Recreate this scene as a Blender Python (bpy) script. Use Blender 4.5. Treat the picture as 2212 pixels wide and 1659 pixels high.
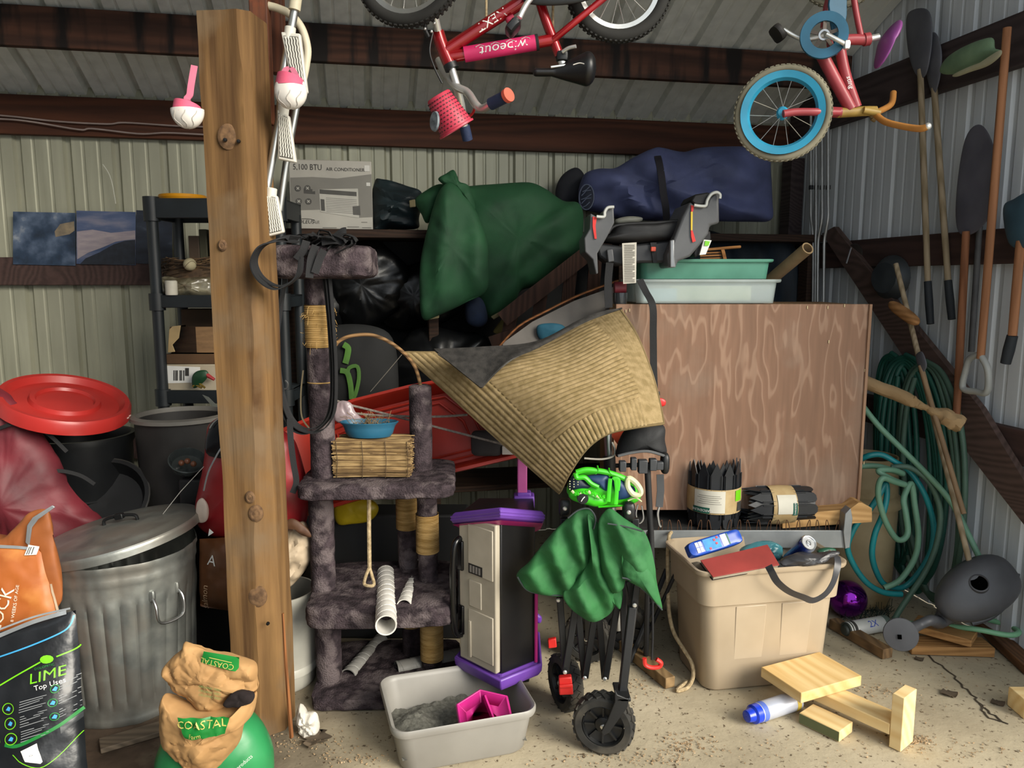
import bpy, bmesh, math, random
from mathutils import Vector, Matrix, noise

for o in list(bpy.data.objects):
    bpy.data.objects.remove(o)
sc = bpy.context.scene
COL = sc.collection
V = Vector
PI = math.pi
rnd = random.Random(7)

# ------------------------------------------------------------------ camera
F = 1650.0
W_, H_ = 2212.0, 1659.0
PITCH = math.radians(7.8)
CAMH = 1.5
THETA = math.radians(11.0)          # the barn is turned this much against the camera
cam_d = bpy.data.cameras.new('camera')
cam = bpy.data.objects.new('camera', cam_d)
COL.objects.link(cam)
cam_d.sensor_width = 36.0
cam_d.lens = F / W_ * 36.0
cam_d.clip_start = 0.02
cam.location = (0, 0, CAMH)
cam.rotation_euler = (PI / 2 - PITCH, 0, 0)
sc.camera = cam

# ------------------------------------------------------------------ light
world = bpy.data.worlds.new('overcast_sky')
sc.world = world
world.use_nodes = True
bg = world.node_tree.nodes['Background']
bg.inputs[0].default_value = (0.86, 0.93, 1.0, 1)
bg.inputs[1].default_value = 0.95
sun_d = bpy.data.lights.new('hazy_sun', 'SUN')
sun_d.energy = 3.6
sun_d.angle = math.radians(35)
sun_d.color = (1.0, 0.93, 0.80)
sun = bpy.data.objects.new('hazy_sun', sun_d)
COL.objects.link(sun)
sun.location = (4, -4, 5)
sun.rotation_euler = V((-0.70, 0.62, -0.46)).to_track_quat('-Z', 'Y').to_euler()
sc.view_settings.view_transform = 'Standard'
sc.view_settings.look = 'None'
sc.view_settings.gamma = 1
sc.view_settings.use_curve_mapping = False
sc.view_settings.exposure = 0.68

# ------------------------------------------------------------------ measuring helpers
def ray(px, py):
    a = (px - W_ / 2) / F
    b = -(py - H_ / 2) / F
    cp, sp = math.cos(PITCH), math.sin(PITCH)
    return V((a, cp + b * sp, -sp + b * cp))
def at(px, py, D):
    r = ray(px, py)
    return V((0, 0, CAMH)) + r * (D / r.y)
def flr(px, py, z=0.0):
    r = ray(px, py)
    return V((0, 0, CAMH)) + r * ((z - CAMH) / r.z)
def bw(bx, by, z=0.0):              # barn coordinates -> world
    c, s = math.cos(THETA), math.sin(THETA)
    return V((bx * c - by * s, bx * s + by * c, z))
BY, BX = 4.34, 2.56                 # back wall, right wall in barn coordinates
RB = Matrix.Rotation(THETA, 4, 'Z')
def onback(px, py, off=0.0):
    r = ray(px, py); s, c = math.sin(THETA), math.cos(THETA)
    t = (BY - off) / (-r.x * s + r.y * c)
    return V((0, 0, CAMH)) + r * t
def onright(px, py, off=0.0):
    r = ray(px, py); s, c = math.sin(THETA), math.cos(THETA)
    t = (BX - off) / (r.x * c + r.y * s)
    return V((0, 0, CAMH)) + r * t

# ------------------------------------------------------------------ materials
MATS = {}
def _nt(name, rough, metal, spec=0.5):
    m = bpy.data.materials.new(name); m.use_nodes = True
    n = m.node_tree.nodes; p = n['Principled BSDF']
    p.inputs['Roughness'].default_value = rough
    p.inputs['Metallic'].default_value = metal
    p.inputs['Specular IOR Level'].default_value = spec
    return m, n, m.node_tree.links, p
def c4(c): return (c[0], c[1], c[2], 1)
def hexc(h):
    h = h.lstrip('#'); o = []
    for i in (0, 2, 4):
        v = int(h[i:i + 2], 16) / 255
        o.append(v / 12.92 if v <= 0.04045 else ((v + 0.055) / 1.055) ** 2.4)
    return tuple(o)
def mat(name, col, col2=None, scale=6, rough=0.6, metal=0.0, bump=0.15, bscale=60, stretch=(1, 1, 1),
        detail=4, trans=0, alpha=1, lo=0.35, hi=0.65, spec=0.5, coat=0, bdist=0.002, col3=None, s3=3, rvar=0):
    if name in MATS: return MATS[name]
    if isinstance(col, str): col = hexc(col)
    if isinstance(col2, str): col2 = hexc(col2)
    if isinstance(col3, str): col3 = hexc(col3)
    if col2 is None: col2 = tuple(c * 0.78 for c in col)
    m, n, l, p = _nt(name, rough, metal, spec)
    tc = n.new('ShaderNodeTexCoord'); mp = n.new('ShaderNodeMapping')
    mp.inputs['Scale'].default_value = stretch
    l.new(tc.outputs['Object'], mp.inputs['Vector'])
    nz = n.new('ShaderNodeTexNoise'); nz.inputs['Scale'].default_value = scale; nz.inputs['Detail'].default_value = detail
    l.new(mp.outputs[0], nz.inputs['Vector'])
    rp = n.new('ShaderNodeValToRGB')
    rp.color_ramp.elements[0].position = lo; rp.color_ramp.elements[0].color = c4(col2)
    rp.color_ramp.elements[1].position = hi; rp.color_ramp.elements[1].color = c4(col)
    l.new(nz.outputs['Fac'], rp.inputs['Fac'])
    out = rp.outputs['Color']
    if col3 is not None:
        n3 = n.new('ShaderNodeTexNoise'); n3.inputs['Scale'].default_value = s3; n3.inputs['Detail'].default_value = 6
        l.new(tc.outputs['Object'], n3.inputs['Vector'])
        r3 = n.new('ShaderNodeValToRGB'); r3.color_ramp.elements[0].position = 0.5; r3.color_ramp.elements[1].position = 0.62
        l.new(n3.outputs['Fac'], r3.inputs['Fac'])
        mx = n.new('ShaderNodeMix'); mx.data_type = 'RGBA'
        l.new(r3.outputs['Color'], mx.inputs['Factor']); l.new(out, mx.inputs['A']); mx.inputs['B'].default_value = c4(col3)
        out = mx.outputs['Result']
    l.new(out, p.inputs['Base Color'])
    if bump:
        nb = n.new('ShaderNodeTexNoise'); nb.inputs['Scale'].default_value = bscale; nb.inputs['Detail'].default_value = 3
        l.new(mp.outputs[0], nb.inputs['Vector'])
        bp = n.new('ShaderNodeBump'); bp.inputs['Strength'].default_value = bump; bp.inputs['Distance'].default_value = bdist
        l.new(nb.outputs['Fac'], bp.inputs['Height']); l.new(bp.outputs['Normal'], p.inputs['Normal'])
    if trans: p.inputs['Transmission Weight'].default_value = trans
    if alpha < 1: p.inputs['Alpha'].default_value = alpha
    if coat: p.inputs['Coat Weight'].default_value = coat
    MATS[name] = m
    return m
def wood(name, c1, c2, axis=2, scale=14, rough=0.75, dark=None, bump=0.35, wavy=3.0, ring=None):
    if name in MATS: return MATS[name]
    if isinstance(c1, str): c1 = hexc(c1)
    if isinstance(c2, str): c2 = hexc(c2)
    m, n, l, p = _nt(name, rough, 0, 0.3)
    tc = n.new('ShaderNodeTexCoord'); mp = n.new('ShaderNodeMapping')
    st = [1, 1, 1]; st[axis] = 0.10
    mp.inputs['Scale'].default_value = st
    l.new(tc.outputs['Object'], mp.inputs['Vector'])
    wz = n.new('ShaderNodeTexNoise'); wz.inputs['Scale'].default_value = wavy; wz.inputs['Detail'].default_value = 2
    l.new(mp.outputs[0], wz.inputs['Vector'])
    ad = n.new('ShaderNodeVectorMath'); ad.operation = 'MULTIPLY_ADD'
    ad.inputs[1].default_value = (0.35, 0.35, 0.35)
    l.new(wz.outputs['Color'], ad.inputs[0]); l.new(mp.outputs[0], ad.inputs[2])
    wv = n.new('ShaderNodeTexWave'); wv.wave_type = 'RINGS'; wv.rings_direction = 'XYZ'[axis]
    wv.inputs['Scale'].default_value = scale; wv.inputs['Distortion'].default_value = 2.5; wv.inputs['Detail'].default_value = 3
    l.new(ad.outputs[0], wv.inputs['Vector'])
    fz = n.new('ShaderNodeTexNoise'); fz.inputs['Scale'].default_value = 60; fz.inputs['Detail'].default_value = 5
    l.new(mp.outputs[0], fz.inputs['Vector'])
    mx = n.new('ShaderNodeMath'); mx.operation = 'MULTIPLY_ADD'; mx.inputs[1].default_value = 0.45
    l.new(wv.outputs['Fac'], mx.inputs[0])
    m2 = n.new('ShaderNodeMath'); m2.operation = 'MULTIPLY'; m2.inputs[1].default_value = 0.6
    l.new(fz.outputs['Fac'], m2.inputs[0]); l.new(m2.outputs[0], mx.inputs[2])
    rp = n.new('ShaderNodeValToRGB')
    rp.color_ramp.elements[0].position = 0.15; rp.color_ramp.elements[0].color = c4(c2)
    rp.color_ramp.elements[1].position = 0.75; rp.color_ramp.elements[1].color = c4(c1)
    l.new(mx.outputs[0], rp.inputs['Fac'])
    out = rp.outputs['Color']
    if dark is not None:
        if isinstance(dark, str): dark = hexc(dark)
        dz = n.new('ShaderNodeTexNoise'); dz.inputs['Scale'].default_value = 3.2; dz.inputs['Detail'].default_value = 5
        mp2 = n.new('ShaderNodeMapping'); s2 = [0.4, 0.4, 0.4]; s2[axis] = 2.6; mp2.inputs['Scale'].default_value = s2
        l.new(tc.outputs['Object'], mp2.inputs['Vector']); l.new(mp2.outputs[0], dz.inputs['Vector'])
        dr = n.new('ShaderNodeValToRGB'); dr.color_ramp.elements[0].position = 0.48; dr.color_ramp.elements[1].position = 0.58
        l.new(dz.outputs['Fac'], dr.inputs['Fac'])
        mm = n.new('ShaderNodeMix'); mm.data_type = 'RGBA'
        l.new(dr.outputs['Color'], mm.inputs['Factor']); l.new(out, mm.inputs['A']); mm.inputs['B'].default_value = c4(dark)
        out = mm.outputs['Result']
    l.new(out, p.inputs['Base Color'])
    bp = n.new('ShaderNodeBump'); bp.inputs['Strength'].default_value = bump; bp.inputs['Distance'].default_value = 0.003
    l.new(mx.outputs[0], bp.inputs['Height']); l.new(bp.outputs['Normal'], p.inputs['Normal'])
    MATS[name] = m
    return m

# ------------------------------------------------------------------ mesh helpers
class B:
    def __init__(s): s.v = []; s.f = []
    def add(s, vs, fs):
        k = len(s.v); s.v += [V(v) for v in vs]; s.f += [tuple(i + k for i in f) for f in fs]; return s
    def box(s, c, d, M=None):
        x, y, z = d[0] / 2, d[1] / 2, d[2] / 2
        vs = [V((a * x, b * y, e * z)) for e in (-1, 1) for b in (-1, 1) for a in (-1, 1)]
        if M is not None: vs = [M.to_3x3() @ v for v in vs]
        c = V(c)
        return s.add([v + c for v in vs], [(0, 2, 3, 1), (4, 5, 7, 6), (0, 1, 5, 4), (2, 6, 7, 3), (0, 4, 6, 2), (1, 3, 7, 5)])
    def beam(s, a, b, w, h, up=(0, 0, 1), roll=0):
        a, b = V(a), V(b); d = b - a; L = d.length; d.normalize()
        up = V(up)
        if abs(d.dot(up)) > 0.98: up = V((0, 1, 0))
        x = d.cross(up).normalized(); z = x.cross(d)
        if roll:
            x, z = x * math.cos(roll) + z * math.sin(roll), z * math.cos(roll) - x * math.sin(roll)
        M = Matrix((x, d, z)).transposed()
        return s.box((a + b) / 2, (w, L, h), M)
    def tube(s, pts, r, seg=8, caps=True, closed=False, flat=1.0, nrm=None):
        pts = [V(p) for p in pts]; n = len(pts)
        rs = r if isinstance(r, (list, tuple)) else [r] * n
        k = len(s.v); prev = None
        for i, p in enumerate(pts):
            if closed: t = pts[(i + 1) % n] - pts[i - 1]
            else: t = pts[min(i + 1, n - 1)] - pts[max(i - 1, 0)]
            if t.length < 1e-9: t = V((0, 0, 1))
            t.normalize()
            if nrm is not None:
                u = V(nrm) - t * t.dot(V(nrm))
            elif prev is None:
                u = V((0, 0, 1)) if abs(t.z) < 0.9 else V((1, 0, 0))
                u = u - t * t.dot(u)
            else:
                u = prev - t * t.dot(prev)
            if u.length < 1e-6: u = t.orthogonal()
            u.normalize(); prev = u; w = t.cross(u)
            for j in range(seg):
                a = 2 * PI * j / seg
                s.v.append(p + (u * math.cos(a) * flat + w * math.sin(a)) * rs[i])
        m = n if closed else n - 1
        for i in range(m):
            for j in range(seg):
                a = k + i * seg + j; b = k + i * seg + (j + 1) % seg
                c = k + ((i + 1) % n) * seg + (j + 1) % seg; d = k + ((i + 1) % n) * seg + j
                s.f.append((a, b, c, d))
        if caps and not closed:
            s.f.append(tuple(k + j for j in reversed(range(seg))))
            s.f.append(tuple(k + (n - 1) * seg + j for j in range(seg)))
        return s
    def lathe(s, prof, M=None, seg=32, caps=(False, False), a0=0, a1=2 * PI):
        if M is None: M = Matrix()
        k = len(s.v); n = len(prof); full = abs(a1 - a0 - 2 * PI) < 1e-6
        ns = seg if full else seg + 1
        for (r, z) in prof:
            for j in range(ns):
                a = a0 + (a1 - a0) * j / seg
                s.v.append(M @ V((r * math.cos(a), r * math.sin(a), z)))
        for i in range(n - 1):
            for j in range(seg):
                j2 = (j + 1) % ns if full else j + 1
                s.f.append((k + i * ns + j, k + i * ns + j2, k + (i + 1) * ns + j2, k + (i + 1) * ns + j))
        if caps[0]: s.f.append(tuple(k + j for j in reversed(range(ns))))
        if caps[1]: s.f.append(tuple(k + (n - 1) * ns + j for j in range(ns)))
        return s
    def prism(s, poly, M, h):
        n = len(poly)
        vs = [M @ V((x, y, 0)) for x, y in poly] + [M @ V((x, y, h)) for x, y in poly]
        fs = [tuple(reversed(range(n))), tuple(range(n, 2 * n))] + [(i, (i + 1) % n, n + (i + 1) % n, n + i) for i in range(n)]
        return s.add(vs, fs)
    def grid(s, fn, nu, nv, th=0.0, cu=False):
        k = len(s.v); P = [[V(fn(i / nu, j / nv)) for i in range(nu + (0 if cu else 1))] for j in range(nv + 1)]
        ru = nu if cu else nu + 1
        for row in P: s.v += row
        for j in range(nv):
            for i in range(nu):
                i2 = (i + 1) % ru
                s.f.append((k + j * ru + i, k + j * ru + i2, k + (j + 1) * ru + i2, k + (j + 1) * ru + i))
        if th:
            k2 = len(s.v)
            for j in range(nv + 1):
                for i in range(ru):
                    i0, i1 = max(i - 1, 0), min(i + 1, ru - 1); j0, j1 = max(j - 1, 0), min(j + 1, nv)
                    nn = (P[j][i1] - P[j][i0]).cross(P[j1][i] - P[j0][i])
                    if nn.length > 1e-12: nn.normalize()
                    s.v.append(P[j][i] - nn * th)
            for j in range(nv):
                for i in range(nu):
                    i2 = (i + 1) % ru
                    s.f.append((k2 + j * ru + i, k2 + (j + 1) * ru + i, k2 + (j + 1) * ru + i2, k2 + j * ru + i2))
            for i in range(nu):
                i2 = (i + 1) % ru
                s.f.append((k + i, k2 + i, k2 + i2, k + i2))
                a, b = k + nv * ru, k2 + nv * ru
                s.f.append((a + i, a + i2, b + i2, b + i))
            if not cu:
                for j in range(nv):
                    s.f.append((k + j * ru, k + (j + 1) * ru, k2 + (j + 1) * ru, k2 + j * ru))
                    s.f.append((k + j * ru + nu, k2 + j * ru + nu, k2 + (j + 1) * ru + nu, k + (j + 1) * ru + nu))
        return s
    def ball(s, c, r, nu=20, nv=12, M=None, fn=None):
        c = V(c); r = r if isinstance(r, (tuple, list, Vector)) else (r, r, r)
        def g(u, v):
            a, b = 2 * PI * u, PI * (v - 0.5)
            p = V((math.cos(a) * math.cos(b), math.sin(a) * math.cos(b), math.sin(b)))
            q = V((p.x * r[0], p.y * r[1], p.z * r[2]))
            if fn: q = fn(q, p)
            if M is not None: q = M.to_3x3() @ q
            return c + q
        return s.grid(g, nu, nv, cu=True)
    def rbox(s, c, d, M=None, e=4.0, nu=28, nv=16, fn=None):   # soft superellipsoid box
        def sh(q, p):
            ax = abs(p.x) ** e + abs(p.y) ** e + abs(p.z) ** e
            k = ax ** (-1.0 / e)
            q = V((p.x * k * d[0] / 2, p.y * k * d[1] / 2, p.z * k * d[2] / 2))
            return fn(q, p) if fn else q
        return s.ball(c, 1, nu, nv, M, sh)

def mesh_of(name, b, off=V((0, 0, 0)), smooth=True, angle=38):
    me = bpy.data.meshes.new(name)
    me.from_pydata([tuple(v - off) for v in b.v], [], b.f)
    bm = bmesh.new(); bm.from_mesh(me)
    bmesh.ops.remove_doubles(bm, verts=bm.verts, dist=1e-6)
    bmesh.ops.dissolve_degenerate(bm, edges=bm.edges, dist=1e-7)
    bmesh.ops.recalc_face_normals(bm, faces=bm.faces)
    if smooth:
        lim = math.radians(angle)
        for f in bm.faces: f.smooth = True
        for e in bm.edges:
            if len(e.link_faces) == 2 and e.calc_face_angle(0) > lim: e.smooth = False
    bm.to_mesh(me); bm.free()
    return me
def tag(o, label, cat, group=None):
    o['label'] = label; o['category'] = cat
    if group: o['group'] = group
    return o
def thing(name, label, cat, loc, group=None):
    o = bpy.data.objects.new(name, None); COL.objects.link(o)
    o.empty_display_size = 0.05; o.location = V(loc)
    return tag(o, label, cat, group)
def root_loc(o):
    while o.parent: o = o.parent
    return V(o.location)
def obj(name, b, m, parent=None, loc=None, smooth=True, bevel=0, label=None, sub=0, angle=38, seg=2):
    """b holds world coordinates; every part shares its root's frame."""
    off = root_loc(parent) if parent else (V(loc) if loc is not None else V((0, 0, 0)))
    me = mesh_of(name, b, off, smooth, angle)
    o = bpy.data.objects.new(name, me); COL.objects.link(o)
    if parent: o.parent = parent
    else: o.location = off
    for mm in (m if isinstance(m, (list, tuple)) else [m]): me.materials.append(mm)
    if bevel:
        md = o.modifiers.new('bevel', 'BEVEL'); md.width = bevel; md.segments = seg; md.limit_method = 'ANGLE'; md.angle_limit = math.radians(40)
        md.harden_normals = False
    if sub:
        md = o.modifiers.new('sub', 'SUBSURF'); md.levels = sub; md.render_levels = sub
    if label: o['label'] = label
    return o
def inst(name, me, parent, M, m=None):
    """a piece that shares mesh data; M is a world matrix"""
    o = bpy.data.objects.new(name, me); COL.objects.link(o)
    if parent:
        o.parent = parent
        o.matrix_local = Matrix.Translation(-root_loc(parent)) @ M
    else: o.matrix_world = M
    return o
def one(name, label, cat, b, m, loc, group=None, **k):
    return tag(obj(name, b, m, None, loc, **k), label, cat, group)
def struct(name, b, m, **k):
    o = obj(name, b, m, None, k.pop('loc', None), **k); o['kind'] = 'structure'; return o
def txt(s_, size, al='CENTER'):
    cu = bpy.data.curves.new('t', 'FONT'); cu.body = s_; cu.size = size; cu.align_x = al; cu.align_y = 'CENTER'
    cu.resolution_u = 2
    o = bpy.data.objects.new('t', cu); COL.objects.link(o)
    dg = bpy.context.evaluated_depsgraph_get()
    me = o.evaluated_get(dg).to_mesh()
    vs = [V(v.co) for v in me.vertices]; fs = [tuple(p.vertices) for p in me.polygons]
    o.evaluated_get(dg).to_mesh_clear()
    bpy.data.objects.remove(o); bpy.data.curves.remove(cu)
    return vs, fs
def lettering(s_, size, fn, m, parent, name='lettering', sx=1.0, shear=0.0, rot=0.0, dx=0, dy=0, flip=False):
    """fn maps flat (x, y) to world"""
    vs, fs = txt(s_, size)
    b = B(); c, s = math.cos(rot), math.sin(rot); out = []
    for v in vs:
        x, y = v.x * sx + v.y * shear, v.y
        if flip: x, y = -x, -y
        out.append(fn(x * c - y * s + dx, x * s + y * c + dy))
    b.add(out, fs)
    return obj(name, b, m, parent, smooth=False)
def patch(poly, fn, n=8):
    """flat quad (4 corners in xy) mapped through fn with subdivision"""
    b = B(); p = [V((x, y, 0)) for x, y in poly]
    def g(u, v):
        q = (p[0] * (1 - u) + p[1] * u) * (1 - v) + (p[3] * (1 - u) + p[2] * u) * v
        return fn(q.x, q.y)
    b.grid(g, n, n)
    return b
def frame(o, x, y):      # matrix with given x axis, y axis hint, origin o
    x = V(x).normalized(); z = x.cross(V(y)).normalized(); y = z.cross(x)
    M = Matrix((x, y, z)).transposed().to_4x4(); M.translation = V(o); return M
def zframe(o, z, xh=(1, 0, 0)):
    z = V(z).normalized(); xh = V(xh)
    if abs(z.dot(xh)) > 0.95: xh = V((0, 1, 0))
    y = z.cross(xh).normalized(); x = y.cross(z)
    M = Matrix((x, y, z)).transposed().to_4x4(); M.translation = V(o); return M
def spline(pts, n=8, closed=False):
    pts = [V(p) for p in pts]; out = []; N = len(pts)
    rng = range(N) if closed else range(N - 1)
    for i in rng:
        if closed: p0, p1, p2, p3 = pts[i - 1], pts[i], pts[(i + 1) % N], pts[(i + 2) % N]
        else: p0, p1, p2, p3 = pts[max(i - 1, 0)], pts[i], pts[i + 1], pts[min(i + 2, N - 1)]
        for k in range(n):
            t = k / n
            out.append(0.5 * ((2 * p1) + (-p0 + p2) * t + (2 * p0 - 5 * p1 + 4 * p2 - p3) * t * t + (-p0 + 3 * p1 - 3 * p2 + p3) * t ** 3))
    if not closed: out.append(pts[-1])
    return out
def ribbon(b, pts, w, th, side):
    """flat strap along pts; side = width direction (vector or list)"""
    pts = [V(p) for p in pts]; n = len(pts); k = len(b.v)
    for i, p in enumerate(pts):
        t = (pts[min(i + 1, n - 1)] - pts[max(i - 1, 0)]).normalized()
        sd = V(side[i]) if isinstance(side, list) else V(side)
        sd = (sd - t * t.dot(sd)); sd.normalize(); nn = t.cross(sd)
        for a, c in ((-1, -1), (1, -1), (1, 1), (-1, 1)):
            b.v.append(p + sd * a * w / 2 + nn * c * th / 2)
    for i in range(n - 1):
        for j in range(4):
            b.f.append((k + i * 4 + j, k + i * 4 + (j + 1) % 4, k + (i + 1) * 4 + (j + 1) % 4, k + (i + 1) * 4 + j))
    b.f.append((k + 3, k + 2, k + 1, k)); e = k + (n - 1) * 4; b.f.append((e, e + 1, e + 2, e + 3))
    return b
def fbm(p, s=1.0, o=3): return noise.fractal(V(p) * s, 1.0, 2.0, o)

# ------------------------------------------------------------------ shared materials
black_plastic = mat('black_plastic', '#17191b', '#0e0f11', rough=0.45)
dark_metal = mat('dark_metal', '#1c1d1f', '#121314', rough=0.4, metal=0.3)
chrome = mat('chrome', (0.80, 0.80, 0.77), (0.65, 0.65, 0.62), rough=0.3, metal=0.75, bump=0.05)
steel = mat('steel', (0.55, 0.56, 0.56), (0.4, 0.41, 0.41), rough=0.35, metal=1)
white_plastic = mat('white_plastic', '#e8e4da', '#d5d0c4', rough=0.4, bump=0.05)
strap_black = mat('strap_black', '#1a1a1d', '#0f1012', rough=0.8, bscale=400, bump=0.4)
cardboard = mat('cardboard', '#8a6a48', '#75583b', scale=10, rough=0.9, stretch=(1, 1, 6))
rubber = mat('rubber', '#26261f', '#191917', rough=0.85, bscale=120, bump=0.3)
rope_m = mat('rope', '#b9a582', '#8f7c5c', scale=80, rough=0.95, bscale=250, bump=0.6)
print_dark = mat('print_dark', '#3c3a38', '#2e2c2a', rough=0.7, bump=0)
print_white = mat('print_white', '#ecebe6', '#deddd8', rough=0.6, bump=0)
# ================================================================== STRUCTURE
def floor_material():
    m, n, l, p = _nt('concrete_floor', 0.92, 0, 0.3)
    tc = n.new('ShaderNodeTexCoord')
    def nz(s, d=6, r=0.55):
        k = n.new('ShaderNodeTexNoise'); k.inputs['Scale'].default_value = s; k.inputs['Detail'].default_value = d; k.inputs['Roughness'].default_value = r
        l.new(tc.outputs['Object'], k.inputs['Vector']); return k
    def ramp(src, stops):
        r = n.new('ShaderNodeValToRGB'); e = r.color_ramp.elements
        while len(e) < len(stops): e.new(0.5)
        for i, (pos, c) in enumerate(stops): e[i].position = pos; e[i].color = c4(hexc(c) if isinstance(c, str) else c)
        l.new(src, r.inputs['Fac']); return r.outputs['Color']
    def mix(f, a, b):
        k = n.new('ShaderNodeMix'); k.data_type = 'RGBA'; l.new(f, k.inputs['Factor']); l.new(a, k.inputs['A']); l.new(b, k.inputs['B']); return k.outputs['Result']
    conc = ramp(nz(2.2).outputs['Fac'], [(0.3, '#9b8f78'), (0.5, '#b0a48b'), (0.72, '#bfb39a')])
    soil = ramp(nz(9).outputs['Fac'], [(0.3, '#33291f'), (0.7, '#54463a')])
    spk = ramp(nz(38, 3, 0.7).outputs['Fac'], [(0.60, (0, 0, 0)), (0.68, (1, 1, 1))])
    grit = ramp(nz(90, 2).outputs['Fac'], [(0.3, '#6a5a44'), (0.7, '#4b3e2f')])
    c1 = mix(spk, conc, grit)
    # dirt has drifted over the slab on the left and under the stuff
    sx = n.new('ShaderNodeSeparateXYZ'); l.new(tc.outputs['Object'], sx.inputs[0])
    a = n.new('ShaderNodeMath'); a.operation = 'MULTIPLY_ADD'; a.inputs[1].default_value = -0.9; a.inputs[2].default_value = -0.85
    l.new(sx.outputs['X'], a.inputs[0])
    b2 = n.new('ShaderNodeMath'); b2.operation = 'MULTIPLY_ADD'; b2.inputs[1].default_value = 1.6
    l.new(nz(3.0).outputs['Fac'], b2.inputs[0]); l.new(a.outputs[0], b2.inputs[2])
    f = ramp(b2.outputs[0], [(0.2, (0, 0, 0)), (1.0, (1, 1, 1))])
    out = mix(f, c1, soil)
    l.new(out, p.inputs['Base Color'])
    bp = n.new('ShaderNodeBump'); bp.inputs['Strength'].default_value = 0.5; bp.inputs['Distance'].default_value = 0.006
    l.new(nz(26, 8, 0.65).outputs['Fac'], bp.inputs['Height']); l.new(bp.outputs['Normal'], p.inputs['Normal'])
    return m
b = B()
def fl(u, v):
    x = -9 + 18 * u; y = -8 + 16 * v
    return V((x, y, -0.002 + 0.0))
b.grid(fl, 2, 2, th=0.1)
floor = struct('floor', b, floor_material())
# hairline cracks in the slab
b = B()
for pts in ([(1985, 1388), (2010, 1420), (2052, 1452), (2075, 1478), (2100, 1500), (2118, 1522), (2140, 1540), (2172, 1562)],
            [(2118, 1522), (2130, 1545), (2165, 1560)],
            [(1880, 1340), (1905, 1362), (1960, 1380), (1985, 1388)]):
    P = []
    for i, q in enumerate(spline([flr(*q) for q in pts], 4)):
        P.append(q + V((0.006 * math.sin(i * 2.3), 0.006 * math.cos(i * 1.7), 0.0)))
    ribbon(b, P, 0.006, 0.0016, (1, 0.4, 0))
obj('crack', b, mat('crack_dark', '#4a4032', '#383026', rough=1), floor)

b = B().box((0, -4.4, -0.006), (18, 7.2, 0.016))  # unseen pale surface outside, added to bounce light up onto the roof
struct('ground', b, mat('light_gravel', '#d8d2c6', '#b5aea1', scale=60, rough=1, bump=0.8, bscale=90), loc=(0, -4.4, 0))

def sheet_metal(name, c1, c2, c3, rough=0.5, ax=2, metal=0.25):
    st = [5, 5, 5]; st[ax] = 0.5
    return mat(name, c1, c2, scale=3.0, rough=rough, metal=metal, bump=0.25, bscale=8, stretch=tuple(st), detail=6, lo=0.3, hi=0.7, col3=c3, s3=1.6)
wall_m = sheet_metal('wall_sheet_metal', '#a9a894', '#8f8f7d', '#999886')
roof_m = sheet_metal('roof_sheet_metal', '#dddfda', '#c4c6c1', '#d0d2cd', ax=1, metal=0.1)
PER = 0.229
def sheet_mesh(name, length, m, ribs=3, k_=1.0):
    """corrugated sheet: x across, z along; ribs recess towards +y"""
    prof = []
    for k in range(ribs):
        x0 = k * PER
        prof += [(x0, 0.0), (x0 + 0.012, 0.019), (x0 + 0.030, 0.019), (x0 + 0.042, 0), (x0 + 0.084, 0), (x0 + 0.090, 0.004),
                 (x0 + 0.098, 0.004), (x0 + 0.104, 0), (x0 + 0.158, 0), (x0 + 0.164, 0.004), (x0 + 0.172, 0.004), (x0 + 0.178, 0)]
    prof.append((ribs * PER, 0.0))
    b = B()
    n = len(prof)
    for z in (0, length):
        for y in (0, 0.0012):
            for x, h in prof: b.v.append(V((x, h * k_ + y, z)))
    for i in range(n - 1):
        b.f.append((i, i + 1, 2 * n + i + 1, 2 * n + i))
        b.f.append((n + i + 1, n + i, 3 * n + i, 3 * n + i + 1))
    for e in (0, n - 1):
        b.f.append((e, n + e, 3 * n + e, 2 * n + e))
    me = mesh_of(name, b, smooth=False)
    me.materials.append(m)
    return me
EAVE = 2.42
SL = math.radians(23.4)
# back wall
def empty_struct(name, loc):
    o = bpy.data.objects.new(name, None); COL.objects.link(o); o.location = loc; o['kind'] = 'structure'; o.empty_display_size = 0.05; return o
wb = empty_struct('wall_back', bw(0, BY, 0))
me = sheet_mesh('wall_panel', EAVE + 0.05, wall_m)
x = -3.3
while x < BX:
    nx = min(x + 3 * PER, BX)
    inst('wall_panel', me, wb, RB @ Matrix.Translation((x, BY + 0.002 * (rnd.random()), 0)))
    x += 3 * PER
# right wall (runs towards the viewer)
wr = empty_struct('wall_right', bw(BX, BY - 1, 0))
mer = sheet_mesh('wall_panel_side', 4.3, k_=0.55, m=sheet_metal('side_sheet_metal', '#d3d8dc', '#bdc2c6', '#c9ced2', metal=0.05))  # paler and bluer than the back wall; milky haze put into the colour
R90 = Matrix.Rotation(-PI / 2, 4, 'Z')
y = BY
while y > 2.2:
    inst('wall_panel', mer, wr, RB @ Matrix.Translation((BX, y, 0)) @ R90)
    y -= 3 * PER
# left wall
wl = empty_struct('wall_left', bw(-3.3, 2, 0))
y = -0.4
while y < BY - 0.3:
    inst('wall_panel', mer, wl, RB @ Matrix.Translation((-3.3, y, 0)) @ Matrix.Rotation(PI / 2, 4, 'Z'))
    y += 3 * PER
# roof
ce = empty_struct('ceiling', bw(0, BY, EAVE))
RL = (BY + 0.35 - 0.2) / math.cos(SL)
mec = sheet_mesh('roof_panel', RL, roof_m, k_=1.8)
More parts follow.
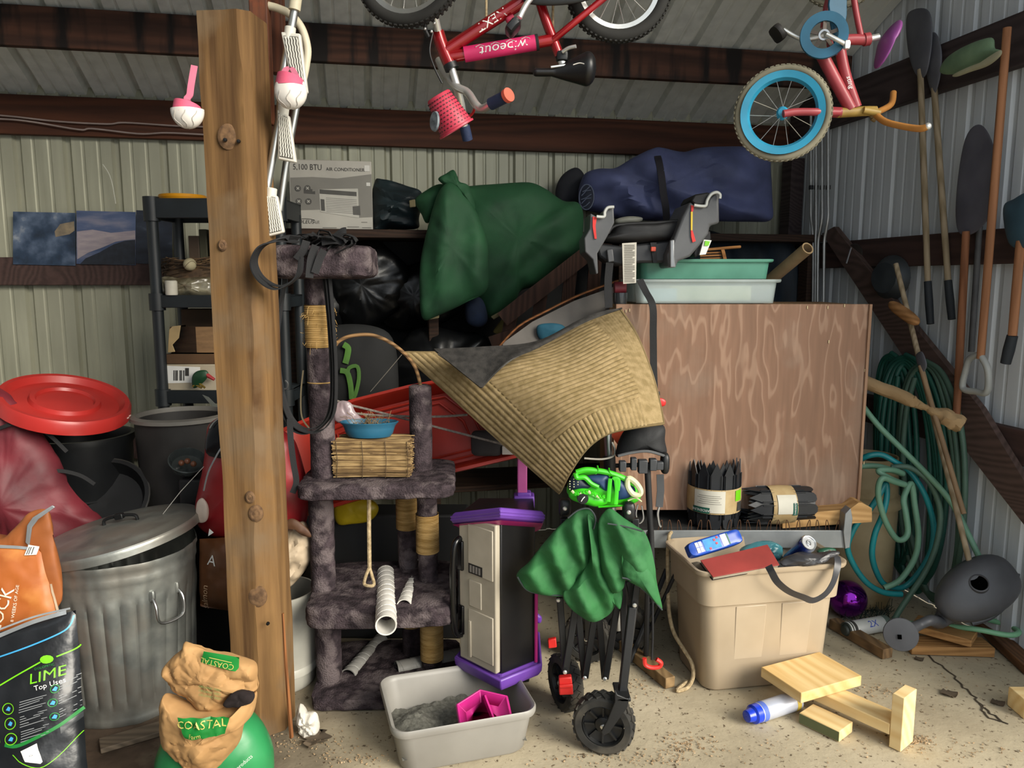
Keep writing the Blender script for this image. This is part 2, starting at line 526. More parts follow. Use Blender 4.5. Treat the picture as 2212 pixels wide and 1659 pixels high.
# sheet z axis -> up the slope towards the viewer, y (rib side) -> up/out
zc = V((0, -math.cos(SL), math.sin(SL))); xc = V((1, 0, 0)); yc = V((0, math.sin(SL), math.cos(SL)))
MR = Matrix((xc, yc, zc)).transposed().to_4x4()
x = -3.4
while x < BX + 0.3:
    T = Matrix.Translation((x, BY + 0.35, EAVE - 0.35 * math.tan(SL)))
    inst('roof_panel', mec, ce, RB @ T @ MR)
    x += 3 * PER

# timbers
tim_dark = wood('timber_dark', '#4b2f22', '#2c1b14', axis=0, dark='#140d0a', scale=9)
tim_plate = wood('timber_plate', '#4f2c1b', '#341c11', axis=0, scale=9)
tim_side = wood('timber_side', '#4a3733', '#332623', axis=1, scale=9)
def bbox(bx0, bx1, by0, by1, z0, z1):
    b = B(); M = RB
    b.box(bw((bx0 + bx1) / 2, (by0 + by1) / 2, (z0 + z1) / 2), (bx1 - bx0, by1 - by0, z1 - z0), M); return b
def timber(name, bx0, bx1, by0, by1, z0, z1, m):
    # object turned with the barn so the grain follows the timber
    o = bpy.data.objects.new(name, None)
    b = B(); b.box((0, 0, 0), (bx1 - bx0, by1 - by0, z1 - z0))
    me_ = mesh_of(name, b); me_.materials.append(m)
    bpy.data.objects.remove(o)
    o = bpy.data.objects.new(name, me_); COL.objects.link(o)
    o.matrix_world = Matrix.Translation(bw((bx0 + bx1) / 2, (by0 + by1) / 2, (z0 + z1) / 2)) @ RB
    md = o.modifiers.new('bevel', 'BEVEL'); md.width = 0.004; md.segments = 2
    o['kind'] = 'structure'
    return o
timber('trim_1', -3.25, BX - 0.01, BY - 0.045, BY - 0.004, 2.21, 2.40, tim_plate)          # top plate, back wall
timber('trim_2', -3.25, BX - 0.01, BY - 0.045, BY - 0.004, 1.47, 1.61, tim_side)           # girt, back wall
timber('trim_3', -3.25, BX - 0.01, BY - 0.045, BY - 0.004, 0.55, 0.69, tim_side)
PY = 3.78
PZ = EAVE + (BY - PY) * math.tan(SL)
timber('trim_4', -3.25, BX - 0.02, PY - 0.02, PY + 0.02, PZ - 0.175, PZ - 0.008, tim_dark)  # purlin
for i, py_ in enumerate((3.12, 2.5, 1.9, 1.3, 0.7)):
    pz = EAVE + (BY - py_) * math.tan(SL)
    timber('trim_%d' % (5 + i), -3.25, BX - 0.02, py_ - 0.02, py_ + 0.02, pz - 0.175, pz - 0.008, tim_dark)
# unseen front wall added behind the viewer; blocks light to darken the left
wf = empty_struct('wall_front', bw(-2.2, -0.45, 0))
x = -3.3
while x < -1.2:
    inst('wall_panel', mer, wf, RB @ Matrix.Translation((x + 3 * PER, -0.45, 0)) @ Matrix.Rotation(PI, 4, 'Z'))
    x += 3 * PER
# ================================================================== SOFT SHAPES
def pillow(pts, T, Tb=None, rings=10, amp=0.006, ns=9.0, c=None, n=(0, -1, 0), seg=6, fold=None, pw=2.0, seed=0, st=(1, 1, 1)):
    """a stuffed solid from an outline: bulges T towards n and Tb away from it"""
    Tb = T if Tb is None else Tb
    n = V(n).normalized()
    P = spline(pts, seg, True) if seg > 1 else [V(p) for p in pts]
    if c is None:
        c = V((0, 0, 0))
        for p in P: c += p
        c /= len(P)
    else: c = V(c)
    m = len(P); b = B(); so = V((seed * 3.7, seed * 1.3, seed * 2.1))
    def pt(p, s, sgn):
        q = c + (p - c) * s
        h = (max(0.0, 1 - s ** pw)) ** (1.0 / pw)
        d = (T if sgn > 0 else Tb) * h * sgn
        qq = V((q.x * st[0], q.y * st[1], q.z * st[2])) + so
        w = fbm(qq, ns, 4) * amp * (1 if s < 1 else 0.4)
        q = q + n * (d + w * (sgn if s < 1 else 1))
        if fold and sgn > 0: q = q + n * fold(q, s)
        return q
    rows = []
    for k in range(rings):
        s = math.sin((k + 1) / rings * PI / 2)
        rows.append(('f', s))
    fr = [pt(c, 0, 1)]; b.v.append(fr[0])
    for _, s in rows:
        for p in P: b.v.append(pt(p, s, 1))
    for j in range(m): b.f.append((0, 1 + j, 1 + (j + 1) % m))
    for k in range(rings - 1):
        for j in range(m):
            a = 1 + k * m
            b.f.append((a + j, a + m + j, a + m + (j + 1) % m, a + (j + 1) % m))
    edge = 1 + (rings - 1) * m
    prev = edge
    for k in range(rings - 2, -1, -1):
        s = rows[k][1]; cur = len(b.v)
        for p in P: b.v.append(pt(p, s, -1))
        for j in range(m): b.f.append((prev + j, cur + j, cur + (j + 1) % m, prev + (j + 1) % m))
        prev = cur
    e = len(b.v); b.v.append(pt(c, 0, -1))
    for j in range(m): b.f.append((prev + j, e, prev + (j + 1) % m))
    return b
def px(D, *q): return [at(x, y, D) for x, y in q]
def zpx(D, ox, oy, s, *q): return [at(ox + x / s, oy + y / s, D) for x, y in q]
def slab(pts, th, n=(0, 1, 0)):
    """flat outline (world points, roughly coplanar) given thickness along n"""
    b = B(); k = len(pts); n = V(n).normalized() * th
    vs = [V(p) for p in pts] + [V(p) + n for p in pts]
    b.add(vs, [tuple(range(k)), tuple(reversed(range(k, 2 * k)))] + [(i, k + i, k + (i + 1) % k, (i + 1) % k) for i in range(k)])
    return b
def join(*bs):
    r = B()
    for x in bs: r.add(x.v, x.f)
    return r
def onby(px_, py_, by): return onback(px_, py_, BY - by)

# ================================================================== POST AND BOARDS
post_m = mat('post_wood', '#83643f', '#4a3420', scale=24, stretch=(1, 1, 0.06), detail=9, lo=0.3, hi=0.72, rough=0.85, bump=0.7, bscale=45, bdist=0.004, col3='#6e5a43', s3=3.5, spec=0.2)
pc = V((-0.836, 2.41, 0))
root = thing('wooden_post', 'rough sawn timber post with knots standing on the dirt floor', 'post', pc)
b = B()
def pst(u, v):
    z = 2.275 * v
    w = 0.004 * fbm((0, 0, z), 3) 
    ch = 0.03 + 0.02 * math.sin(z * 2.1 + 1) + 0.012 * fbm((3, 1, z), 4)
    poly = [(-0.075, -0.07), (0.068 - ch, -0.07), (0.078, -0.07 + ch * 1.15), (0.078, 0.07), (-0.075, 0.07)]
    k = u * 5; i = int(k) % 5; f = k - int(k)
    a, c = poly[i], poly[(i + 1) % 5]
    x, y = a[0] + (c[0] - a[0]) * f, a[1] + (c[1] - a[1]) * f
    kn = 0.006 * math.exp(-((z - 1.72) / 0.09) ** 2 - (x / 0.05) ** 2) + 0.005 * math.exp(-((z - 0.48) / 0.08) ** 2 - (x / 0.05) ** 2)
    d = 0.003 * fbm((x * 20, y * 20, z * 3), 1.0)
    r = Matrix.Rotation(math.radians(-6), 2)
    p = V((x * (1 + w * 3) + d, y - kn * (1 if y < 0 else 0) + d))
    p = r @ p
    return pc + V((p.x, p.y, z))
b.grid(pst, 40, 90, cu=True)
tz = [pst(i / 40, 1.0) for i in range(40)]
b.add(tz, [tuple(range(40))])
obj('shaft', b, post_m, root, angle=30)
for (kx, ky, r) in ((492, 295, 0.030), (552, 1110, 0.022), (556, 1290, 0.028), (540, 1075, 0.016), (480, 530, 0.014)):
    p = at(kx, ky, 2.336)
    M = zframe(p + V((0, 0.0, 0)), (0.1, -1, 0)); M = M @ Matrix.Diagonal((1, 1.25, 1, 1))
    bb = B().lathe([(0.0005, 0.0035), (r * 0.35, 0.003), (r * 0.45, 0.002), (r * 0.6, 0.003), (r * 0.75, 0.002), (r, -0.002), (r * 1.05, -0.008)], M, 18)
    obj('knot', bb, mat('knot_wood', '#6f5337', '#4e3824', scale=60, rough=0.9, bump=0.6), root)
for (kx, ky) in ((488, 303), (517, 306), (580, 1345)):
    bb = B().lathe([(0.0001, 0.012), (0.005, 0.011), (0.006, 0.004)], zframe(at(kx, ky, 2.335), (0, -1, 0)), 8)
    obj('nail_head', bb, dark_metal, root)
b = B(); b.beam(at(458, 30, 2.50) , V((at(458, 30, 2.5).x, 2.50, 0.0)), 0.05, 0.03)
p0 = at(458, 30, 2.5)
b = B().box((p0.x + 0.012, 2.50, p0.z / 2), (0.07, 0.035, p0.z))
one('backing_plank', 'narrow dark plank fixed upright behind the left edge of the timber post', 'plank', b, wood('dark_plank', '#3b2a1d', '#20170f', axis=2), (p0.x, 2.5, 0), bevel=0.003)
# hanging boards right of the post
p0 = at(572, 270, 2.52)
b = B().box((p0.x, 2.52, (p0.z + 3.0) / 2), (0.058, 0.04, 3.0 - p0.z))
one('hanging_board', 'reddish brown board with an orange stain hanging beside the post top', 'board', b,
    mat('rust_board', '#6b3a1f', '#4a2716', scale=9, stretch=(6, 6, 0.7), rough=0.7, col3='#8a3f17', s3=5), p0, bevel=0.004)
p0 = at(603, 160, 2.62)
b = B().box((p0.x, 2.62, (p0.z + 2.98) / 2), (0.045, 0.04, 2.98 - p0.z))
one('hanging_lath', 'short dark brown lath hanging behind the white treads', 'lath', b, wood('lath_brown', '#4f2a19', '#321a10', axis=2), p0, bevel=0.003)
b = B().tube([at(611, 1325, 2.31), at(618, 1440, 2.3), at(630, 1592, 2.3)], [0.006, 0.009, 0.011], 5, flat=0.6)
one('wood_sliver', 'long thin wooden sliver leaning against the foot of the post', 'sliver', b, wood('sliver_wood', '#8d5a34', '#5e3a20', axis=2), flr(630, 1594))

# ================================================================== KNEE PADS
pad_white = mat('pad_white', '#e6e0d8', '#d6d0c8', rough=0.35, bump=0.03)
pad_pink = mat('pad_pink', '#d8607c', '#c24a68', rough=0.8, bscale=200)
def knee_pad(name, label, cx, cy, R, D, strap, top=0.53):
    c = at(cx, cy, D)
    root = thing(name, label, 'knee pad', c, 'knee pads hanging near the post')
    b = B()
    def g(u, v):
        a = 2 * PI * u; e = -PI / 2 + v * (PI * top)
        r = R * math.cos(e)
        s = 1 + 0.025 * math.cos(5 * a) * math.cos(e) ** 2
        return c + V((r * math.cos(a) * s, r * math.sin(a) * s * 0.85, R * 1.08 * math.sin(e)))
    b.grid(g, 28, 12, th=0.004, cu=True)
    cap = obj('shell', b, pad_white, root)
    for a0 in (-2.2, -1.5, -0.8):
        pts = []
        for i in range(9):
            e = -1.2 + i * 0.14; a = a0 + 0.15 * math.sin(i)
            r = R * math.cos(e) * 1.015
            pts.append(c + V((r * math.cos(a), r * math.sin(a) * 0.87, R * 1.09 * math.sin(e))))
        obj('groove', B().tube(pts, 0.0011, 5), mat('pad_groove', '#b8b2aa', '#aca69e'), cap)
    b = B()
    def h(u, v):
        a = 2 * PI * u
        r = R * (0.96 + 0.02 * math.sin(3 * a)) * (1 - 0.18 * v)
        z0 = R * math.sin(PI * (top - 0.5)) - 0.2 * R; tp = z0 + R * (0.55 + 0.22 * math.cos(a + 2.4))
        return c + V((r * math.cos(a), r * math.sin(a) * 0.85, z0 + (tp - z0) * v))
    b.grid(h, 28, 5, th=0.006, cu=True)
    obj('cuff', b, pad_pink, root)
    if strap:
        bb = B()
        ribbon(bb, spline(strap, 5), 0.018, 0.003, (1, 0.3, 0))
        obj('strap', bb, mat('pad_strap', '#c9738a', '#b85f78', rough=0.85), root)
    return root
knee_pad('knee_pad', 'pink and white knee pad hanging by its strap left of the post', 405, 240, 0.046, 2.28,
         [at(412, 232, 2.28), at(404, 215, 2.26), at(410, 205, 2.27), at(412, 190, 2.28), at(416, 165, 2.29), at(420, 142, 2.30)])
knee_pad('knee_pad', 'larger pink and white knee pad hung over the metal treads right of the post', 628, 198, 0.047, 2.34, [at(612, 165, 2.36), at(618, 150, 2.39), at(630, 148, 2.40), at(640, 165, 2.36)], top=0.68)
# strap end nail
# ================================================================== FOLDED LADDER
root = thing('folded_ladder', 'folded silver tube ladder with white ribbed plastic treads beside the post', 'ladder', at(590, 510, 2.44))
silver = mat('silver_tube', (0.62, 0.62, 0.58), (0.45, 0.45, 0.42), rough=0.3, metal=0.9, bump=0.05)
tread_m = mat('tread_plastic', '#d9d6cb', '#c4c1b6', rough=0.45, bump=0.05)
cr = mat('cream_hose', '#d5ccb4', '#bfb59c', rough=0.5)
obj('rail', B().tube(px(2.44, (645, -30), (629, 64), (612, 158), (604, 256), (575, 415), (572, 470)), 0.0125, 12), silver, root)
obj('rail', B().tube(px(2.50, (645, 205), (638, 243), (618, 354), (604, 455)), 0.011, 12), silver, root)
p_ = at(645, -30, 2.44)
obj('hanging_cord', B().tube([p_, V((p_.x, 2.44, 3.22))], 0.005, 6), rope_m, root)
obj('sleeve', B().tube(px(2.435, (643, -30), (636, 22)), 0.018, 12), cr, root)
for (q) in (((606, 68), (648, 72), (664, 200), (634, 205)), ((598, 236), (624, 250), (639, 351), (600, 344)), ((572, 416), (598, 423), (613, 502), (580, 511))):
    P = px(2.42, *q)
    nn = V((0, 1, 0))
    fr = B()
    rim = obj('tread', slab(P, 0.02), tread_m, root, bevel=0.004)
    def qp(u, v): return (P[0] * (1 - u) + P[1] * u) * (1 - v) + (P[3] * (1 - u) + P[2] * u) * v + V((0, -0.001, 0))
    dk = B().add([qp(0.12, 0.06), qp(0.88, 0.06), qp(0.88, 0.94), qp(0.12, 0.94)], [(0, 1, 2, 3)])
    obj('tread_well', dk, mat('tread_dark', '#77746c', '#5d5a54'), rim)
    for i in range(5):
        u = 0.2 + i * 0.15
        bb = B()
        pts = [qp(u + (0.02 if k % 2 else -0.02), 0.08 + k * 0.84 / 16) + V((0, -0.002, 0)) for k in range(17)]
        bb.tube(pts, 0.0023, 5)
        obj('grip_rib', bb, tread_m, rim)
    cl = qp(0.4, 0.0)
    obj('clamp', B().lathe([(0.013, -0.02), (0.017, -0.018), (0.017, 0.018), (0.013, 0.02)], zframe(cl + V((0, 0.016, 0)), (0.15, 0, 1)), 14), tread_m, root)
obj('hose', B().tube(spline(px(2.52, (578, 12), (600, 18), (628, 32), (652, 62), (664, 105), (661, 140), (655, 170)), 6), 0.0125, 10), cr, root)

# ================================================================== CABLES ON THE WALL
for i, (lab, q) in enumerate((('upper pale cable sagging along the wall plate left of the post', [(-560, 236), (-260, 240), (-20, 248), (120, 262), (230, 268), (270, 265), (380, 272), (445, 274)]),
                              ('lower pale cable drooping along the wall plate left of the post', [(-560, 250), (-260, 246), (-20, 256), (60, 262), (170, 280), (200, 278), (300, 289), (360, 287), (445, 291)]))):
    P = [onback(x, y, 0.06 + 0.005 * i) for x, y in q]
    one('cable', lab, 'cable', B().tube(spline(P, 6), 0.0045, 6), mat('cable_pale', '#8d7d78', '#7a6b66', rough=0.6), P[-1], group='cables along the back wall plate')
P = [onback(x, y, 0.05) for x, y in ((222, 355), (235, 375), (243, 400), (250, 440))]
one('cobweb_string', 'thin pale string hanging down the wall above the posters', 'string', B().tube(spline(P, 5), 0.0022, 5), mat('string_pale', '#c9c9bd', '#b5b5aa'), P[-1])

# ================================================================== POSTERS ON THE WALL
def mix_mat(name, stops, sc_, stretch, rough=0.4):
    if name in MATS: return MATS[name]
    m, n, l, p = _nt(name, rough, 0)
    tc = n.new('ShaderNodeTexCoord'); mp = n.new('ShaderNodeMapping'); mp.inputs['Scale'].default_value = stretch
    l.new(tc.outputs['Object'], mp.inputs[0])
    nz = n.new('ShaderNodeTexNoise'); nz.inputs['Scale'].default_value = sc_; nz.inputs['Detail'].default_value = 8
    l.new(mp.outputs[0], nz.inputs[0])
    r = n.new('ShaderNodeValToRGB'); e = r.color_ramp.elements
    while len(e) < len(stops): e.new(0.5)
    for i, (a, c) in enumerate(stops): e[i].position = a; e[i].color = c4(hexc(c))
    l.new(nz.outputs['Fac'], r.inputs[0]); l.new(r.outputs[0], p.inputs['Base Color'])
    MATS[name] = m; return m
def wallquad(x0, y0, x1, y1, off, th=0.004):
    P = [onback(x0, y0, off), onback(x1, y0 + 3, off), onback(x1, y1 + 3, off), onback(x0, y1, off)]
    return slab(P, th, bw(0, 1) - bw(0, 0))
P = onback(165, 575, 0.05)
root = thing('photo_print', 'landscape print with trees and rocky water, leftmost on the back wall', 'poster', onback(95, 575, 0.05), 'photo prints on the back wall')
obj('sheet', wallquad(28, 457, 163, 571, 0.052), mix_mat('print_trees', [(0.3, '#16202c'), (0.45, '#2c3c52'), (0.6, '#55637a'), (0.72, '#a4a9ad')], 9, (1, 1, 1)), root, smooth=False)
obj('sunlit_rock', slab([onback(*q, 0.0535) for q in ((118, 500), (130, 484), (160, 478), (161, 498), (150, 506), (120, 512))], 0.001, bw(0, 1) - bw(0, 0)), mat('print_ochre', '#8f7f66', '#6a6052', scale=20), root, smooth=False)
root = thing('photo_print', 'dusk print with pink clouds over a dark hillside on the back wall', 'poster', onback(230, 575, 0.05), 'photo prints on the back wall')
obj('sheet', wallquad(165, 455, 293, 570, 0.052), mix_mat('print_sky', [(0.3, '#2f3f5e'), (0.5, '#4c5877'), (0.68, '#7f7c8a')], 4, (1, 1, 4)), root, smooth=False)
obj('pink_cloud', slab([onback(*q, 0.0535) for q in ((166, 500), (200, 496), (240, 503), (292, 498), (292, 516), (250, 522), (220, 535), (190, 546), (167, 560))], 0.001, bw(0, 1) - bw(0, 0)), mat('print_pink', '#9a8f93', '#857c86', scale=14, stretch=(1, 1, 4)), root, smooth=False)
obj('hillside', slab([onback(*q, 0.055) for q in ((172, 571), (185, 558), (215, 545), (245, 528), (270, 520), (292, 518), (292, 572))], 0.001, bw(0, 1) - bw(0, 0)), mat('print_hill', '#1d2431', '#121722', scale=40), root, smooth=False)
root = thing('photo_print', 'dark night print partly hidden by the black shelving unit', 'poster', onback(325, 577, 0.05), 'photo prints on the back wall')
obj('sheet', wallquad(294, 454, 372, 569, 0.052), mix_mat('print_night', [(0.35, '#11151f'), (0.6, '#252c3a'), (0.75, '#5d6470')], 6, (1, 1, 3)), root, smooth=False)

# ================================================================== BACK SHELF, AIR CONDITIONER BOX
shelf_z = onby(700, 494, 3.86).z
shelf_m = wood('shelf_wood', '#38261b', '#20150e', axis=0)
s0, s1 = -0.40, 2.5
root = thing('storage_shelf', 'long dark wooden shelf along the back wall above head-high clutter', 'shelf', bw(0.8, 4.05, 0))
obj('shelf_board', B().box(bw((s0 + s1) / 2, 4.075, shelf_z - 0.02), (s1 - s0, 0.43, 0.04), RB), shelf_m, root, bevel=0.003)
for bx in (s0 + 0.05, 0.35, 1.35, 2.44):
    obj('upright', B().box(bw(bx, 3.92, (shelf_z - 0.04) / 2), (0.05, 0.09, shelf_z - 0.04), RB), shelf_m, root, bevel=0.003)
for z in (0.85, 0.42):
    obj('shelf_board', B().box(bw((s0 + s1) / 2, 4.09, z - 0.02), (s1 - s0, 0.38, 0.03), RB), shelf_m, root, bevel=0.003)
obj('back_board', B().box(bw((s0 + 1.55) / 2, 4.285, 1.2), (1.55 - s0, 0.012, 1.05), RB), mat('black_board', '#131416', '#0c0d0e', rough=0.8), root)  # black sheet added to make the gap dark where pale wall would show

pA = onby(628, 493, 3.93); pB = onby(806, 494, 3.93); pT = onby(626, 341, 3.93)
w_, h_ = (pB - pA).length, pT.z - pA.z
ctr = bw(0, 0); bxA = (pA.x * math.cos(THETA) + pA.y * math.sin(THETA))
root = thing('air_conditioner_box', 'printed grey cardboard air conditioner box on the dark back shelf', 'box', bw(bxA + w_ / 2, 4.05, shelf_z))
ac_m = mat('ac_box_board', '#b4b0a6', '#a29e95', rough=0.6, scale=4, bump=0.1, bscale=12)
obj('carton', B().box(bw(bxA + w_ / 2, 3.93 + 0.14, shelf_z + h_ / 2), (w_, 0.28, h_), RB), ac_m, root, bevel=0.006)
def acf(x, y, e=0.0012): return bw(bxA + w_ / 2 + x, 3.93 - e, shelf_z + h_ / 2 + y)
k = w_ / 530.0      # photo crop pixels of the face
def acq(x, y, e=0.0012): return acf((x - 517) * k, -(y - 1235) * k, e)
def acpoly(name, q, m, e=0.0012):
    return obj(name, slab([acq(x, y, e) for x, y in q], 0.001, bw(0, 1) - bw(0, 0)), m, root, smooth=False)
band = mat('ac_band', '#7e7b73', '#716e67', scale=4, rough=0.6, bump=0)
acpoly('grey_band', [(262, 1130), (400, 1122), (560, 1128), (780, 1095), (780, 1372), (690, 1378), (440, 1330), (262, 1338)], band)
lightp = mat('ac_light', '#b9b6ac', '#aba89f', bump=0)
unit = acpoly('unit_picture', [(440, 1200), (690, 1190), (692, 1380), (445, 1345)], lightp, 0.0022)
obj('grille_top', slab([acq(*q, 0.003) for q in ((443, 1200), (680, 1212), (680, 1240), (443, 1228))], 0.0008, bw(0, 1) - bw(0, 0)), mat('ac_dark', '#55534e', '#3f3d39', bump=0), unit, smooth=False)
for i in range(9):
    y = 1252 + i * 11
    obj('louver', slab([acq(*q, 0.003) for q in ((482, y), (680, y + 10), (680, y + 14), (482, y + 4))], 0.0008, bw(0, 1) - bw(0, 0)), mat('ac_mid', '#8c8982', '#82807a', bump=0), unit, smooth=False)
for (q) in (((448, 1262), (472, 1264), (474, 1338), (450, 1336)), ((652, 1305), (700, 1300), (702, 1362), (654, 1360))):
    obj('control_panel', slab([acq(*p, 0.0032) for p in q], 0.0008, bw(0, 1) - bw(0, 0)), MATS['ac_dark'], unit, smooth=False)
acpoly('building_print', [(343, 1228), (343, 1200), (358, 1180), (372, 1180), (385, 1200), (398, 1200), (398, 1215), (415, 1212), (415, 1232)], mat('ac_print', '#4d4b46', '#403e3a', bump=0), 0.0022)
for (x, y) in ((307, 1197), (368, 1195), (310, 1279), (371, 1279)):
    bb = B(); c = acq(x, y, 0.003)
    bb.lathe([(0.0001, 0.0006), (k * 20, 0.0006), (k * 20, 0)], zframe(c, -(bw(0, 1) - bw(0, 0))), 18)
    ic = obj('icon', bb, MATS['ac_dark'], root, smooth=False)
    bb = B()
    for a in (PI / 4, -PI / 4):
        d = (bw(1, 0) - bw(0, 0)) * math.cos(a) + V((0, 0, 1)) * math.sin(a)
        bb.beam(acq(x, y, 0.0042) - d * k * 11, acq(x, y, 0.0042) + d * k * 11, k * 5, 0.0006, up=bw(0, 1) - bw(0, 0))
    obj('icon_mark', bb, lightp, ic, smooth=False)
lettering('5,100 BTU', 42 * k * 1.25, lambda x, y: acq(372, 1062, 0.002) + (acf(x, y) - acf(0, 0)), print_dark, root, sx=0.80)
lettering('AIR CONDITIONER', 24 * k * 1.25, lambda x, y: acq(612, 1071, 0.002) + (acf(x, y) - acf(0, 0)), print_dark, root, sx=0.95)
lettering('SOLEUS', 26 * k * 1.25, lambda x, y: acq(345, 1410, 0.002) + (acf(x, y) - acf(0, 0)), print_dark, root, sx=1.05, shear=0.2)
lettering('AIR', 24 * k * 1.25, lambda x, y: acq(418, 1412, 0.002) + (acf(x, y) - acf(0, 0)), band, root, sx=0.9, shear=0.2)
bb = B(); bb.tube([acq(345 + 75 * math.cos(a), 1410 - 20 * math.sin(a), 0.0022) for a in [0.6 + i * 0.13 for i in range(30)]], 0.0011, 5)
obj('logo_swoosh', bb, print_dark, root)
for (x0, x1, y) in ((455, 545, 1443), (615, 690, 1436), (706, 745, 1405), (710, 770, 1440)):
    acpoly('small_print', [(x0, y), (x1, y), (x1, y + 5), (x0, y + 5)], band, 0.002)
for (x0, y0, x1, y1) in ((735, 1040, 768, 1078), (745, 1150, 770, 1172)):
    acpoly('packing_tape', [(x0, y0), (x1, y0), (x1, y1), (x0, y1)], mat('tape', '#d6d3ca', '#c6c3ba', rough=0.15, bump=0), 0.002)

# ================================================================== BAGS ON THE BACK SHELF
def fold_v(amp, fx, ph=0.0, sk=0.0):
    return lambda q, s: amp * math.sin((q.x + sk * q.z) * fx + ph + 2.0 * fbm(q, 3)) * (1 - s ** 4)
teal_dark = mat('teal_dark_fabric', '#16272c', '#0c171b', scale=7, rough=0.55, stretch=(1, 1, 5), bump=0.5, bscale=25)
b = pillow(px(4.02, (808, 398), (830, 388), (880, 402), (912, 418), (905, 470), (900, 494), (840, 495), (806, 494)), 0.10, 0.12, fold=lambda q, s: 0.012 * math.sin(q.z * 90 + q.x * 25), amp=0.012)
one('folded_tarp', 'dark teal folded tarp between the air conditioner box and green bag', 'tarp', b, teal_dark, onby(855, 494, 4.0))
gt = mat('green_tarp', '#1f5230', '#153b24', scale=5, rough=0.75, bump=0.3, bscale=300, col3='#1a4a2c', s3=4)
Z4 = (780, 300, 3.072)
root = thing('green_canvas_bag', 'large green canvas bag tied at the top slumping off the back shelf', 'bag', at(1080, 680, 3.88))
body = pillow(zpx(3.92, *Z4, (600, 330), (720, 312), (900, 300), (1110, 290), (1220, 330), (1340, 410), (1440, 425), (1475, 520), (1450, 740), (1340, 840), (1160, 970), (1060, 1010), (1010, 1100), (860, 1195), (780, 1080), (640, 900), (560, 600)),
              0.17, 0.16, rings=14, amp=0.02, ns=5, fold=lambda q, s: 0.016 * math.sin(q.x * 14 - q.z * 22 + 3 * fbm(q, 2)) * (1 - s ** 3))
obj('body', body, gt, root)
hang = pillow(zpx(3.74, *Z4, (590, 290), (660, 330), (730, 420), (800, 560), (840, 700), (845, 860), (830, 1010), (690, 1090), (520, 1170), (410, 1195), (390, 1000), (395, 820), (430, 640), (480, 450), (530, 330)),
              0.09, 0.07, rings=12, amp=0.02, ns=6, fold=lambda q, s: 0.02 * math.sin(q.x * 34 + 2 * fbm(q, 2)) * (1 - s ** 3))
obj('hanging_flap', hang, gt, root)
knot = pillow(zpx(3.76, *Z4, (512, 268), (560, 232), (612, 205), (640, 250), (655, 285), (720, 320), (760, 470), (700, 400), (640, 340), (560, 310)), 0.04, 0.04, amp=0.02, ns=12)
obj('tied_knot', knot, gt, root)
side = pillow(zpx(3.86, *Z4, (355, 410), (420, 350), (520, 300), (580, 330), (520, 470), (440, 560), (400, 500)), 0.06, 0.06, amp=0.015)
obj('gathered_corner', side, gt, root)
hm = mat('pale_hem', '#6f6647', '#57503a', rough=0.9)
for q in (((410, 1175), (520, 1155), (515, 1190), (420, 1205)), ((860, 1180), (1000, 1100), (1010, 1120), (880, 1200)), ((318, 408), (356, 400), (360, 450), (322, 455))):
    obj('pale_hem', slab(zpx(3.735, *Z4, *q), 0.02), hm, root, bevel=0.003)
b = pillow(zpx(3.86, *Z4, (700, 1070), (800, 1060), (840, 1200), (780, 1250), (700, 1210)), 0.05, 0.05)
one('blue_cloth', 'dark blue cloth hanging under the green canvas bag', 'cloth', b, mat('navy_cloth', '#13243f', '#0b172a', rough=0.9), at(1030, 700, 3.86))
b = pillow(zpx(3.9, *Z4, (1035, 1060), (1045, 1160), (1000, 1280), (880, 1285), (930, 1200)), 0.02, 0.02, amp=0.01)
one('yellow_cloth', 'mustard yellow cloth corner below the green canvas bag', 'cloth', b, mat('mustard_cloth', '#6b6132', '#4e4724', rough=0.9), at(1090, 715, 3.9))
Z5 = (1180, 300, 2.989)
navy = mat('navy_bag_fabric', '#565d86', '#424868', scale=5, rough=0.7, bump=0.3, bscale=260)
root = thing('blue_duffel_bag', 'long slate blue duffel bag with dark strap on the back shelf', 'bag', onby(1450, 500, 4.05))
def duf(q, s): return 0.035 * math.sin(q.x * 17 + q.z * 24 + 4 * fbm(q, 1.6)) * (1 - s ** 3)
obj('body', pillow(zpx(4.22, *Z5, (215, 300), (206, 380), (225, 450), (340, 480), (460, 515), (700, 530), (1000, 530), (1300, 535), (1448, 525), (1462, 420), (1455, 250), (1430, 100), (1300, 55), (1100, 52), (980, 62), (880, 85), (760, 62), (690, 62), (560, 122), (440, 190), (330, 196), (250, 225)),
                   0.17, 0.12, rings=14, amp=0.025, ns=4, fold=duf, c=at(1420, 410, 4.22)), navy, root)
st = [at(1180 + x / 2.989, 300 + y / 2.989, 4.01) + V((0, dy, 0)) for x, y, dy in ((742, 80, 0.12), (738, 130, 0.05), (745, 240, 0.005), (755, 350, -0.005), (775, 450, 0.01), (795, 535, 0.07))]
obj('strap', ribbon(B(), spline(st, 6), 0.036, 0.006, (1, 0, 0)), mat('dark_strap', '#232028', '#17151b', rough=0.8), root)
lc = at(1180 + 262 / 2.989, 300 + 378 / 2.989, 4.06)
M = zframe(lc, (-0.35, -1, 0.1)) @ Matrix.Diagonal((0.75, 1.25, 1, 1))
lg = obj('logo_patch', B().lathe([(0.0001, 0.012), (0.05, 0.008), (0.055, 0.0)], M, 24), mat('logo_navy', '#1b2136', '#141a2b'), root)
bb = B()
for i in range(5):
    y0 = -0.032 + i * 0.016; hw = math.sqrt(max(0, 0.045 ** 2 - y0 ** 2))
    bb.tube([M @ V((-hw * 0.8, y0 - 0.01, 0.014)), M @ V((0, y0 + (0.008 if i % 2 else -0.004), 0.016)), M @ V((hw * 0.8, y0 + 0.01, 0.014))], 0.0028, 5)
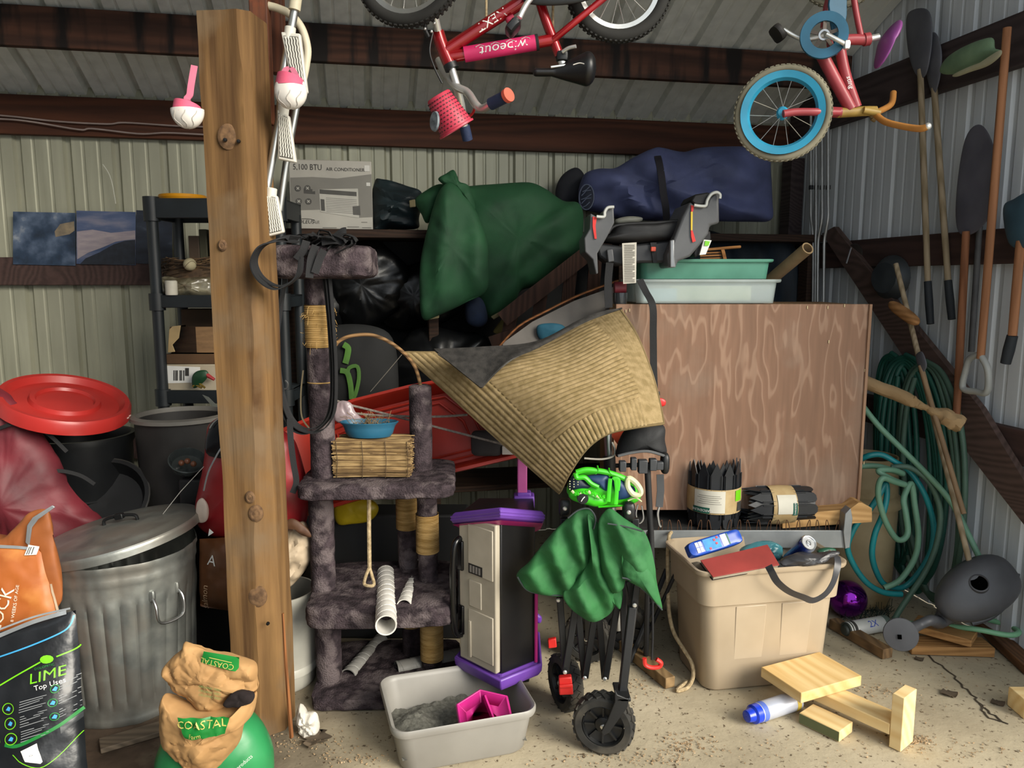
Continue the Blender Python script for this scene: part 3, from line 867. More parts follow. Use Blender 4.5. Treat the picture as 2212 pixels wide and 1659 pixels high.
bb.tube([M @ V((0.052 * math.cos(a), 0.052 * math.sin(a), 0.008)) for a in [i * PI / 12 for i in range(24)]], 0.003, 5, closed=True)
obj('logo_print', bb, mat('logo_grey', '#6a7185', '#596074'), lg)
b = pillow(px(4.33, (1200, 410), (1215, 378), (1245, 362), (1265, 385), (1268, 440), (1230, 445), (1205, 440)), 0.05, 0.04)
one('grey_stuff_sack', 'dark grey stuff sack squeezed between green bag and blue duffel', 'sack', b, mat('dark_grey_sack', '#2b2c33', '#1d1e24', rough=0.8), onby(1235, 494, 4.15))
b = pillow(px(4.42, (1500, 500), (1590, 512), (1668, 512), (1705, 520), (1728, 560), (1748, 660), (1740, 760), (1600, 780), (1480, 740), (1470, 600)), 0.08, 0.05, rings=12, fold=lambda q, s: 0.02 * math.sin(q.x * 30 + q.z * 6) * (1 - s ** 3))
one('navy_tarp', 'dark navy tarp hanging in the corner below the blue duffel bag', 'tarp', b, mat('navy_tarp', '#14222e', '#0c161e', rough=0.7, stretch=(4, 4, 1)), at(1600, 780, 4.42))
# dark things on the lower boards
def bag_at(cx, cy, w, h, D, m, name, label, seed):
    P = [at(cx + w / 2 * math.cos(a) * (1 + 0.12 * math.sin(3 * a + seed)), cy - h / 2 * math.sin(a) * (1 + 0.1 * math.cos(4 * a + seed)), D) for a in [i * PI / 7 for i in range(14)]]
    b = pillow(P, 0.12, 0.1, amp=0.03, ns=8, seed=seed)
    return one(name, label, 'bag', b, m, at(cx, cy + h / 2, D), group='black rubbish bags on the back shelf boards')
blk = mat('black_bag_film', '#101113', '#08090a', rough=0.35, bump=0.6, bscale=30)
bag_at(790, 615, 190, 190, 4.05, blk, 'rubbish_bag', 'glossy black rubbish bag under the air conditioner box', 1)
bag_at(900, 640, 190, 150, 4.1, blk, 'rubbish_bag', 'glossy black rubbish bag left of the hanging green flap', 2)
bag_at(690, 640, 120, 180, 4.05, blk, 'rubbish_bag', 'glossy black rubbish bag behind the cat tree scratching post', 3)
bag_at(960, 790, 260, 170, 3.95, blk, 'rubbish_bag', 'wide black rubbish bag behind the rug', 4)
bag_at(1130, 800, 200, 170, 3.95, blk, 'rubbish_bag', 'black rubbish bag hidden mostly behind the rug centre', 5)
# black bag with lime print
root = thing('printed_black_bag', 'black fabric bag with lime green lettering behind the cat tree', 'bag', at(770, 900, 3.55))
obj('body', pillow(px(3.6, (690, 720), (760, 700), (840, 720), (860, 800), (850, 890), (780, 920), (690, 900), (675, 800)), 0.08, 0.08), mat('black_cloth', '#121314', '#0a0b0b', rough=0.85), root)
lime_p = mat('lime_print', '#4d7a2c', '#3a5f22', rough=0.7)
bb = B(); bb.tube(spline(px(3.515, (742, 744), (752, 752), (750, 770), (746, 785)), 4), 0.016, 6, flat=0.2, nrm=(0, 1, 0))
bb.tube(spline(px(3.51, (735, 800), (750, 805), (757, 830), (760, 862)), 4), 0.014, 6, flat=0.2, nrm=(0, 1, 0))
obj('lime_letter', bb, lime_p, root)
bb = B(); bb.tube(spline(px(3.51, (754, 795), (772, 792), (775, 820), (765, 858), (758, 840), (752, 812)), 4, True), 0.010, 6, closed=True, flat=0.2, nrm=(0, 1, 0))
obj('lime_letter', bb, lime_p, root)

# ================================================================== FRAMED BOARD AND SLATS LEANING
def plank(name, label, cat, a, b_, w, h, m, group=None, bev=0.003, up=(0, 0, 1)):
    bb = B().beam(a, b_, w, h, up=up)
    return one(name, label, cat, bb, m, a, group=group, bevel=bev)
root = thing('slatted_frame', 'weathered brown wooden slatted frame leaning under the green bag', 'frame', at(1130, 705, 3.72))
gw = wood('weathered_brown', '#4a3227', '#2f2019', axis=2)
obj('rail', B().beam(at(1085, 690, 3.7), at(1330, 500, 3.7), 0.03, 0.075), gw, root)
obj('rail', B().beam(at(1060, 740, 3.72), at(1330, 645, 3.72), 0.03, 0.06), gw, root)
for x in (1108, 1172, 1235, 1290):
    y0 = 690 - (x - 1085) * 0.775
    obj('slat', B().beam(at(x, y0 - 5, 3.74), at(x - 12, 740 - (x - 1060) * 0.35, 3.74), 0.06, 0.018, up=(0, 1, 0)), gw, root)
root = thing('framed_board', 'grey board with orange wood edge leaning behind the rug', 'board', at(1180, 780, 3.4))
obj('board', slab([at(*q) for q in ((1085, 742, 3.3), (1150, 695, 3.3), (1240, 650, 3.32), (1330, 618, 3.34), (1335, 720, 3.3), (1240, 800, 3.25), (1110, 810, 3.25))], 0.012), mat('grey_panel', '#6e6a66', '#5d5955', rough=0.8), root)
obj('edge_strip', B().tube(spline([at(*q) for q in ((1075, 752, 3.29), (1120, 705, 3.29), (1180, 672, 3.29), (1250, 638, 3.31), (1335, 606, 3.33))], 5), 0.011, 6, flat=0.5), wood('orange_edge', '#7a4c28', '#5a361b', axis=0), root)
b = pillow(px(3.275, (1160, 705), (1185, 698), (1215, 702), (1222, 718), (1190, 730), (1165, 732)), 0.02, 0.01)
one('teal_cloth', 'crumpled teal cloth lying above the rug edge', 'cloth', b, mat('teal_cloth', '#1a5a70', '#114356', rough=0.8), at(1190, 732, 3.275))
# ================================================================== BLACK PLASTIC SHELVING UNIT
sx0, sw, sd, sy = -1.60, 0.60, 0.30, 3.40
sb = mat('shelf_plastic', '#1c2226', '#12171a', rough=0.5, bump=0.1)
root = thing('plastic_shelving_unit', 'tall black plastic shelving unit against the back wall behind the post', 'shelving', (sx0 + sw / 2, sy + sd / 2, 0))
tiers = [(0.0, 0.10), (0.50, 0.055), (0.945, 0.055), (1.375, 0.055), (1.765, 0.085)]
for z, h in tiers:
    bb = B()
    bb.box((sx0 + sw / 2, sy + sd / 2, z + h - 0.006), (sw, sd, 0.012))
    for x, w, y, d in ((sx0 + sw / 2, sw, sy + 0.008, 0.016), (sx0 + sw / 2, sw, sy + sd - 0.008, 0.016)):
        bb.box((x, y, z + h / 2), (w, d, h))
    for x in (sx0 + 0.008, sx0 + sw - 0.008): bb.box((x, sy + sd / 2, z + h / 2), (0.016, sd - 0.034, h))
    t = obj('shelf_tray', bb, sb, root, bevel=0.003)
    for x in (sx0 + 0.02, sx0 + sw - 0.02):
        obj('corner_socket', B().lathe([(0.034, z - 0.012), (0.034, z + h + 0.008)], Matrix.Translation((x, sy + 0.02, 0)), 14, caps=(True, True)), sb, t)
for x in (sx0 + 0.02, sx0 + sw - 0.02):
    for y in (sy + 0.02, sy + sd - 0.02):
        obj('pole', B().tube([(x, y, 0), (x, y, 1.80)], 0.0245, 14), sb, root)
# things on it
tz = [z + h + 0.001 for z, h in tiers]
p = V((at(395, 430, 3.55).x, 3.55, tz[4]))
b = B().lathe([(0.085, 0.0), (0.10, 0.0), (0.105, 0.014), (0.10, 0.026), (0.088, 0.02)], Matrix.Translation(p), 30)
one('yellow_ring', 'flat yellow plastic ring lying on top of the black shelving', 'ring', b, mat('amber_plastic', '#c98a12', '#a9700c', rough=0.4), p)
# nest
p = V((at(405, 600, 3.5).x, 3.53, tz[3] + 0.045))
root = thing('bird_nest', 'brown twig bird nest on the second shelf from the top', 'nest', p)
twig = [mat('twig_%d' % i, c, d, rough=0.95, scale=30) for i, (c, d) in enumerate((('#4d3a27', '#33261a'), ('#6b5236', '#4a3824')))]
for t_, m_ in enumerate(twig):
    bb = B(); r2 = random.Random(3 + t_)
    for i in range(110):
        a = r2.random() * 6.28; rr = 0.075 + 0.045 * r2.random(); zz = 0.02 + 0.085 * r2.random(); L = 0.5 + r2.random() * 0.8
        pts = [p + V((math.cos(a + s * L) * (rr + 0.01 * r2.random()), math.sin(a + s * L) * (rr + 0.01 * r2.random()) * 0.8, zz + 0.012 * s + 0.01 * r2.random())) for s in (0, 0.33, 0.66, 1)]
        bb.tube(pts, 0.0022, 4, caps=False)
    o = obj('woven_twigs', bb, m_, root); o['kind'] = 'stuff'
obj('cup', B().lathe([(0.001, 0.022), (0.05, 0.024), (0.082, 0.05), (0.10, 0.09), (0.115, 0.05), (0.10, 0.0), (0.001, 0.0)], Matrix.Translation(p) @ Matrix.Diagonal((1, 0.8, 1, 1)), 24), twig[0], root)
c = at(410, 571, 3.42)
root = thing('old_ball', 'small weathered off-white ball resting in the bird nest', 'ball', c)
obj('shell', B().ball(c, 0.028), mat('old_ball', '#a39a7c', '#847b60', rough=0.8), root)
obj('seam', B().tube([c + V((0.0285 * math.cos(a) * math.cos(0.5 * math.sin(2 * a)), -0.0285 * math.sin(a) * math.cos(0.5 * math.sin(2 * a)), 0.0285 * math.sin(0.5 * math.sin(2 * a)))) for a in [i * PI / 16 for i in range(32)]], 0.001, 4, closed=True), mat('seam_brown', '#5c4a38', '#463828'), root)
b = pillow(px(3.47, (346, 602), (370, 596), (420, 598), (458, 600), (462, 618), (458, 638), (400, 640), (350, 638)), 0.05, 0.05, amp=0.02, ns=22)
one('clear_bag_of_twigs', 'crinkled clear plastic bag of twigs beneath the bird nest', 'bag', b, mat('cloudy_film', '#7d7763', '#4a4233', scale=18, rough=0.2, bump=0.6, bscale=30), (at(405, 640, 3.47).x, 3.47, tz[3]))
p = at(372, 618, 3.42)
b = B().lathe([(0.0001, 0.0), (0.024, 0.0), (0.026, 0.004), (0.026, 0.06), (0.022, 0.064), (0.0001, 0.064)], Matrix.Translation((p.x, 3.41, tz[3])), 20)
one('small_white_jar', 'small whitish jar in front of the plastic bag under the nest', 'jar', b, mat('white_jar', '#c9c5b8', '#aaa698', rough=0.3), (p.x, 3.41, tz[3]))
for i, (x, w, h) in enumerate(((420, 0.05, 0.16), (440, 0.035, 0.19), (462, 0.04, 0.17))):
    q = at(x, 540, 3.62)
    b = B().box((q.x, 3.64, tz[3] + 0.11 + h / 2), (w, 0.05, h))
    b.box((q.x, 3.64, tz[3] + 0.055), (w * 0.9, 0.05, 0.11))
    one('dark_bottle_carton', ['brown carton standing furthest left behind the bird nest', 'taller olive carton standing behind the bird nest', 'dark carton behind the bird nest beside the post'][i], 'carton', b,
        mat('carton_%d' % i, ['#4a3a2c', '#3f3d2b', '#2d2a28'][i], rough=0.7), (q.x, 3.64, tz[3]), group='cartons behind the bird nest', bevel=0.003)
# tier 3 boxes
def box_px(x0, y0, x1, y1, D, dep, z0=None):
    a, c_ = at(x0, y1, D), at(x1, y0, D)
    zb = a.z if z0 is None else z0
    return (a.x + c_.x) / 2, D + dep / 2, zb, c_.x - a.x, dep, c_.z - zb
x, y, z, w, d, h = box_px(355, 787, 470, 838, 3.43, 0.22, tz[2] + 0.0)
root = thing('white_carton', 'white lidded carton with a shipping label, lowest of the shelf boxes', 'box', (x, y, z))
obj('carton', B().box((x, y, z + h / 2), (w, d, h)), mat('white_card', '#b9ad97', '#a39780', rough=0.8), root, bevel=0.003)
obj('shipping_label', slab(px(3.4285, (358, 790), (432, 793), (432, 826), (358, 828)), 0.001), print_white, root, smooth=False)
for xx in (375, 379, 382, 388, 391, 396): obj('barcode_bar', slab(px(3.4265, (xx, 800), (xx + 2, 800), (xx + 2, 822), (xx, 822)), 0.0008), print_dark, root, smooth=False)
obj('label_mark', slab(px(3.4265, (400, 795), (408, 795), (408, 812), (400, 812)), 0.0008), print_dark, root, smooth=False)
z2 = z + h + 0.001
x, y, z, w, d, h = box_px(358, 765, 475, 787, 3.43, 0.22, z2)
one('brown_carton', 'flat brown cardboard carton stacked on the white carton', 'box', B().box((x, y, z + h / 2), (w, d, h)), mat('brown_card', '#5f452d', '#4a3523', rough=0.9), (x, y, z), bevel=0.003)
z3 = z + h + 0.001
x, y, z, w, d, h = box_px(370, 706, 478, 765, 3.44, 0.20, z3)
root = thing('open_carton', 'open cardboard carton with a pale torn flap, topmost of the shelf boxes', 'box', (x, y, z))
bb = B(); t = 0.005
bb.box((x, y, z + t / 2), (w, d, t)); bb.box((x - w / 2 + t / 2, y, z + h / 2), (t, d, h)); bb.box((x + w / 2 - t / 2, y, z + h / 2), (t, d, h))
bb.box((x, y - d / 2 + t / 2, z + h / 2), (w - 2 * t, t, h)); bb.box((x, y + d / 2 - t / 2, z + h / 2), (w - 2 * t, t, h))
obj('carton', bb, cardboard, root)
obj('torn_flap', slab(px(3.42, (365, 712), (372, 705), (390, 703), (386, 730), (372, 745), (378, 760), (362, 762)), 0.006), mat('pale_card', '#b39a6e', '#94805b', rough=0.9), root, bevel=0.002)
x, y, z, w, d, h = box_px(392, 668, 478, 700, 3.6, 0.12)
hb = h + z - tz[2]
one('upper_carton', 'dim brown carton at the back of the middle shelf', 'box', B().box((x, 3.66, tz[2] + hb / 2), (w, 0.12, hb)), mat('dim_card', '#4a3828', '#3b2c1f', rough=0.9), (x, 3.66, tz[2]), bevel=0.003)
b = pillow(px(3.40, (415, 815), (425, 802), (445, 800), (450, 812), (435, 830), (418, 838)), 0.015, 0.015)
one('green_toy', 'small dark green toy on the middle shelf front edge', 'toy', b, mat('toy_green', '#1c4a2c', '#12331e', rough=0.5), (at(432, 838, 3.4).x, 3.4, tz[2]))
b = B().tube(px(3.40, (440, 803), (450, 812), (463, 820)), [0.006, 0.010, 0.007], 8)
one('red_toy', 'small red toy stick beside the green toy on the shelf', 'toy', b, mat('toy_red', '#b3373b', '#8f2a2e', rough=0.45), (at(452, 835, 3.4).x, 3.4, tz[2]))
b = B()
for q in (((416, 835), (430, 825)), ((424, 832), (436, 838)), ((428, 826), (443, 838))): b.tube(px(3.395, *q), 0.005, 6)
one('gold_clip', 'small gold clip at the shelf edge beside the post', 'clip', b, mat('gold_clip', '#a38b42', '#7d6a30', rough=0.35, metal=0.6), (at(430, 838, 3.395).x, 3.395, tz[2]))
b = slab(px(3.36, (437, 853), (450, 858), (482, 890), (480, 898), (470, 892)), 0.004)
one('metal_blade', 'pale metal blade poking out under the shelf beside the post', 'blade', b, mat('pale_blade', '#93978f', '#7b8079', rough=0.4, metal=0.5), at(470, 890, 3.36))
# bottom: grey bin
root = thing('grey_bin', 'dark grey plastic bin with a pale rim behind the black shelving pole', 'bin', (-1.40, 3.19, 0))
gb = mat('grey_bin', '#2f2d2c', '#232221', rough=0.6)
obj('body', B().lathe([(0.0, 0.002), (0.15, 0.0), (0.185, 0.92), (0.177, 0.92), (0.145, 0.01), (0.0, 0.012)], Matrix.Translation((-1.40, 3.19, 0)), 32), gb, root)
obj('rim', B().lathe([(0.185, 0.915), (0.202, 0.92), (0.202, 0.935), (0.178, 0.94), (0.176, 0.92)], Matrix.Translation((-1.40, 3.19, 0)), 32), mat('grey_rim', '#7b7872', '#65625d', rough=0.5), root)
# shiny lidded dish
p = at(405, 998, 2.92)
root = thing('glass_dish', 'shiny glass lidded dish in the dark beside the grey bin', 'dish', p - V((0, 0, 0.03)))
obj('bowl', B().lathe([(0.001, -0.05), (0.035, -0.05), (0.062, -0.02), (0.072, 0.01), (0.068, 0.012), (0.056, -0.018), (0.001, -0.04)], zframe(p, (0.3, -0.45, 0.85)), 24), mat('smoke_glass', '#4a5050', '#343939', rough=0.12, bump=0), root)
for q in ((392, 1000), (405, 996), (418, 1002)):
    obj('candy', B().ball(at(*q, 2.89), 0.012, 10, 6), mat('candy_brown', '#8a5a42', '#6b3f2d', rough=0.2), root)
# stand for the dish: dark crate behind the galvanized can
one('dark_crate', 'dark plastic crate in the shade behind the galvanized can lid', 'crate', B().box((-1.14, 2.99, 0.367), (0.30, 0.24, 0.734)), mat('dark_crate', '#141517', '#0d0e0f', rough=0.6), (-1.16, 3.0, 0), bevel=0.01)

# ================================================================== BLACK BARREL, RED LID, MAROON BAG
bc = V((-1.81, 3.16, 0))
root = thing('black_barrel', 'black plastic barrel under the round red lid', 'barrel', bc)
obj('body', B().lathe([(0.001, 0), (0.16, 0), (0.172, 0.02), (0.19, 0.81), (0.20, 0.83), (0.20, 0.855), (0.185, 0.855), (0.178, 0.81), (0.16, 0.03), (0.001, 0.02)], Matrix.Translation(bc), 36), black_plastic, root)
for z in (0.3, 0.6): obj('hoop', B().lathe([(0.175, z - 0.012), (0.186 + 0.01 * z, z), (0.178, z + 0.012)], Matrix.Translation(bc), 36), black_plastic, root)
lc = at(141, 866, 3.0)
lred = mat('red_plastic', '#b3302c', '#98231f', rough=0.35, scale=3, bump=0.05)
root = thing('barrel_cover', 'round red plastic cover with a stepped rim tilted on the black barrel', 'cover', lc)
M = zframe(lc, (0.29, -0.16, 0.94)) @ Matrix.Scale(0.94, 4)
obj('disc', B().lathe([(0.001, 0.0), (0.105, 0.0), (0.112, 0.012), (0.13, 0.012), (0.137, -0.004), (0.205, -0.006), (0.225, 0.018), (0.243, 0.02), (0.252, 0.008), (0.256, -0.035), (0.248, -0.036), (0.24, 0.0), (0.2, -0.012), (0.001, -0.008)], M, 48), lred, root)
for a in (3.2, 3.3, 3.4, 0.1, 0.2, 3.1):
    obj('vent_slot', B().box(M @ V((0.2565 * math.cos(a), 0.2565 * math.sin(a), -0.012)), (0.004, 0.012, 0.004), M), mat('pale_slot', '#d9b9b0', '#c9a59b'), root)
mar = mat('maroon_fabric', '#6e1f2a', '#4c151e', scale=5, rough=0.6, bump=0.4, bscale=30)
root = thing('maroon_bag', 'shiny maroon padded bag with black straps at the left edge', 'bag', flr(40, 1350))
obj('body', pillow(px(2.88, (-130, 880), (-40, 835), (10, 850), (50, 885), (90, 935), (125, 990), (150, 1050), (190, 1095), (222, 1125), (205, 1165), (150, 1230), (60, 1330), (-60, 1390), (-150, 1200)), 0.13, 0.06, rings=14, amp=0.03, ns=6, fold=lambda q, s: 0.012 * math.sin(q.x * 26 + q.z * 19) * (1 - s ** 3)), mar, root)
for q in ([(0, 925), (40, 915), (85, 935), (120, 985)], [(90, 1090), (88, 1040), (105, 1025), (140, 1040), (165, 1065)]):
    obj('strap', ribbon(B(), spline([at(x, y, 2.79 if q[0][0] == 0 else 2.80) + V((0, 0.0012 * max(0, x - 60), 0)) for x, y in q], 6), 0.014, 0.005, (0.2, 0.3, 1)), strap_black, root)
# black plastic sheeting heap beside it
root = thing('black_tub', 'black round tub tipped on its side behind the galvanized can', 'tub', (-1.30, 2.93, 0))
M = zframe(at(225, 1078, 2.98), (0.15, -0.75, 0.6))
obj('body', B().lathe([(0.001, -0.10), (0.13, -0.10), (0.16, 0.0), (0.17, 0.0), (0.17, 0.014), (0.155, 0.014), (0.12, -0.08), (0.001, -0.08)], M, 36), black_plastic, root)
obj('rim', B().tube([M @ V((0.17 * math.cos(a), 0.17 * math.sin(a), 0.008)) for a in [i * PI / 20 for i in range(40)]], 0.006, 6, closed=True), mat('rim_dark', '#3a3835', '#2b2a28'), root)
obj('inner_liner', B().lathe([(0.001, -0.05), (0.14, -0.045)], M, 30), black_plastic, root)

# ================================================================== GALVANIZED CAN
tc = V((-1.385, 2.60, 0))
galv = mat('galvanized', (0.40, 0.41, 0.38), (0.22, 0.235, 0.225), scale=9, rough=0.42, metal=0.75, bump=0.25, bscale=40, col3=(0.30, 0.29, 0.26), s3=6)
root = thing('galvanized_trash_can', 'dented galvanized steel trash can with fluted sides left of the post', 'trash can', tc)
b = B()
def can(u, v):
    a = 2 * PI * u
    z = 0.575 * v; r = 0.205 + 0.045 * v
    fl_ = max(0, min(1, (v - 0.10) / 0.05)) * max(0, min(1, (0.80 - v) / 0.05))
    r += 0.007 * fl_ * (abs(math.cos(a * 15)) ** 0.6 - 0.5)
    r += 0.004 * math.exp(-((v - 0.985) / 0.012) ** 2) + 0.004 * math.exp(-((v - 0.02) / 0.015) ** 2) + 0.003 * math.exp(-((v - 0.9) / 0.01) ** 2)
    r += 0.008 * fbm((math.cos(a), math.sin(a), z), 2.5)
    return tc + V((r * math.cos(a), r * math.sin(a), z))
b.grid(can, 240, 50, th=-0.002, cu=True)
b.lathe([(0.001, 0.012), (0.205, 0.012)], Matrix.Translation(tc), 40)
obj('body', b, galv, root, angle=60)
hp = at(412, 1240, 2.5)
ha = -0.55
hc = tc + V((0.236 * math.cos(ha), 0.236 * math.sin(ha), 0.42))
o_ = V((math.cos(ha), math.sin(ha), 0)); s_ = V((-math.sin(ha), math.cos(ha), 0))
obj('side_handle', B().tube(spline([hc - s_ * 0.045 + V((0, 0, 0.03)), hc - s_ * 0.05 + o_ * 0.03, hc - s_ * 0.04 + o_ * 0.035 - V((0, 0, 0.06)), hc + s_ * 0.04 + o_ * 0.035 - V((0, 0, 0.06)), hc + s_ * 0.05 + o_ * 0.03, hc + s_ * 0.045 + V((0, 0, 0.03))], 5), 0.005, 8), steel, root)
for q in (-1, 1): obj('rivet_plate', B().rbox(hc + s_ * 0.045 * q + o_ * 0.004 + V((0, 0, 0.03)), (0.02, 0.02, 0.04), e=4, nu=12, nv=8), galv, root)
lc = tc + V((0.0, 0.0, 0.628))
M = zframe(lc, (-0.17, -0.035, 0.98))
root = thing('trash_can_lid', 'tilted galvanized lid resting crooked on the trash can', 'lid', lc)
def lid(u, v):
    a = 2 * PI * u
    prof = [(0.001, 0.018), (0.10, 0.016), (0.16, 0.010), (0.21, 0.008), (0.235, 0.0), (0.262, -0.004), (0.266, -0.010), (0.266, -0.036), (0.262, -0.038), (0.260, -0.012)]
    k = v * (len(prof) - 1); i = min(int(k), len(prof) - 2); f = k - i
    r = prof[i][0] * (1 - f) + prof[i + 1][0] * f; z = prof[i][1] * (1 - f) + prof[i + 1][1] * f
    return M @ V((r * math.cos(a), r * math.sin(a), z + 0.003 * math.cos(2 * a + 1) * v))
obj('cover', B().grid(lid, 60, 27, cu=True), galv, root)
obj('handle', B().tube(spline([M @ V(q) for q in ((-0.06, 0.02, 0.012), (-0.055, 0.02, 0.035), (0, 0.02, 0.042), (0.055, 0.02, 0.035), (0.06, 0.02, 0.012))], 5), 0.006, 8), dark_metal, root)
obj('handle_clip', B().box(M @ V((0.0, 0.02, 0.04)), (0.03, 0.02, 0.02), M), dark_metal, root, bevel=0.003)
one('wire', 'thin pale wire rising from the galvanized lid towards the red feed sack', 'wire', B().tube(px(2.66, (345, 1119), (390, 1062), (440, 1008)), 0.0014, 5), mat('pale_wire', '#b5b3ad', '#a3a19b', rough=0.3), at(345, 1119, 2.66))
plank('ground_board', 'thin weathered board lying under the galvanized can', 'board', flr(215, 1612, 0.01), flr(352, 1572, 0.01), 0.07, 0.018, wood('grey_board', '#5d5245', '#3f372e', axis=0))
plank('wood_scrap', 'small pale wood scrap at the lower left beside the black bag', 'wood scrap', flr(88, 1655, 0.014), flr(135, 1640, 0.014), 0.05, 0.026, wood('pale_scrap', '#9c8a6c', '#7b6b52', axis=0))

# ================================================================== SHEET SACKS WITH PRINT
class Sack:
    """quad given by four photo corners and depths; bulges towards the viewer and away"""
    def __init__(s, q, D, T, Tb, wr=0.006, ns=9, topflat=0.9, seed=0, botflat=0.0):
        s.q = [V((x, y, 0)) for x, y in q]; s.W = [at(x, y, d) for (x, y), d in zip(q, D)]
        s.T, s.Tb, s.wr, s.ns, s.tf, s.bf, s.so = T, Tb, wr, ns, topflat, botflat, V((seed * 5.1, seed, 0))
        s.n = (s.W[1] - s.W[0]).cross(s.W[3] - s.W[0]).normalized()
        if s.n.y > 0: s.n = -s.n
    def base(s, u, v):
        w = s.W; return (w[0] * (1 - u) + w[1] * u) * (1 - v) + (w[3] * (1 - u) + w[2] * u) * v
    def h(s, u, v):
        a = max(0.0, math.sin(PI * u)) ** 0.55
        b_ = (max(0.0, 1 - (1 - v) ** 2) ** 0.5) * s.tf + (1 - s.tf)
        if s.bf: b_ *= (max(0.0, 1 - v ** 6))
        return a * b_
    def S(s, u, v, e=0.0, side=1):
        p = s.base(u, v)
        w = fbm(p + s.so, s.ns, 4) * s.wr
        if side > 0: return p + s.n * (s.T * s.h(u, v) + w + e)
        return p - s.n * (s.Tb * s.h(u, v))
    def inv(s, x, y):
        u, v = 0.5, 0.5; q = s.q
        for _ in range(8):
            a = (q[0] * (1 - u) + q[1] * u) * (1 - v) + (q[3] * (1 - u) + q[2] * u) * v
            du = (q[1] - q[0]) * (1 - v) + (q[2] - q[3]) * v; dv = (q[3] - q[0]) * (1 - u) + (q[2] - q[1]) * u
            r = V((x, y, 0)) - a; det = du.x * dv.y - du.y * dv.x
            u += (r.x * dv.y - r.y * dv.x) / det; v += (du.x * r.y - du.y * r.x) / det
        return u, v
    def P(s, x, y, e=0.002):
        u, v = s.inv(x, y); return s.S(u, v, e)
    def mesh(s, n=40, m=40):
        b = B(); b.grid(lambda u, v: s.S(u, v), n, m)
        b.grid(lambda u, v: s.S(u, v, 0, -1) if 0 < u < 1 and 0 < v else s.S(u, v), n, m)
        lo = [s.S(i / n, 1) for i in range(n + 1)] + [s.S(i / n, 1, 0, -1) if 0 < i < n else s.S(i / n, 1) for i in range(n, -1, -1)]
        k = len(b.v); b.v += lo; b.f.append(tuple(range(k, k + len(lo))))
        return b
    def line(s, pts, w, e=0.002, n=4):
        b = B(); P = spline([V((x, y, 0)) for x, y in pts], n) if n > 1 else [V((x, y, 0)) for x, y in pts]
        P = [p for p in P]
        L, R = [], []
        for i, p in enumerate(P):
            t = (P[min(i + 1, len(P) - 1)] - P[max(i - 1, 0)]).normalized(); nn = V((-t.y, t.x, 0)) * w / 2
            L.append(s.P(p.x + nn.x, p.y + nn.y, e)); R.append(s.P(p.x - nn.x, p.y - nn.y, e))
        k = len(P); b.v = L + R; b.f = [(i, i + 1, k + i + 1, k + i) for i in range(k - 1)]
        return b
    def poly(s, pts, e=0.002):
        b = B(); c = V((0, 0, 0))
        for x, y in pts: c += V((x, y, 0)) / len(pts)
        rings = 4; P = []
        for x, y in pts: P.append(V((x, y, 0)))
        D = []
        for i in range(len(P)):
            for k in range(3): D.append(P[i].lerp(P[(i + 1) % len(P)], k / 3))
        b.v.append(s.P(c.x, c.y, e)); m = len(D)
        for r in range(1, rings + 1):
            for d in D:
                p = c.lerp(d, r / rings); b.v.append(s.P(p.x, p.y, e))
        for j in range(m): b.f.append((0, 1 + j, 1 + (j + 1) % m))
        for r in range(rings - 1):
            for j in range(m):
                a = 1 + r * m; b.f.append((a + j, a + m + j, a + m + (j + 1) % m, a + (j + 1) % m))
        return b
    def disc(s, x, y, r, e=0.002, ry=None):
        ry = ry or r
        return s.poly([(x + r * math.cos(a), y + ry * math.sin(a)) for a in [i * PI / 6 for i in range(12)]], e)
    def ring(s, x, y, r, w, e=0.003, ry=None):
        ry = ry or r
        return s.line([(x + r * math.cos(a), y + ry * math.sin(a)) for a in [i * PI / 10 for i in range(21)]], w, e, 1)
    def text(s, st, size, x, y, rot, m, parent, sx=1.0, shear=0.0, e=0.003, flip=False):
        return lettering(st, size, lambda a, c: s.P(x + a, y - c, e), m, parent, sx=sx, shear=shear, rot=rot, flip=flip)

# lime bag
L = Sack([(-95, 1392), (163, 1318), (196, 1742), (-75, 1800)], [2.12, 2.16, 2.02, 2.0], 0.085, 0.06, wr=0.007, seed=1)
root = thing('lime_sack', 'black plastic sack with lime green lettering in the lower left corner', 'sack', L.W[3].lerp(L.W[2], 0.5) * 1.0)
film = mat('black_film', '#24262a', '#15171a', scale=6, rough=0.28, bump=0.5, bscale=22, bdist=0.004)
obj('sack', L.mesh(44, 44), film, root)
z4 = lambda *q: [(x / 2.865, 1080 + y / 2.865) for x, y in q]
lg = mat('lime_green', '#7ed321', '#6abb18', rough=0.4, bump=0); dgn = mat('deep_green', '#1f8a3a', '#176e2d', rough=0.4, bump=0)
sky = mat('sky_blue_print', '#4aa8dd', '#3a93c7', rough=0.4, bump=0); silv = mat('silver_film', '#b7bcc0', '#8d9296', rough=0.2, metal=0.4)
obj('silver_top_seal', L.line(z4((-200, 920), (0, 840), (230, 745), (420, 690)), 9, 0.004), silv, root)
obj('silver_top_seal', L.line(z4((-200, 870), (0, 800), (230, 715), (440, 668)), 4, 0.004), silv, root)
obj('blue_stripe', L.line(z4((-200, 1030), (0, 968), (230, 888), (400, 815), (450, 770), (465, 712)), 3.2, 0.004), sky, root)
obj('lime_border', L.line(z4((500, 900), (470, 925), (385, 958)), 3.0), lg, root)
obj('lime_border', L.line(z4((300, 985), (170, 1060), (38, 1140)), 3.0), lg, root)
obj('lime_border', L.line(z4((38, 1140), (60, 1300), (98, 1450)), 3.0), lg, root)
obj('lime_border', L.line(z4((180, 1520), (240, 1570), (330, 1605), (420, 1550), (525, 1430)), 1.6), lg, root)
obj('green_swoosh', L.line(z4((130, 1462), (200, 1470), (300, 1430), (420, 1370), (525, 1290)), 7), dgn, root)
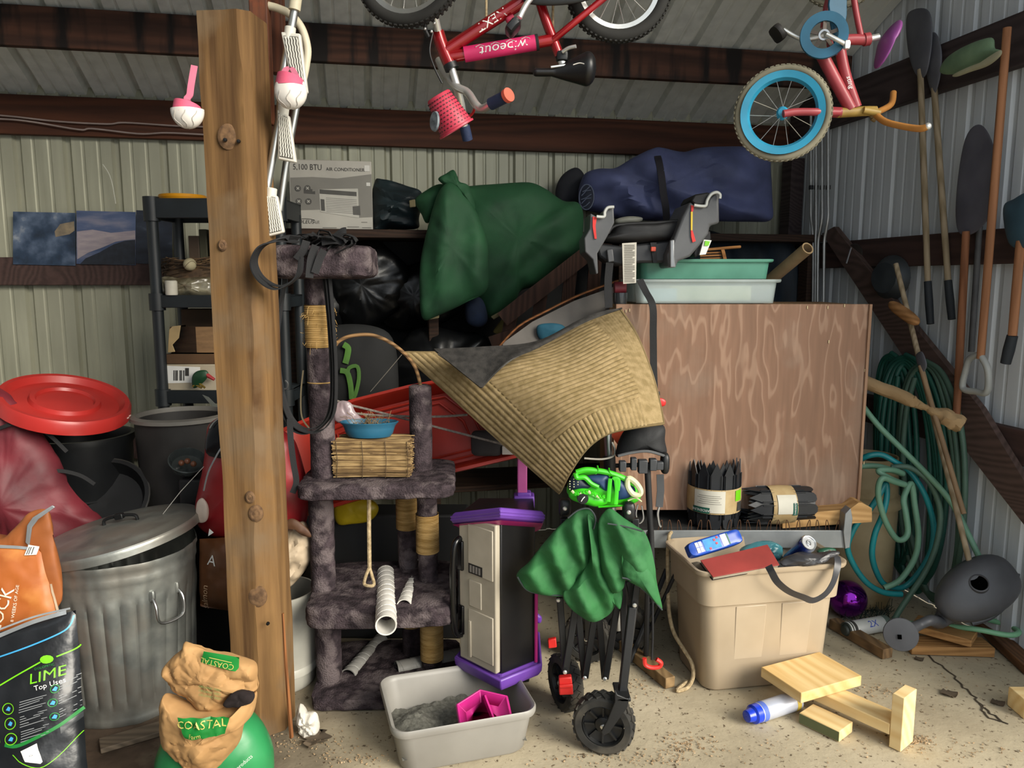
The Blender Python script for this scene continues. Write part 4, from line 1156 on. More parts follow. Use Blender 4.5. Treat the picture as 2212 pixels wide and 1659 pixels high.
obj('lime_emblem', L.disc(335 / 2.865, 1080 + 970 / 2.865, 13, 0.003, 9), lg, root)
L.text('LIME', 30, 120, 1452, 0.22, lg, root, sx=1.15, shear=0.15)
L.text('DOLOMITIC', 7, 113, 1434, 0.22, dgn, root)
L.text('Top Uses', 15, 126, 1471, 0.24, print_white, root)
for i, (x, y) in enumerate(((138, 1253), (153, 1340), (165, 1428), (393, 1147), (388, 1227), (398, 1312))):
    X, Y = x / 2.865, 1080 + y / 2.865; r = 11.5 if i < 3 else 8
    obj('use_icon', L.ring(X, Y, r, 1.6, 0.003), lg if i < 3 else dgn, root)
    obj('use_symbol', L.poly([(X - 5, Y + 3), (X, Y - 5), (X + 5, Y - 2), (X + 3, Y + 5)], 0.003), sky, root)
for i in range(3):
    for j in range(5):
        x0, y0 = z4((205 + i * 8, 1215 + i * 87 + j * 15))[0]
        obj('small_print', L.line([(x0, y0), (x0 + 52 - (j % 3) * 6, y0 - 13)], 1.4, 0.003, 1), mat('print_grey', '#8d9093', '#7a7d80', bump=0), root)
    for j in range(4):
        x0, y0 = z4((415 + i * 3, 1110 + i * 82 + j * 15))[0]
        obj('small_print', L.line([(x0, y0), (x0 + 32 - (j % 2) * 5, y0 - 11)], 1.4, 0.003, 1), MATS['print_grey'], root)
obj('printed_cup', L.poly(z4((225, 1500), (310, 1460), (345, 1570), (335, 1580), (255, 1560)), 0.003), print_white, root)
L.text('-:-', 9, 100, 1612, 0.2, print_dark, root, e=0.0045)
obj('label_box', L.poly(z4((425, 1380), (520, 1310), (522, 1345), (430, 1420)), 0.003), mat('film_grey', '#3a3d40', '#303336', rough=0.4), root)

# orange feed bag
O = Sack([(-110, 1160), (86, 1188), (150, 1420), (-110, 1500)], [2.24, 2.26, 2.22, 2.22], 0.05, 0.05, wr=0.012, ns=7, seed=2)
root = thing('orange_feed_bag', 'orange paper feed bag with white lettering behind the black sack', 'bag', V((O.W[3].x * 0.5 + O.W[2].x * 0.5, 2.35, 0)))
orm = mat('orange_paper', '#b4642a', '#96501f', scale=4, rough=0.5, bump=0.35, bscale=18, col3='#c07c3c', s3=5)
obj('front', O.mesh(36, 36), orm, root)
obj('lower_body', pillow([at(-110, 1450, 2.25), at(20, 1440, 2.25), at(150, 1420, 2.25), at(150, 1560, 2.25), at(135, 1655, 2.25), at(0, 1660, 2.25), at(-110, 1660, 2.25)], 0.05, 0.06), orm, root)
bk = pillow(px(2.32, (-100, 1160), (0, 1162), (30, 1142), (62, 1108), (98, 1100), (108, 1120), (116, 1170), (132, 1300), (60, 1320), (-100, 1320)), 0.03, 0.06, amp=0.012)
obj('open_top_back', bk, mat('orange_inner', '#a5602f', '#8a4e24', rough=0.6), root)
obj('silver_fold', slab(px(2.28, (54, 1172), (58, 1135), (70, 1118), (112, 1092), (118, 1096), (82, 1122), (68, 1140), (62, 1180)), 0.006), silv, root, bevel=0.002)
obj('silver_fold', O.line([(-20, 1176), (30, 1180), (62, 1184)], 5, 0.006), silv, root)
obj('white_stitch_tag', O.poly([(62, 1176), (86, 1180), (82, 1196), (58, 1196)], 0.008), print_white, root)
for x in (66, 70, 76): obj('tag_mark', O.line([(x, 1180), (x - 3, 1194)], 1.6, 0.011, 1), print_dark, root)
pw = mat('print_cream', '#f0dcc8', '#e6d0ba', bump=0)
O.text('FLOCK', 36, 19, 1312, PI / 2 - 0.30, pw, root, sx=0.98, e=0.005)
O.text('8 WEEKS OF AGE', 9, 48, 1292, PI / 2 - 0.10, pw, root, sx=1.1, e=0.005)
obj('pale_edge', O.line([(112, 1260), (122, 1300), (134, 1350)], 5, 0.004), mat('pale_orange', '#c9b49a', '#b59f84'), root)

# coastal bag: green sack with a crumpled paper top
root = thing('paper_feed_bag', 'crumpled tan paper bag with a torn open mouth on a green sack by the post', 'bag', flr(465, 1720))
kraft = mat('kraft_paper', '#b58d5c', '#9c764a', scale=7, rough=0.8, bump=0.5, bscale=14, bdist=0.006)
gsk = mat('green_sack', '#2f8a52', '#267544', scale=6, rough=0.35, bump=0.1)
def crump(amp, f):
    def g(q, s):
        a, c = noise.voronoi(q * f)[0], noise.voronoi((q + V((9, 1, 4))) * f * 2.3)[0]
        return amp * 1.3 * (a[1] - a[0] - 0.35) + amp * 0.7 * (c[1] - c[0] - 0.35)
    return g
z4p = lambda D, *q: [at(x / 2.865, 1080 + y / 2.865, D) for x, y in q]
obj('green_lower_sack', pillow(z4p(2.06, (965, 1640), (985, 1540), (1060, 1400), (1200, 1330), (1400, 1310), (1530, 1340), (1620, 1430), (1680, 1560), (1690, 1700), (1660, 1800), (1400, 1850), (1100, 1850), (980, 1780)), 0.10, 0.12, amp=0.006), gsk, root)
obj('lower_paper', pillow(z4p(1.99, (985, 1330), (1010, 1210), (1060, 1230), (1180, 1280), (1350, 1290), (1480, 1280), (1585, 1190), (1560, 1330), (1515, 1370), (1480, 1500), (1400, 1600), (1300, 1700), (1200, 1700), (1130, 1620), (1070, 1540), (1000, 1480)), 0.085, 0.05, rings=26, seg=9, amp=0.006, ns=20, fold=crump(0.022, 9)), kraft, root, angle=24)
obj('upper_paper', pillow(z4p(2.0, (1005, 1050), (1060, 980), (1120, 930), (1140, 885), (1200, 900), (1300, 935), (1480, 968), (1585, 1015), (1592, 1100), (1585, 1180), (1500, 1170), (1420, 1210), (1380, 1290), (1250, 1300), (1150, 1230), (1060, 1180), (1030, 1100)), 0.05, 0.04, rings=26, seg=9, amp=0.005, ns=20, fold=crump(0.02, 10)), kraft, root, angle=24)
obj('dark_mouth', pillow(z4p(1.96, (1380, 1275), (1430, 1200), (1500, 1180), (1570, 1200), (1560, 1250), (1480, 1280)), 0.012, 0.02, amp=0.006, ns=40), mat('mouth_dark', '#1d1212', '#0f0909', rough=0.9), root)  # solid dark patch; shade inside the open bag put into its colour
C1 = Sack([(z[0], z[1]) for z in z4((1262, 935), (1482, 972), (1478, 1062), (1243, 1002))], [1.968] * 4, 0.006, 0.004, wr=0.004)
obj('green_band', C1.mesh(10, 8), dgn, root)
C1.text('COASTAL', 17, 471, 1431, math.radians(-12), mat('band_yellow', '#c6c069', '#b4ae5a', bump=0), root, flip=True)
obj('band_rule', C1.line(z4((1300, 968), (1440, 1000)), 1.6, 0.003, 1), MATS['band_yellow'], root)
C2 = Sack([(z[0], z[1]) for z in z4((1095, 1350), (1420, 1345), (1390, 1450), (1150, 1475))], [1.895] * 4, 0.008, 0.01, wr=0.012, ns=25)
obj('green_band', C2.mesh(16, 12), dgn, root)
C2.text('COASTAL', 24, 436, 1563, math.radians(2), MATS['band_yellow'], root)
C2.text('Farm', 13, 425, 1585, math.radians(6), MATS['band_yellow'], root)
for i in range(3):
    x0, y0 = z4((1215, 1140 + i * 26))[0]
    Cq = Sack([(x0, y0), (x0 + 60, y0 + 12), (x0 + 60, y0 + 18), (x0, y0 + 6)], [1.945] * 4, 0, 0.002, wr=0)
    Cq.text('ORGANIC FEED', 7, x0 + 30, y0 + 8, -0.2, mat('faint_green', '#7f9a5c', '#71894f', bump=0), root)
Cg = Sack([(505, 1660), (545, 1610), (560, 1625), (520, 1680)], [1.965] * 4, 0, 0.002, wr=0)
Cg.text('products', 12, 529, 1645, 0.72, print_white, root)

# ================================================================== SACKS BEHIND THE POST
red_s = mat('red_sack', '#a5252b', '#841a20', scale=4, rough=0.35, bump=0.3, bscale=20)
root = thing('red_feed_sack', 'upright red and black woven feed sack behind the timber post', 'sack', at(545, 1145, 2.72))
obj('body', pillow(px(2.74, (428, 1130), (424, 1080), (440, 1010), (448, 940), (456, 912), (500, 895), (580, 900), (610, 930), (640, 960), (662, 1040), (668, 1100), (640, 1160), (560, 1165), (470, 1160)), 0.09, 0.1, amp=0.008), red_s, root)
obj('black_top', pillow(px(2.66, (452, 985), (450, 925), (470, 905), (520, 880), (560, 900), (560, 980)), 0.02, 0.05, amp=0.006), mat('black_gloss', '#16161a', '#0d0d10', rough=0.25), root)
obj('silver_edge', B().tube(spline(px(2.64, (453, 925), (462, 912), (478, 900), (495, 893)), 4), 0.0025, 5), silv, root)
obj('silver_edge', B().tube(spline(px(2.63, (440, 1060), (450, 1020), (470, 980), (480, 965)), 4), 0.003, 5), silv, root)
obj('white_patch', pillow(px(2.66, (426, 1125), (424, 1090), (436, 1076), (448, 1095), (446, 1125)), 0.012, 0.03), mat('patch_white', '#c9b9ad', '#b5a599', rough=0.5), root)
obj('printed_panel', slab(px(2.62, (588, 940), (604, 945), (612, 1090), (600, 1120), (590, 1110)), 0.004), mat('panel_white', '#b8b2a8', '#9d978d', scale=40), root)
root = thing('brown_feed_bag', 'brown feed bag with white lettering hanging behind the left of the post', 'bag', at(520, 1335, 2.66))
Bq = Sack([(430, 1165), (610, 1150), (600, 1335), (432, 1310)], [2.68, 2.7, 2.66, 2.66], 0.07, 0.06, wr=0.01, seed=5, botflat=1)
obj('body', Bq.mesh(30, 30), mat('brown_film', '#6b4226', '#523119', rough=0.4, bump=0.4, bscale=20), root)
Bq.text('A', 30, 466, 1204, -0.1, print_white, root)
Bq.text('salmon', 21, 448, 1285, PI / 2 - 0.12, mat('print_tan', '#c7a98c', '#b59679', bump=0), root)
obj('white_marks', Bq.poly([(452, 1142), (462, 1150), (450, 1158)], 0.004), print_white, root)
b = pillow(px(2.66, (560, 1160), (600, 1130), (625, 1140), (655, 1128), (672, 1165), (674, 1200), (650, 1245), (615, 1275), (570, 1278), (545, 1220)), 0.07, 0.09, rings=14, amp=0.02, ns=14, fold=crump(0.02, 12))
root = thing('white_paper_sack', 'crumpled white paper sack resting on the white bucket right of the post', 'sack', at(610, 1275, 2.66))
obj('body', b, mat('white_paper', '#b8a68e', '#9b8970', scale=7, rough=0.7, bump=0.3), root, angle=30)
obj('torn_brown_lip', pillow(px(2.6, (604, 1140), (630, 1120), (662, 1140), (672, 1160), (650, 1155), (630, 1140)), 0.012, 0.02, amp=0.01), mat('lip_brown', '#5f3f28', '#472d1c', rough=0.6), root)
bcx = V((-0.865, 2.71, 0))
root = thing('white_bucket', 'white plastic bucket with a stained rim behind the post foot', 'bucket', bcx)
obj('body', B().lathe([(0.001, 0), (0.112, 0), (0.12, 0.01), (0.122, 0.06), (0.128, 0.075), (0.13, 0.36), (0.124, 0.36), (0.115, 0.02), (0.001, 0.015)], Matrix.Translation(bcx), 36), mat('bucket_white', '#b0aea4', '#97958b', rough=0.4), root)
obj('base_ring', B().lathe([(0.121, 0.055), (0.13, 0.06), (0.131, 0.085), (0.124, 0.095)], Matrix.Translation(bcx), 36), MATS['bucket_white'], root)
# crumpled paper cup and leaf on the dirt
p = flr(668, 1592)
root = thing('crumpled_paper', 'crumpled white paper lump on the dirt beside the post foot', 'paper', p)
obj('wad', pillow(px(2.35, (640, 1545), (648, 1522), (660, 1540), (682, 1540), (690, 1575), (672, 1592), (648, 1585)), 0.03, 0.03, rings=14, amp=0.012, ns=30, fold=crump(0.012, 25)), mat('paper_white', '#d5d0c5', '#bdb8ad', rough=0.7), root, angle=25)
p = flr(675, 1602)
b = B(); 
def leaf(u, v):
    w_ = 0.05 * math.sin(PI * min(1, max(0, v))) ** 0.7 * (1 + 0.35 * math.sin(v * 22))
    return p + V(((u - 0.5) * w_ * 1.6 + 0.02 * v, (v - 0.5) * 0.09, 0.004 + 0.018 * abs(u - 0.5) + 0.006 * math.sin(v * 9)))
b.grid(leaf, 6, 20, th=0.001)
one('dry_leaf', 'curled dry brown leaf on the dirt under the crumpled paper', 'leaf', b, mat('dry_leaf', '#5f5140', '#43392d', rough=0.9), p)
# ================================================================== CAT TREE
fur = mat('plush_fur', '#4a4044', '#2b2528', scale=26, rough=1.0, bump=1.0, bscale=160, bdist=0.006, col3='#655b5c', s3=14, spec=0.1)
sisal = mat('sisal_rope', '#b99a66', '#967847', scale=30, rough=0.95, bump=0.8, bscale=150, stretch=(0.3, 0.3, 3), spec=0.1)
def z6(D, *q): return [at(540 + x / 2.676, 480 + y / 2.676, D) for x, y in q]
ct = V((-0.56, 2.72, 0))
root = thing('cat_tree', 'tall dark plush cat tree with sisal wrapped posts right of the timber post', 'cat tree', ct)
def furn(b, amp=0.003, f=40):
    for i, v in enumerate(b.v): b.v[i] = v + V((fbm(v, f), fbm(v + V((5, 0, 0)), f), fbm(v + V((0, 7, 0)), f))) * amp
    return b
def vpost(x, y, z0, z1, r, name='post', m=fur, seg=24):
    n = max(6, int((z1 - z0) / 0.02))
    b = B().tube([(x, y, z0 + (z1 - z0) * i / n) for i in range(n + 1)], r, seg)
    return obj(name, furn(b, 0.0025), m, root)
def board(x0, x1, y0, y1, z0, z1, rz=0.0, name='platform', e=6):
    c = V(((x0 + x1) / 2, (y0 + y1) / 2, (z0 + z1) / 2))
    b = B().rbox(c, (x1 - x0, y1 - y0, z1 - z0), Matrix.Rotation(rz, 4, 'Z'), e=e, nu=64, nv=28)
    return obj(name, furn(b, 0.004, 30), fur, root)
# levels taken from the photo
zt1, zt0 = at(700, 531, 2.62).z, at(700, 602, 2.62).z
xa, xb = at(588, 560, 2.62).x, at(805, 560, 2.62).x
board(xa, xb, 2.50, 2.82, zt0, zt1, 0.08, 'top_perch', 8)
PX, PYy = at(692, 800, 2.64).x, 2.64
zp1 = at(700, 1040, 2.56).z
zp0 = at(700, 1072, 2.56).z
vpost(PX, PYy, zp1 - 0.005, zt0 + 0.01, 0.043)
za, zb = at(690, 752, 2.60).z, at(690, 661, 2.60).z
def band(x, y, r, z0, z1, par=None):
    prof = []; n = int((z1 - z0) / 0.006)
    for i in range(n + 1):
        z = z0 + (z1 - z0) * i / n
        prof += [(r, z), (r + 0.003, z + 0.003)]
    return obj('sisal_wrap', B().lathe(prof, Matrix.Translation((x, y, 0)), 24), sisal, root)
band(PX, PYy, 0.046, za, zb)
obj('seam', B().lathe([(0.0455, at(690, 828, 2.6).z - 0.002), (0.0465, at(690, 828, 2.6).z), (0.0455, at(690, 828, 2.6).z + 0.002)], Matrix.Translation((PX, PYy, 0)), 24), sisal, root)
# fuzzy sisal fibres
bb = B(); r2 = random.Random(5)
for i in range(60):
    a = r2.random() * 6.28; z = za + (zb - za) * r2.random(); o_ = V((math.cos(a), math.sin(a), 0))
    p = V((PX, PYy, z)) + o_ * 0.049
    bb.tube([p, p + o_ * 0.008 + V((0, 0, r2.uniform(-.01, .01))), p + o_ * 0.014 + V((0, 0, r2.uniform(-.03, .005)))], 0.0007, 3, caps=False)
o = obj('loose_fibres', bb, sisal, root); o['kind'] = 'stuff'
xl, xr = at(640, 1065, 2.56).x, at(978, 1045, 2.60).x
board(xl, xr, 2.50, 2.90, zp0, zp1, 0.07, 'platform', 10)
P2 = V((at(909, 940, 2.74).x, 2.74, 0))
zq = at(909, 838, 2.70).z
vpost(P2.x, P2.y, zp1 - 0.01, zq, 0.041)
obj('post_cap', B().lathe([(0.001, zq + 0.006), (0.03, zq + 0.006), (0.041, zq)], Matrix.Translation((P2.x, P2.y, 0)), 20), fur, root)
# lower half
zl1, zl0 = at(700, 1303, 2.50).z, at(700, 1352, 2.50).z
board(at(652, 1330, 2.5).x, at(985, 1310, 2.6).x, 2.46, 2.92, zl0, zl1, 0.06, 'platform', 9)
L1 = V((at(697, 1200, 2.64).x, 2.64, 0)); R1 = V((at(924, 1200, 2.72).x, 2.72, 0)); R2 = V((at(880, 1150, 2.84).x, 2.84, 0))
for P_ in (L1, R1, R2):
    vpost(P_.x, P_.y, zl1 - 0.01, zp0 + 0.01, 0.044 if P_ is L1 else 0.037)
    vpost(P_.x + 0.01, P_.y, 0.03, zl0 + 0.01, 0.046 if P_ is L1 else 0.038)
band(R1.x, R1.y, 0.040, at(924, 1200, 2.68).z, at(924, 1118, 2.68).z)
band(R2.x, R2.y, 0.040, at(880, 1148, 2.80).z, at(880, 1076, 2.80).z)
band(R1.x + 0.01, R1.y, 0.041, at(935, 1434, 2.68).z, at(935, 1352, 2.68).z)
band(R2.x + 0.01, R2.y, 0.041, at(895, 1360, 2.80).z, at(895, 1318, 2.80).z)
board(at(652, 1330, 2.5).x, at(985, 1310, 2.6).x, 2.50, 2.95, 0.0, 0.045, 0.06, 'base', 12)
rp = [at(797, 1078, 2.62), at(797, 1150, 2.62), at(798, 1225, 2.62)]
bb = B().tube(rp, 0.0075, 8)
bb.tube(spline([rp[-1], at(790, 1245, 2.61), at(787, 1262, 2.61), at(800, 1266, 2.6), at(808, 1262, 2.61), at(804, 1245, 2.62), rp[-1]], 4), 0.006, 8)
obj('hanging_rope', bb, rope_m, root)
obj('bent_branch', B().tube(spline([at(715, 760, 2.70), at(735, 735, 2.71), at(770, 724, 2.72), at(812, 726, 2.73), at(858, 750, 2.74), at(895, 790, 2.74), at(910, 840, 2.74)], 8), 0.0065, 8), wood('branch_wood', '#8a6a45', '#3f2d1c', axis=0), root)
obj('branch_string', B().tube(px(2.70, (868, 766), (835, 805), (800, 846)), 0.0012, 4), mat('string_grey', '#777168', '#5f5a53'), root)

# spiral white pipes
wsp = mat('white_spiral', '#d9d6cf', '#c2bfb8', rough=0.4, bump=0.05)
gsp = mat('grey_spiral', '#a3a19c', '#86847f', rough=0.5, bump=0.1)
def spiral_pipe(label, a, b_, r, m, turns, bend=None, group='spiral pipes under the cat tree'):
    a, b_ = V(a), V(b_)
    root = thing('spiral_pipe', label, 'pipe', a.lerp(b_, 0.5), group)
    pts = [a.lerp(b_, i / 80) for i in range(81)]
    if bend: pts = [p + V(bend) * math.sin(PI * i / 80) for i, p in enumerate(pts)]
    bb = B().tube(pts, [r * (1 + 0.06 * abs(math.sin(PI * turns * i / 80)) ** 0.5) for i in range(81)], 24, caps=False)
    bb.tube(pts, r * 0.93, 24, caps=False)
    obj('wall', bb, m, root)
    d = (b_ - a).normalized()
    for e, dd in ((a, -d), (b_, d)):
        obj('rim', B().lathe([(r * 0.92, -0.002), (r * 1.06, -0.003), (r * 1.06, 0.003), (r * 0.92, 0.002)], zframe(e, dd), 24), m, root)
    bb = B()
    n = int(turns * 16)
    u = d.orthogonal().normalized(); w = d.cross(u)
    bb.tube([a.lerp(b_, i / n) + (V(bend) * math.sin(PI * i / n) if bend else V((0, 0, 0))) + (u * math.cos(i * PI / 8) + w * math.sin(i * PI / 8)) * r * 1.045 for i in range(n + 1)], r * 0.05, 4)
    obj('spiral_rib', bb, m, root)
    return root
spiral_pipe('nearer wide white spiral pipe lying on the lower cat tree platform', at(834, 1350, 2.36), at(833, 1240, 2.80), 0.033, wsp, 10)
spiral_pipe('slimmer white spiral pipe on the lower cat tree platform beside the sisal post', at(873, 1310, 2.50), at(903, 1222, 2.95), 0.025, wsp, 10)
spiral_pipe('grey spiral pipe slanting up from the floor beside the cat tree leg', flr(752, 1462, 0.035), at(822, 1385, 2.98), 0.030, gsp, 9)
spiral_pipe('grey spiral pipe lying across the floor behind the cat tree', flr(858, 1448, 0.036), flr(1000, 1418, 0.036), 0.033, gsp, 5)
b = pillow(px(2.98, (722, 1090), (760, 1076), (800, 1080), (818, 1100), (800, 1125), (760, 1132), (728, 1130)), 0.03, 0.03, amp=0.01)
one('yellow_bag', 'bright yellow plastic bag seen under the upper cat tree platform', 'bag', b, mat('yellow_film', '#b39b1c', '#8f7b12', rough=0.4, bump=0.3), at(770, 1132, 2.98))
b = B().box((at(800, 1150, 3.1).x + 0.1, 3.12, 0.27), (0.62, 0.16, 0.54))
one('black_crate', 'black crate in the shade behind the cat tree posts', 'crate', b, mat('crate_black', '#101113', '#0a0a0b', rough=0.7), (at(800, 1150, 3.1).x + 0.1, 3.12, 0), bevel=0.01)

# reed bundle, planter
zc = zp1 + 0.004
x0, x1 = at(722, 1000, 2.62).x, at(888, 1000, 2.62).x
zr1 = at(800, 950, 2.62).z
root = thing('reed_mat', 'folded bundle of thin tan reeds on the upper cat tree platform', 'reed mat', ((x0 + x1) / 2, 2.68, zc))
reed = mat('reed', '#a98e62', '#7f6640', scale=60, rough=0.8, stretch=(0.3, 1, 1)); reed2 = mat('reed_dark', '#7c623d', '#57422a', scale=60, rough=0.8, stretch=(0.3, 1, 1))
for m_, sd in ((reed, 1), (reed2, 2)):
    bb = B(); r2 = random.Random(sd)
    n = 190
    for i in range(n):
        z = zc + 0.003 + (zr1 - zc - 0.006) * r2.random(); y = 2.60 + 0.15 * (r2.random() ** 2.2)
        dx0, dx1 = r2.uniform(-0.004, 0.012), r2.uniform(-0.012, 0.004)
        bb.tube([(x0 + dx0, y + r2.uniform(-.003, .003), z + r2.uniform(-.003, .003)), ((x0 + x1) / 2, y, z + r2.uniform(-.003, .003)), (x1 + dx1, y + r2.uniform(-.003, .003), z + r2.uniform(-.003, .003))], 0.0022, 5)
    o = obj('reeds', bb, m_, root); o['kind'] = 'stuff'
obj('core', B().box(((x0 + x1) / 2, 2.69, (zc + zr1) / 2), (x1 - x0 - 0.02, 0.12, zr1 - zc - 0.01)), reed2, root)
for f in (0.05, 0.38, 0.68, 0.96):
    xx = x0 + (x1 - x0) * f
    obj('binding_thread', B().tube([(xx, 2.594, zc), (xx + 0.004, 2.592, (zc + zr1) / 2), (xx, 2.594, zr1)], 0.0012, 4), mat('thread_dark', '#4d3a22', '#3a2b19'), root)
pcx = V((at(797, 940, 2.66).x, 2.67, zr1 + 0.003))
zt = at(797, 912, 2.66).z - pcx.z
root = thing('blue_planter', 'oval blue plastic planter with dried stalks on the reed bundle', 'planter', pcx)
M = Matrix.Translation(pcx) @ Matrix.Diagonal((1, 0.55, 1, 1))
bl = mat('blue_plastic', '#2a6480', '#215068', rough=0.4)
obj('dish', B().lathe([(0.001, 0), (0.075, 0), (0.084, 0.012), (0.090, zt * 0.6), (0.093, zt * 0.75), (0.105, zt), (0.100, zt + 0.002), (0.086, zt * 0.75), (0.078, 0.01), (0.001, 0.008)], M, 40), bl, root)
obj('soil', B().lathe([(0.001, zt * 0.8), (0.088, zt * 0.72)], M, 30), mat('dry_soil', '#40342a', '#2a211a', rough=1, bump=0.8, bscale=50), root)
bb = B(); r2 = random.Random(9)
for i in range(46):
    a = r2.random() * 6.28; r = 0.07 * r2.random(); p = pcx + V((r * math.cos(a), r * 0.5 * math.sin(a), zt * 0.75))
    q = p + V((r2.uniform(-.05, .05), r2.uniform(-.02, .02), r2.uniform(0.0, 0.05)))
    bb.tube([p, p.lerp(q, 0.5) + V((0, 0, 0.01)), q], 0.0009, 4, caps=False)
o = obj('dried_stalks', bb, mat('dry_stalk', '#8a7350', '#665236', rough=0.9), root); o['kind'] = 'stuff'
b = pillow(px(2.78, (722, 882), (735, 866), (757, 870), (768, 890), (788, 912), (770, 918), (740, 915), (722, 905)), 0.025, 0.02, amp=0.012, ns=20)
one('plastic_film_bag', 'crumpled translucent pinkish plastic bag behind the blue planter', 'bag', b, mat('pink_film', '#b3a0a2', '#93868a', rough=0.2, alpha=0.75), at(755, 918, 2.78))

# ================================================================== BLACK STRAPS OVER THE CAT TREE
root = thing('strap_bundle', 'tangled bundle of black webbing straps draped over the cat tree perch', 'straps', at(650, 930, 2.56))
def strap(name, q, D, w=0.02, th=0.003, side=(1, 0.2, 0), dd=0.0):
    P = [at(x, y, D + (e[0] if e else 0)) for x, y, *e in q]
    P = spline(P, 8)
    b = ribbon(B(), P, w, th, side)
    return obj(name, b, strap_black, root)
strap('hanging_strap', [(696, 528), (708, 560), (716, 640), (722, 720), (726, 800), (724, 880), (708, 918), (685, 933), (655, 930), (630, 912), (612, 870), (596, 800), (590, 730), (600, 670), (613, 620), (612, 560)], 2.555, 0.02, 0.003, (0.25, 1, 0.2))
strap('hanging_strap', [(690, 530), (703, 580), (712, 660), (719, 740), (722, 820), (716, 890), (690, 925), (655, 937), (622, 915), (603, 850), (590, 780), (588, 700), (600, 630), (606, 560)], 2.56, 0.018, 0.003, (0.5, 1, 0))
strap('hanging_strap', [(684, 528), (698, 590), (709, 680), (715, 780), (716, 860), (700, 912), (660, 926), (628, 898), (608, 830), (600, 740), (608, 660), (618, 590)], 2.57, 0.016, 0.003, (0.5, 1, 0))
strap('long_tail', [(626, 905), (628, 950), (634, 1000), (640, 1040), (632, 1065)], 2.53, 0.02, 0.003, (1, 0.2, 0))
strap('looped_strap', [(650, 560), (640, 600), (600, 624), (562, 606, -0.02), (545, 570, -0.02), (560, 535, -0.02), (595, 522, 0), (640, 520, 0.1)], 2.31, 0.024, 0.004, (0.2, 1, 0.1))
strap('looped_strap', [(652, 555), (645, 596), (605, 618), (568, 600), (552, 566), (566, 534), (605, 516, 0), (645, 515, 0.12)], 2.315, 0.022, 0.004, (0.2, 1, 0.1))
bb = B(); r2 = random.Random(12)
for i in range(16):
    x = 600 + 130 * r2.random(); y = 508 + 20 * r2.random()
    q = [(x + r2.uniform(-20, 20), y + r2.uniform(-10, 10)), (x + 25, y - 8 + r2.uniform(-6, 8)), (x + 50 + r2.uniform(-10, 15), y + 8 + r2.uniform(-12, 12)), (x + 20, y + 26)]
    ribbon(bb, spline([at(a, c, 2.47 + 0.13 * r2.random()) for a, c in q], 5), 0.02, 0.003, (r2.uniform(-.4, .4), 1, r2.uniform(0, .6)))
obj('tangle', bb, strap_black, root)
bb = B()
for q in ([(700, 540), (690, 560), (680, 590)], [(682, 530), (672, 560), (668, 600)], [(640, 560), (655, 540), (662, 520)]):
    ribbon(bb, spline(px(2.46, *q), 5), 0.025, 0.003, (1, 0.5, 0))
obj('tangle', bb, strap_black, root)
strap('loose_end', [(700, 520), (722, 512), (738, 500), (748, 498)], 2.50, 0.022, 0.003, (0, 0.4, 1))
strap('loose_end', [(695, 524), (718, 520), (735, 522), (745, 528)], 2.49, 0.022, 0.003, (0, 0.4, 1))
bb = B().tube(spline(px(2.58, (655, 800), (650, 850), (652, 900), (668, 925)), 6), 0.006, 6, flat=0.4)
obj('tan_cord_loop', bb, mat('olive_cord', '#6b6049', '#4c4434'), root)
obj('metal_hook', B().tube(spline(px(2.55, (616, 822), (621, 828), (620, 838), (614, 840)), 5), 0.003, 6), steel, root)

# ================================================================== RED SLED
def tray(name, label, cat, quad, dep, rimw, m, n=None):
    pass
q = [at(598, 930, 3.02), at(760, 862, 3.05), at(880, 832, 3.07), at(988, 812, 3.08), at(1080, 880, 3.02), at(1130, 985, 2.98), at(940, 1030, 2.95), at(640, 1120, 2.93)]
root = thing('red_sled', 'long red plastic sled tilted on edge behind the cat tree', 'sled', at(860, 1080, 2.95))
redp = mat('sled_red', '#b53324', '#98281b', rough=0.35, scale=3, bump=0.05)
c = sum(q, V((0, 0, 0))) / len(q); nb = V((0.05, 1, -0.35)).normalized()
b = B(); N = len(q)
rings = [q, [p.lerp(c, 0.06) for p in q], [p.lerp(c, 0.10) + nb * 0.012 for p in q], [p.lerp(c, 0.22) + nb * 0.10 for p in q], [p.lerp(c, 0.6) + nb * 0.11 for p in q]]
for r in rings: b.v += r
for i in range(len(rings) - 1):
    for j in range(N):
        b.f.append((i * N + j, i * N + (j + 1) % N, (i + 1) * N + (j + 1) % N, (i + 1) * N + j))
b.f.append(tuple((len(rings) - 1) * N + j for j in range(N)))
k = len(b.v); outer = [p + nb * 0.004 for p in q]; b.v += [q_ + nb * 0.03 for q_ in q]
for j in range(N): b.f.append((j, k + j, k + (j + 1) % N, (j + 1) % N))
k2 = len(b.v); b.v += [p.lerp(c, 0.2) + nb * 0.12 for p in q]
for j in range(N): b.f.append((k + j, k2 + j, k2 + (j + 1) % N, k + (j + 1) % N))
b.f.append(tuple(k2 + j for j in range(N)))
obj('hull', b, redp, root, angle=50)
obj('moulded_ridge', B().tube([p.lerp(c, 0.3) + nb * 0.095 for p in q], 0.006, 6, closed=True), redp, root)
obj('moulded_ridge', B().tube([p.lerp(c, 0.42) + nb * 0.10 for p in q], 0.006, 6, closed=True), redp, root)
one('dark_pouch', 'dark grey pouch resting against the red sled', 'pouch', B().rbox(at(1052, 957, 2.95), (0.125, 0.04, 0.1), e=6), mat('dark_pouch', '#2a2526', '#1d191a', rough=0.8), at(1052, 985, 2.95))
one('white_carton_small', 'small white carton corner beside the dark pouch under the rug', 'box', B().box(at(1105, 970, 2.95), (0.075, 0.05, 0.035)), mat('card_white', '#b0a9a4', '#9a938e'), at(1105, 980, 2.95), bevel=0.002)
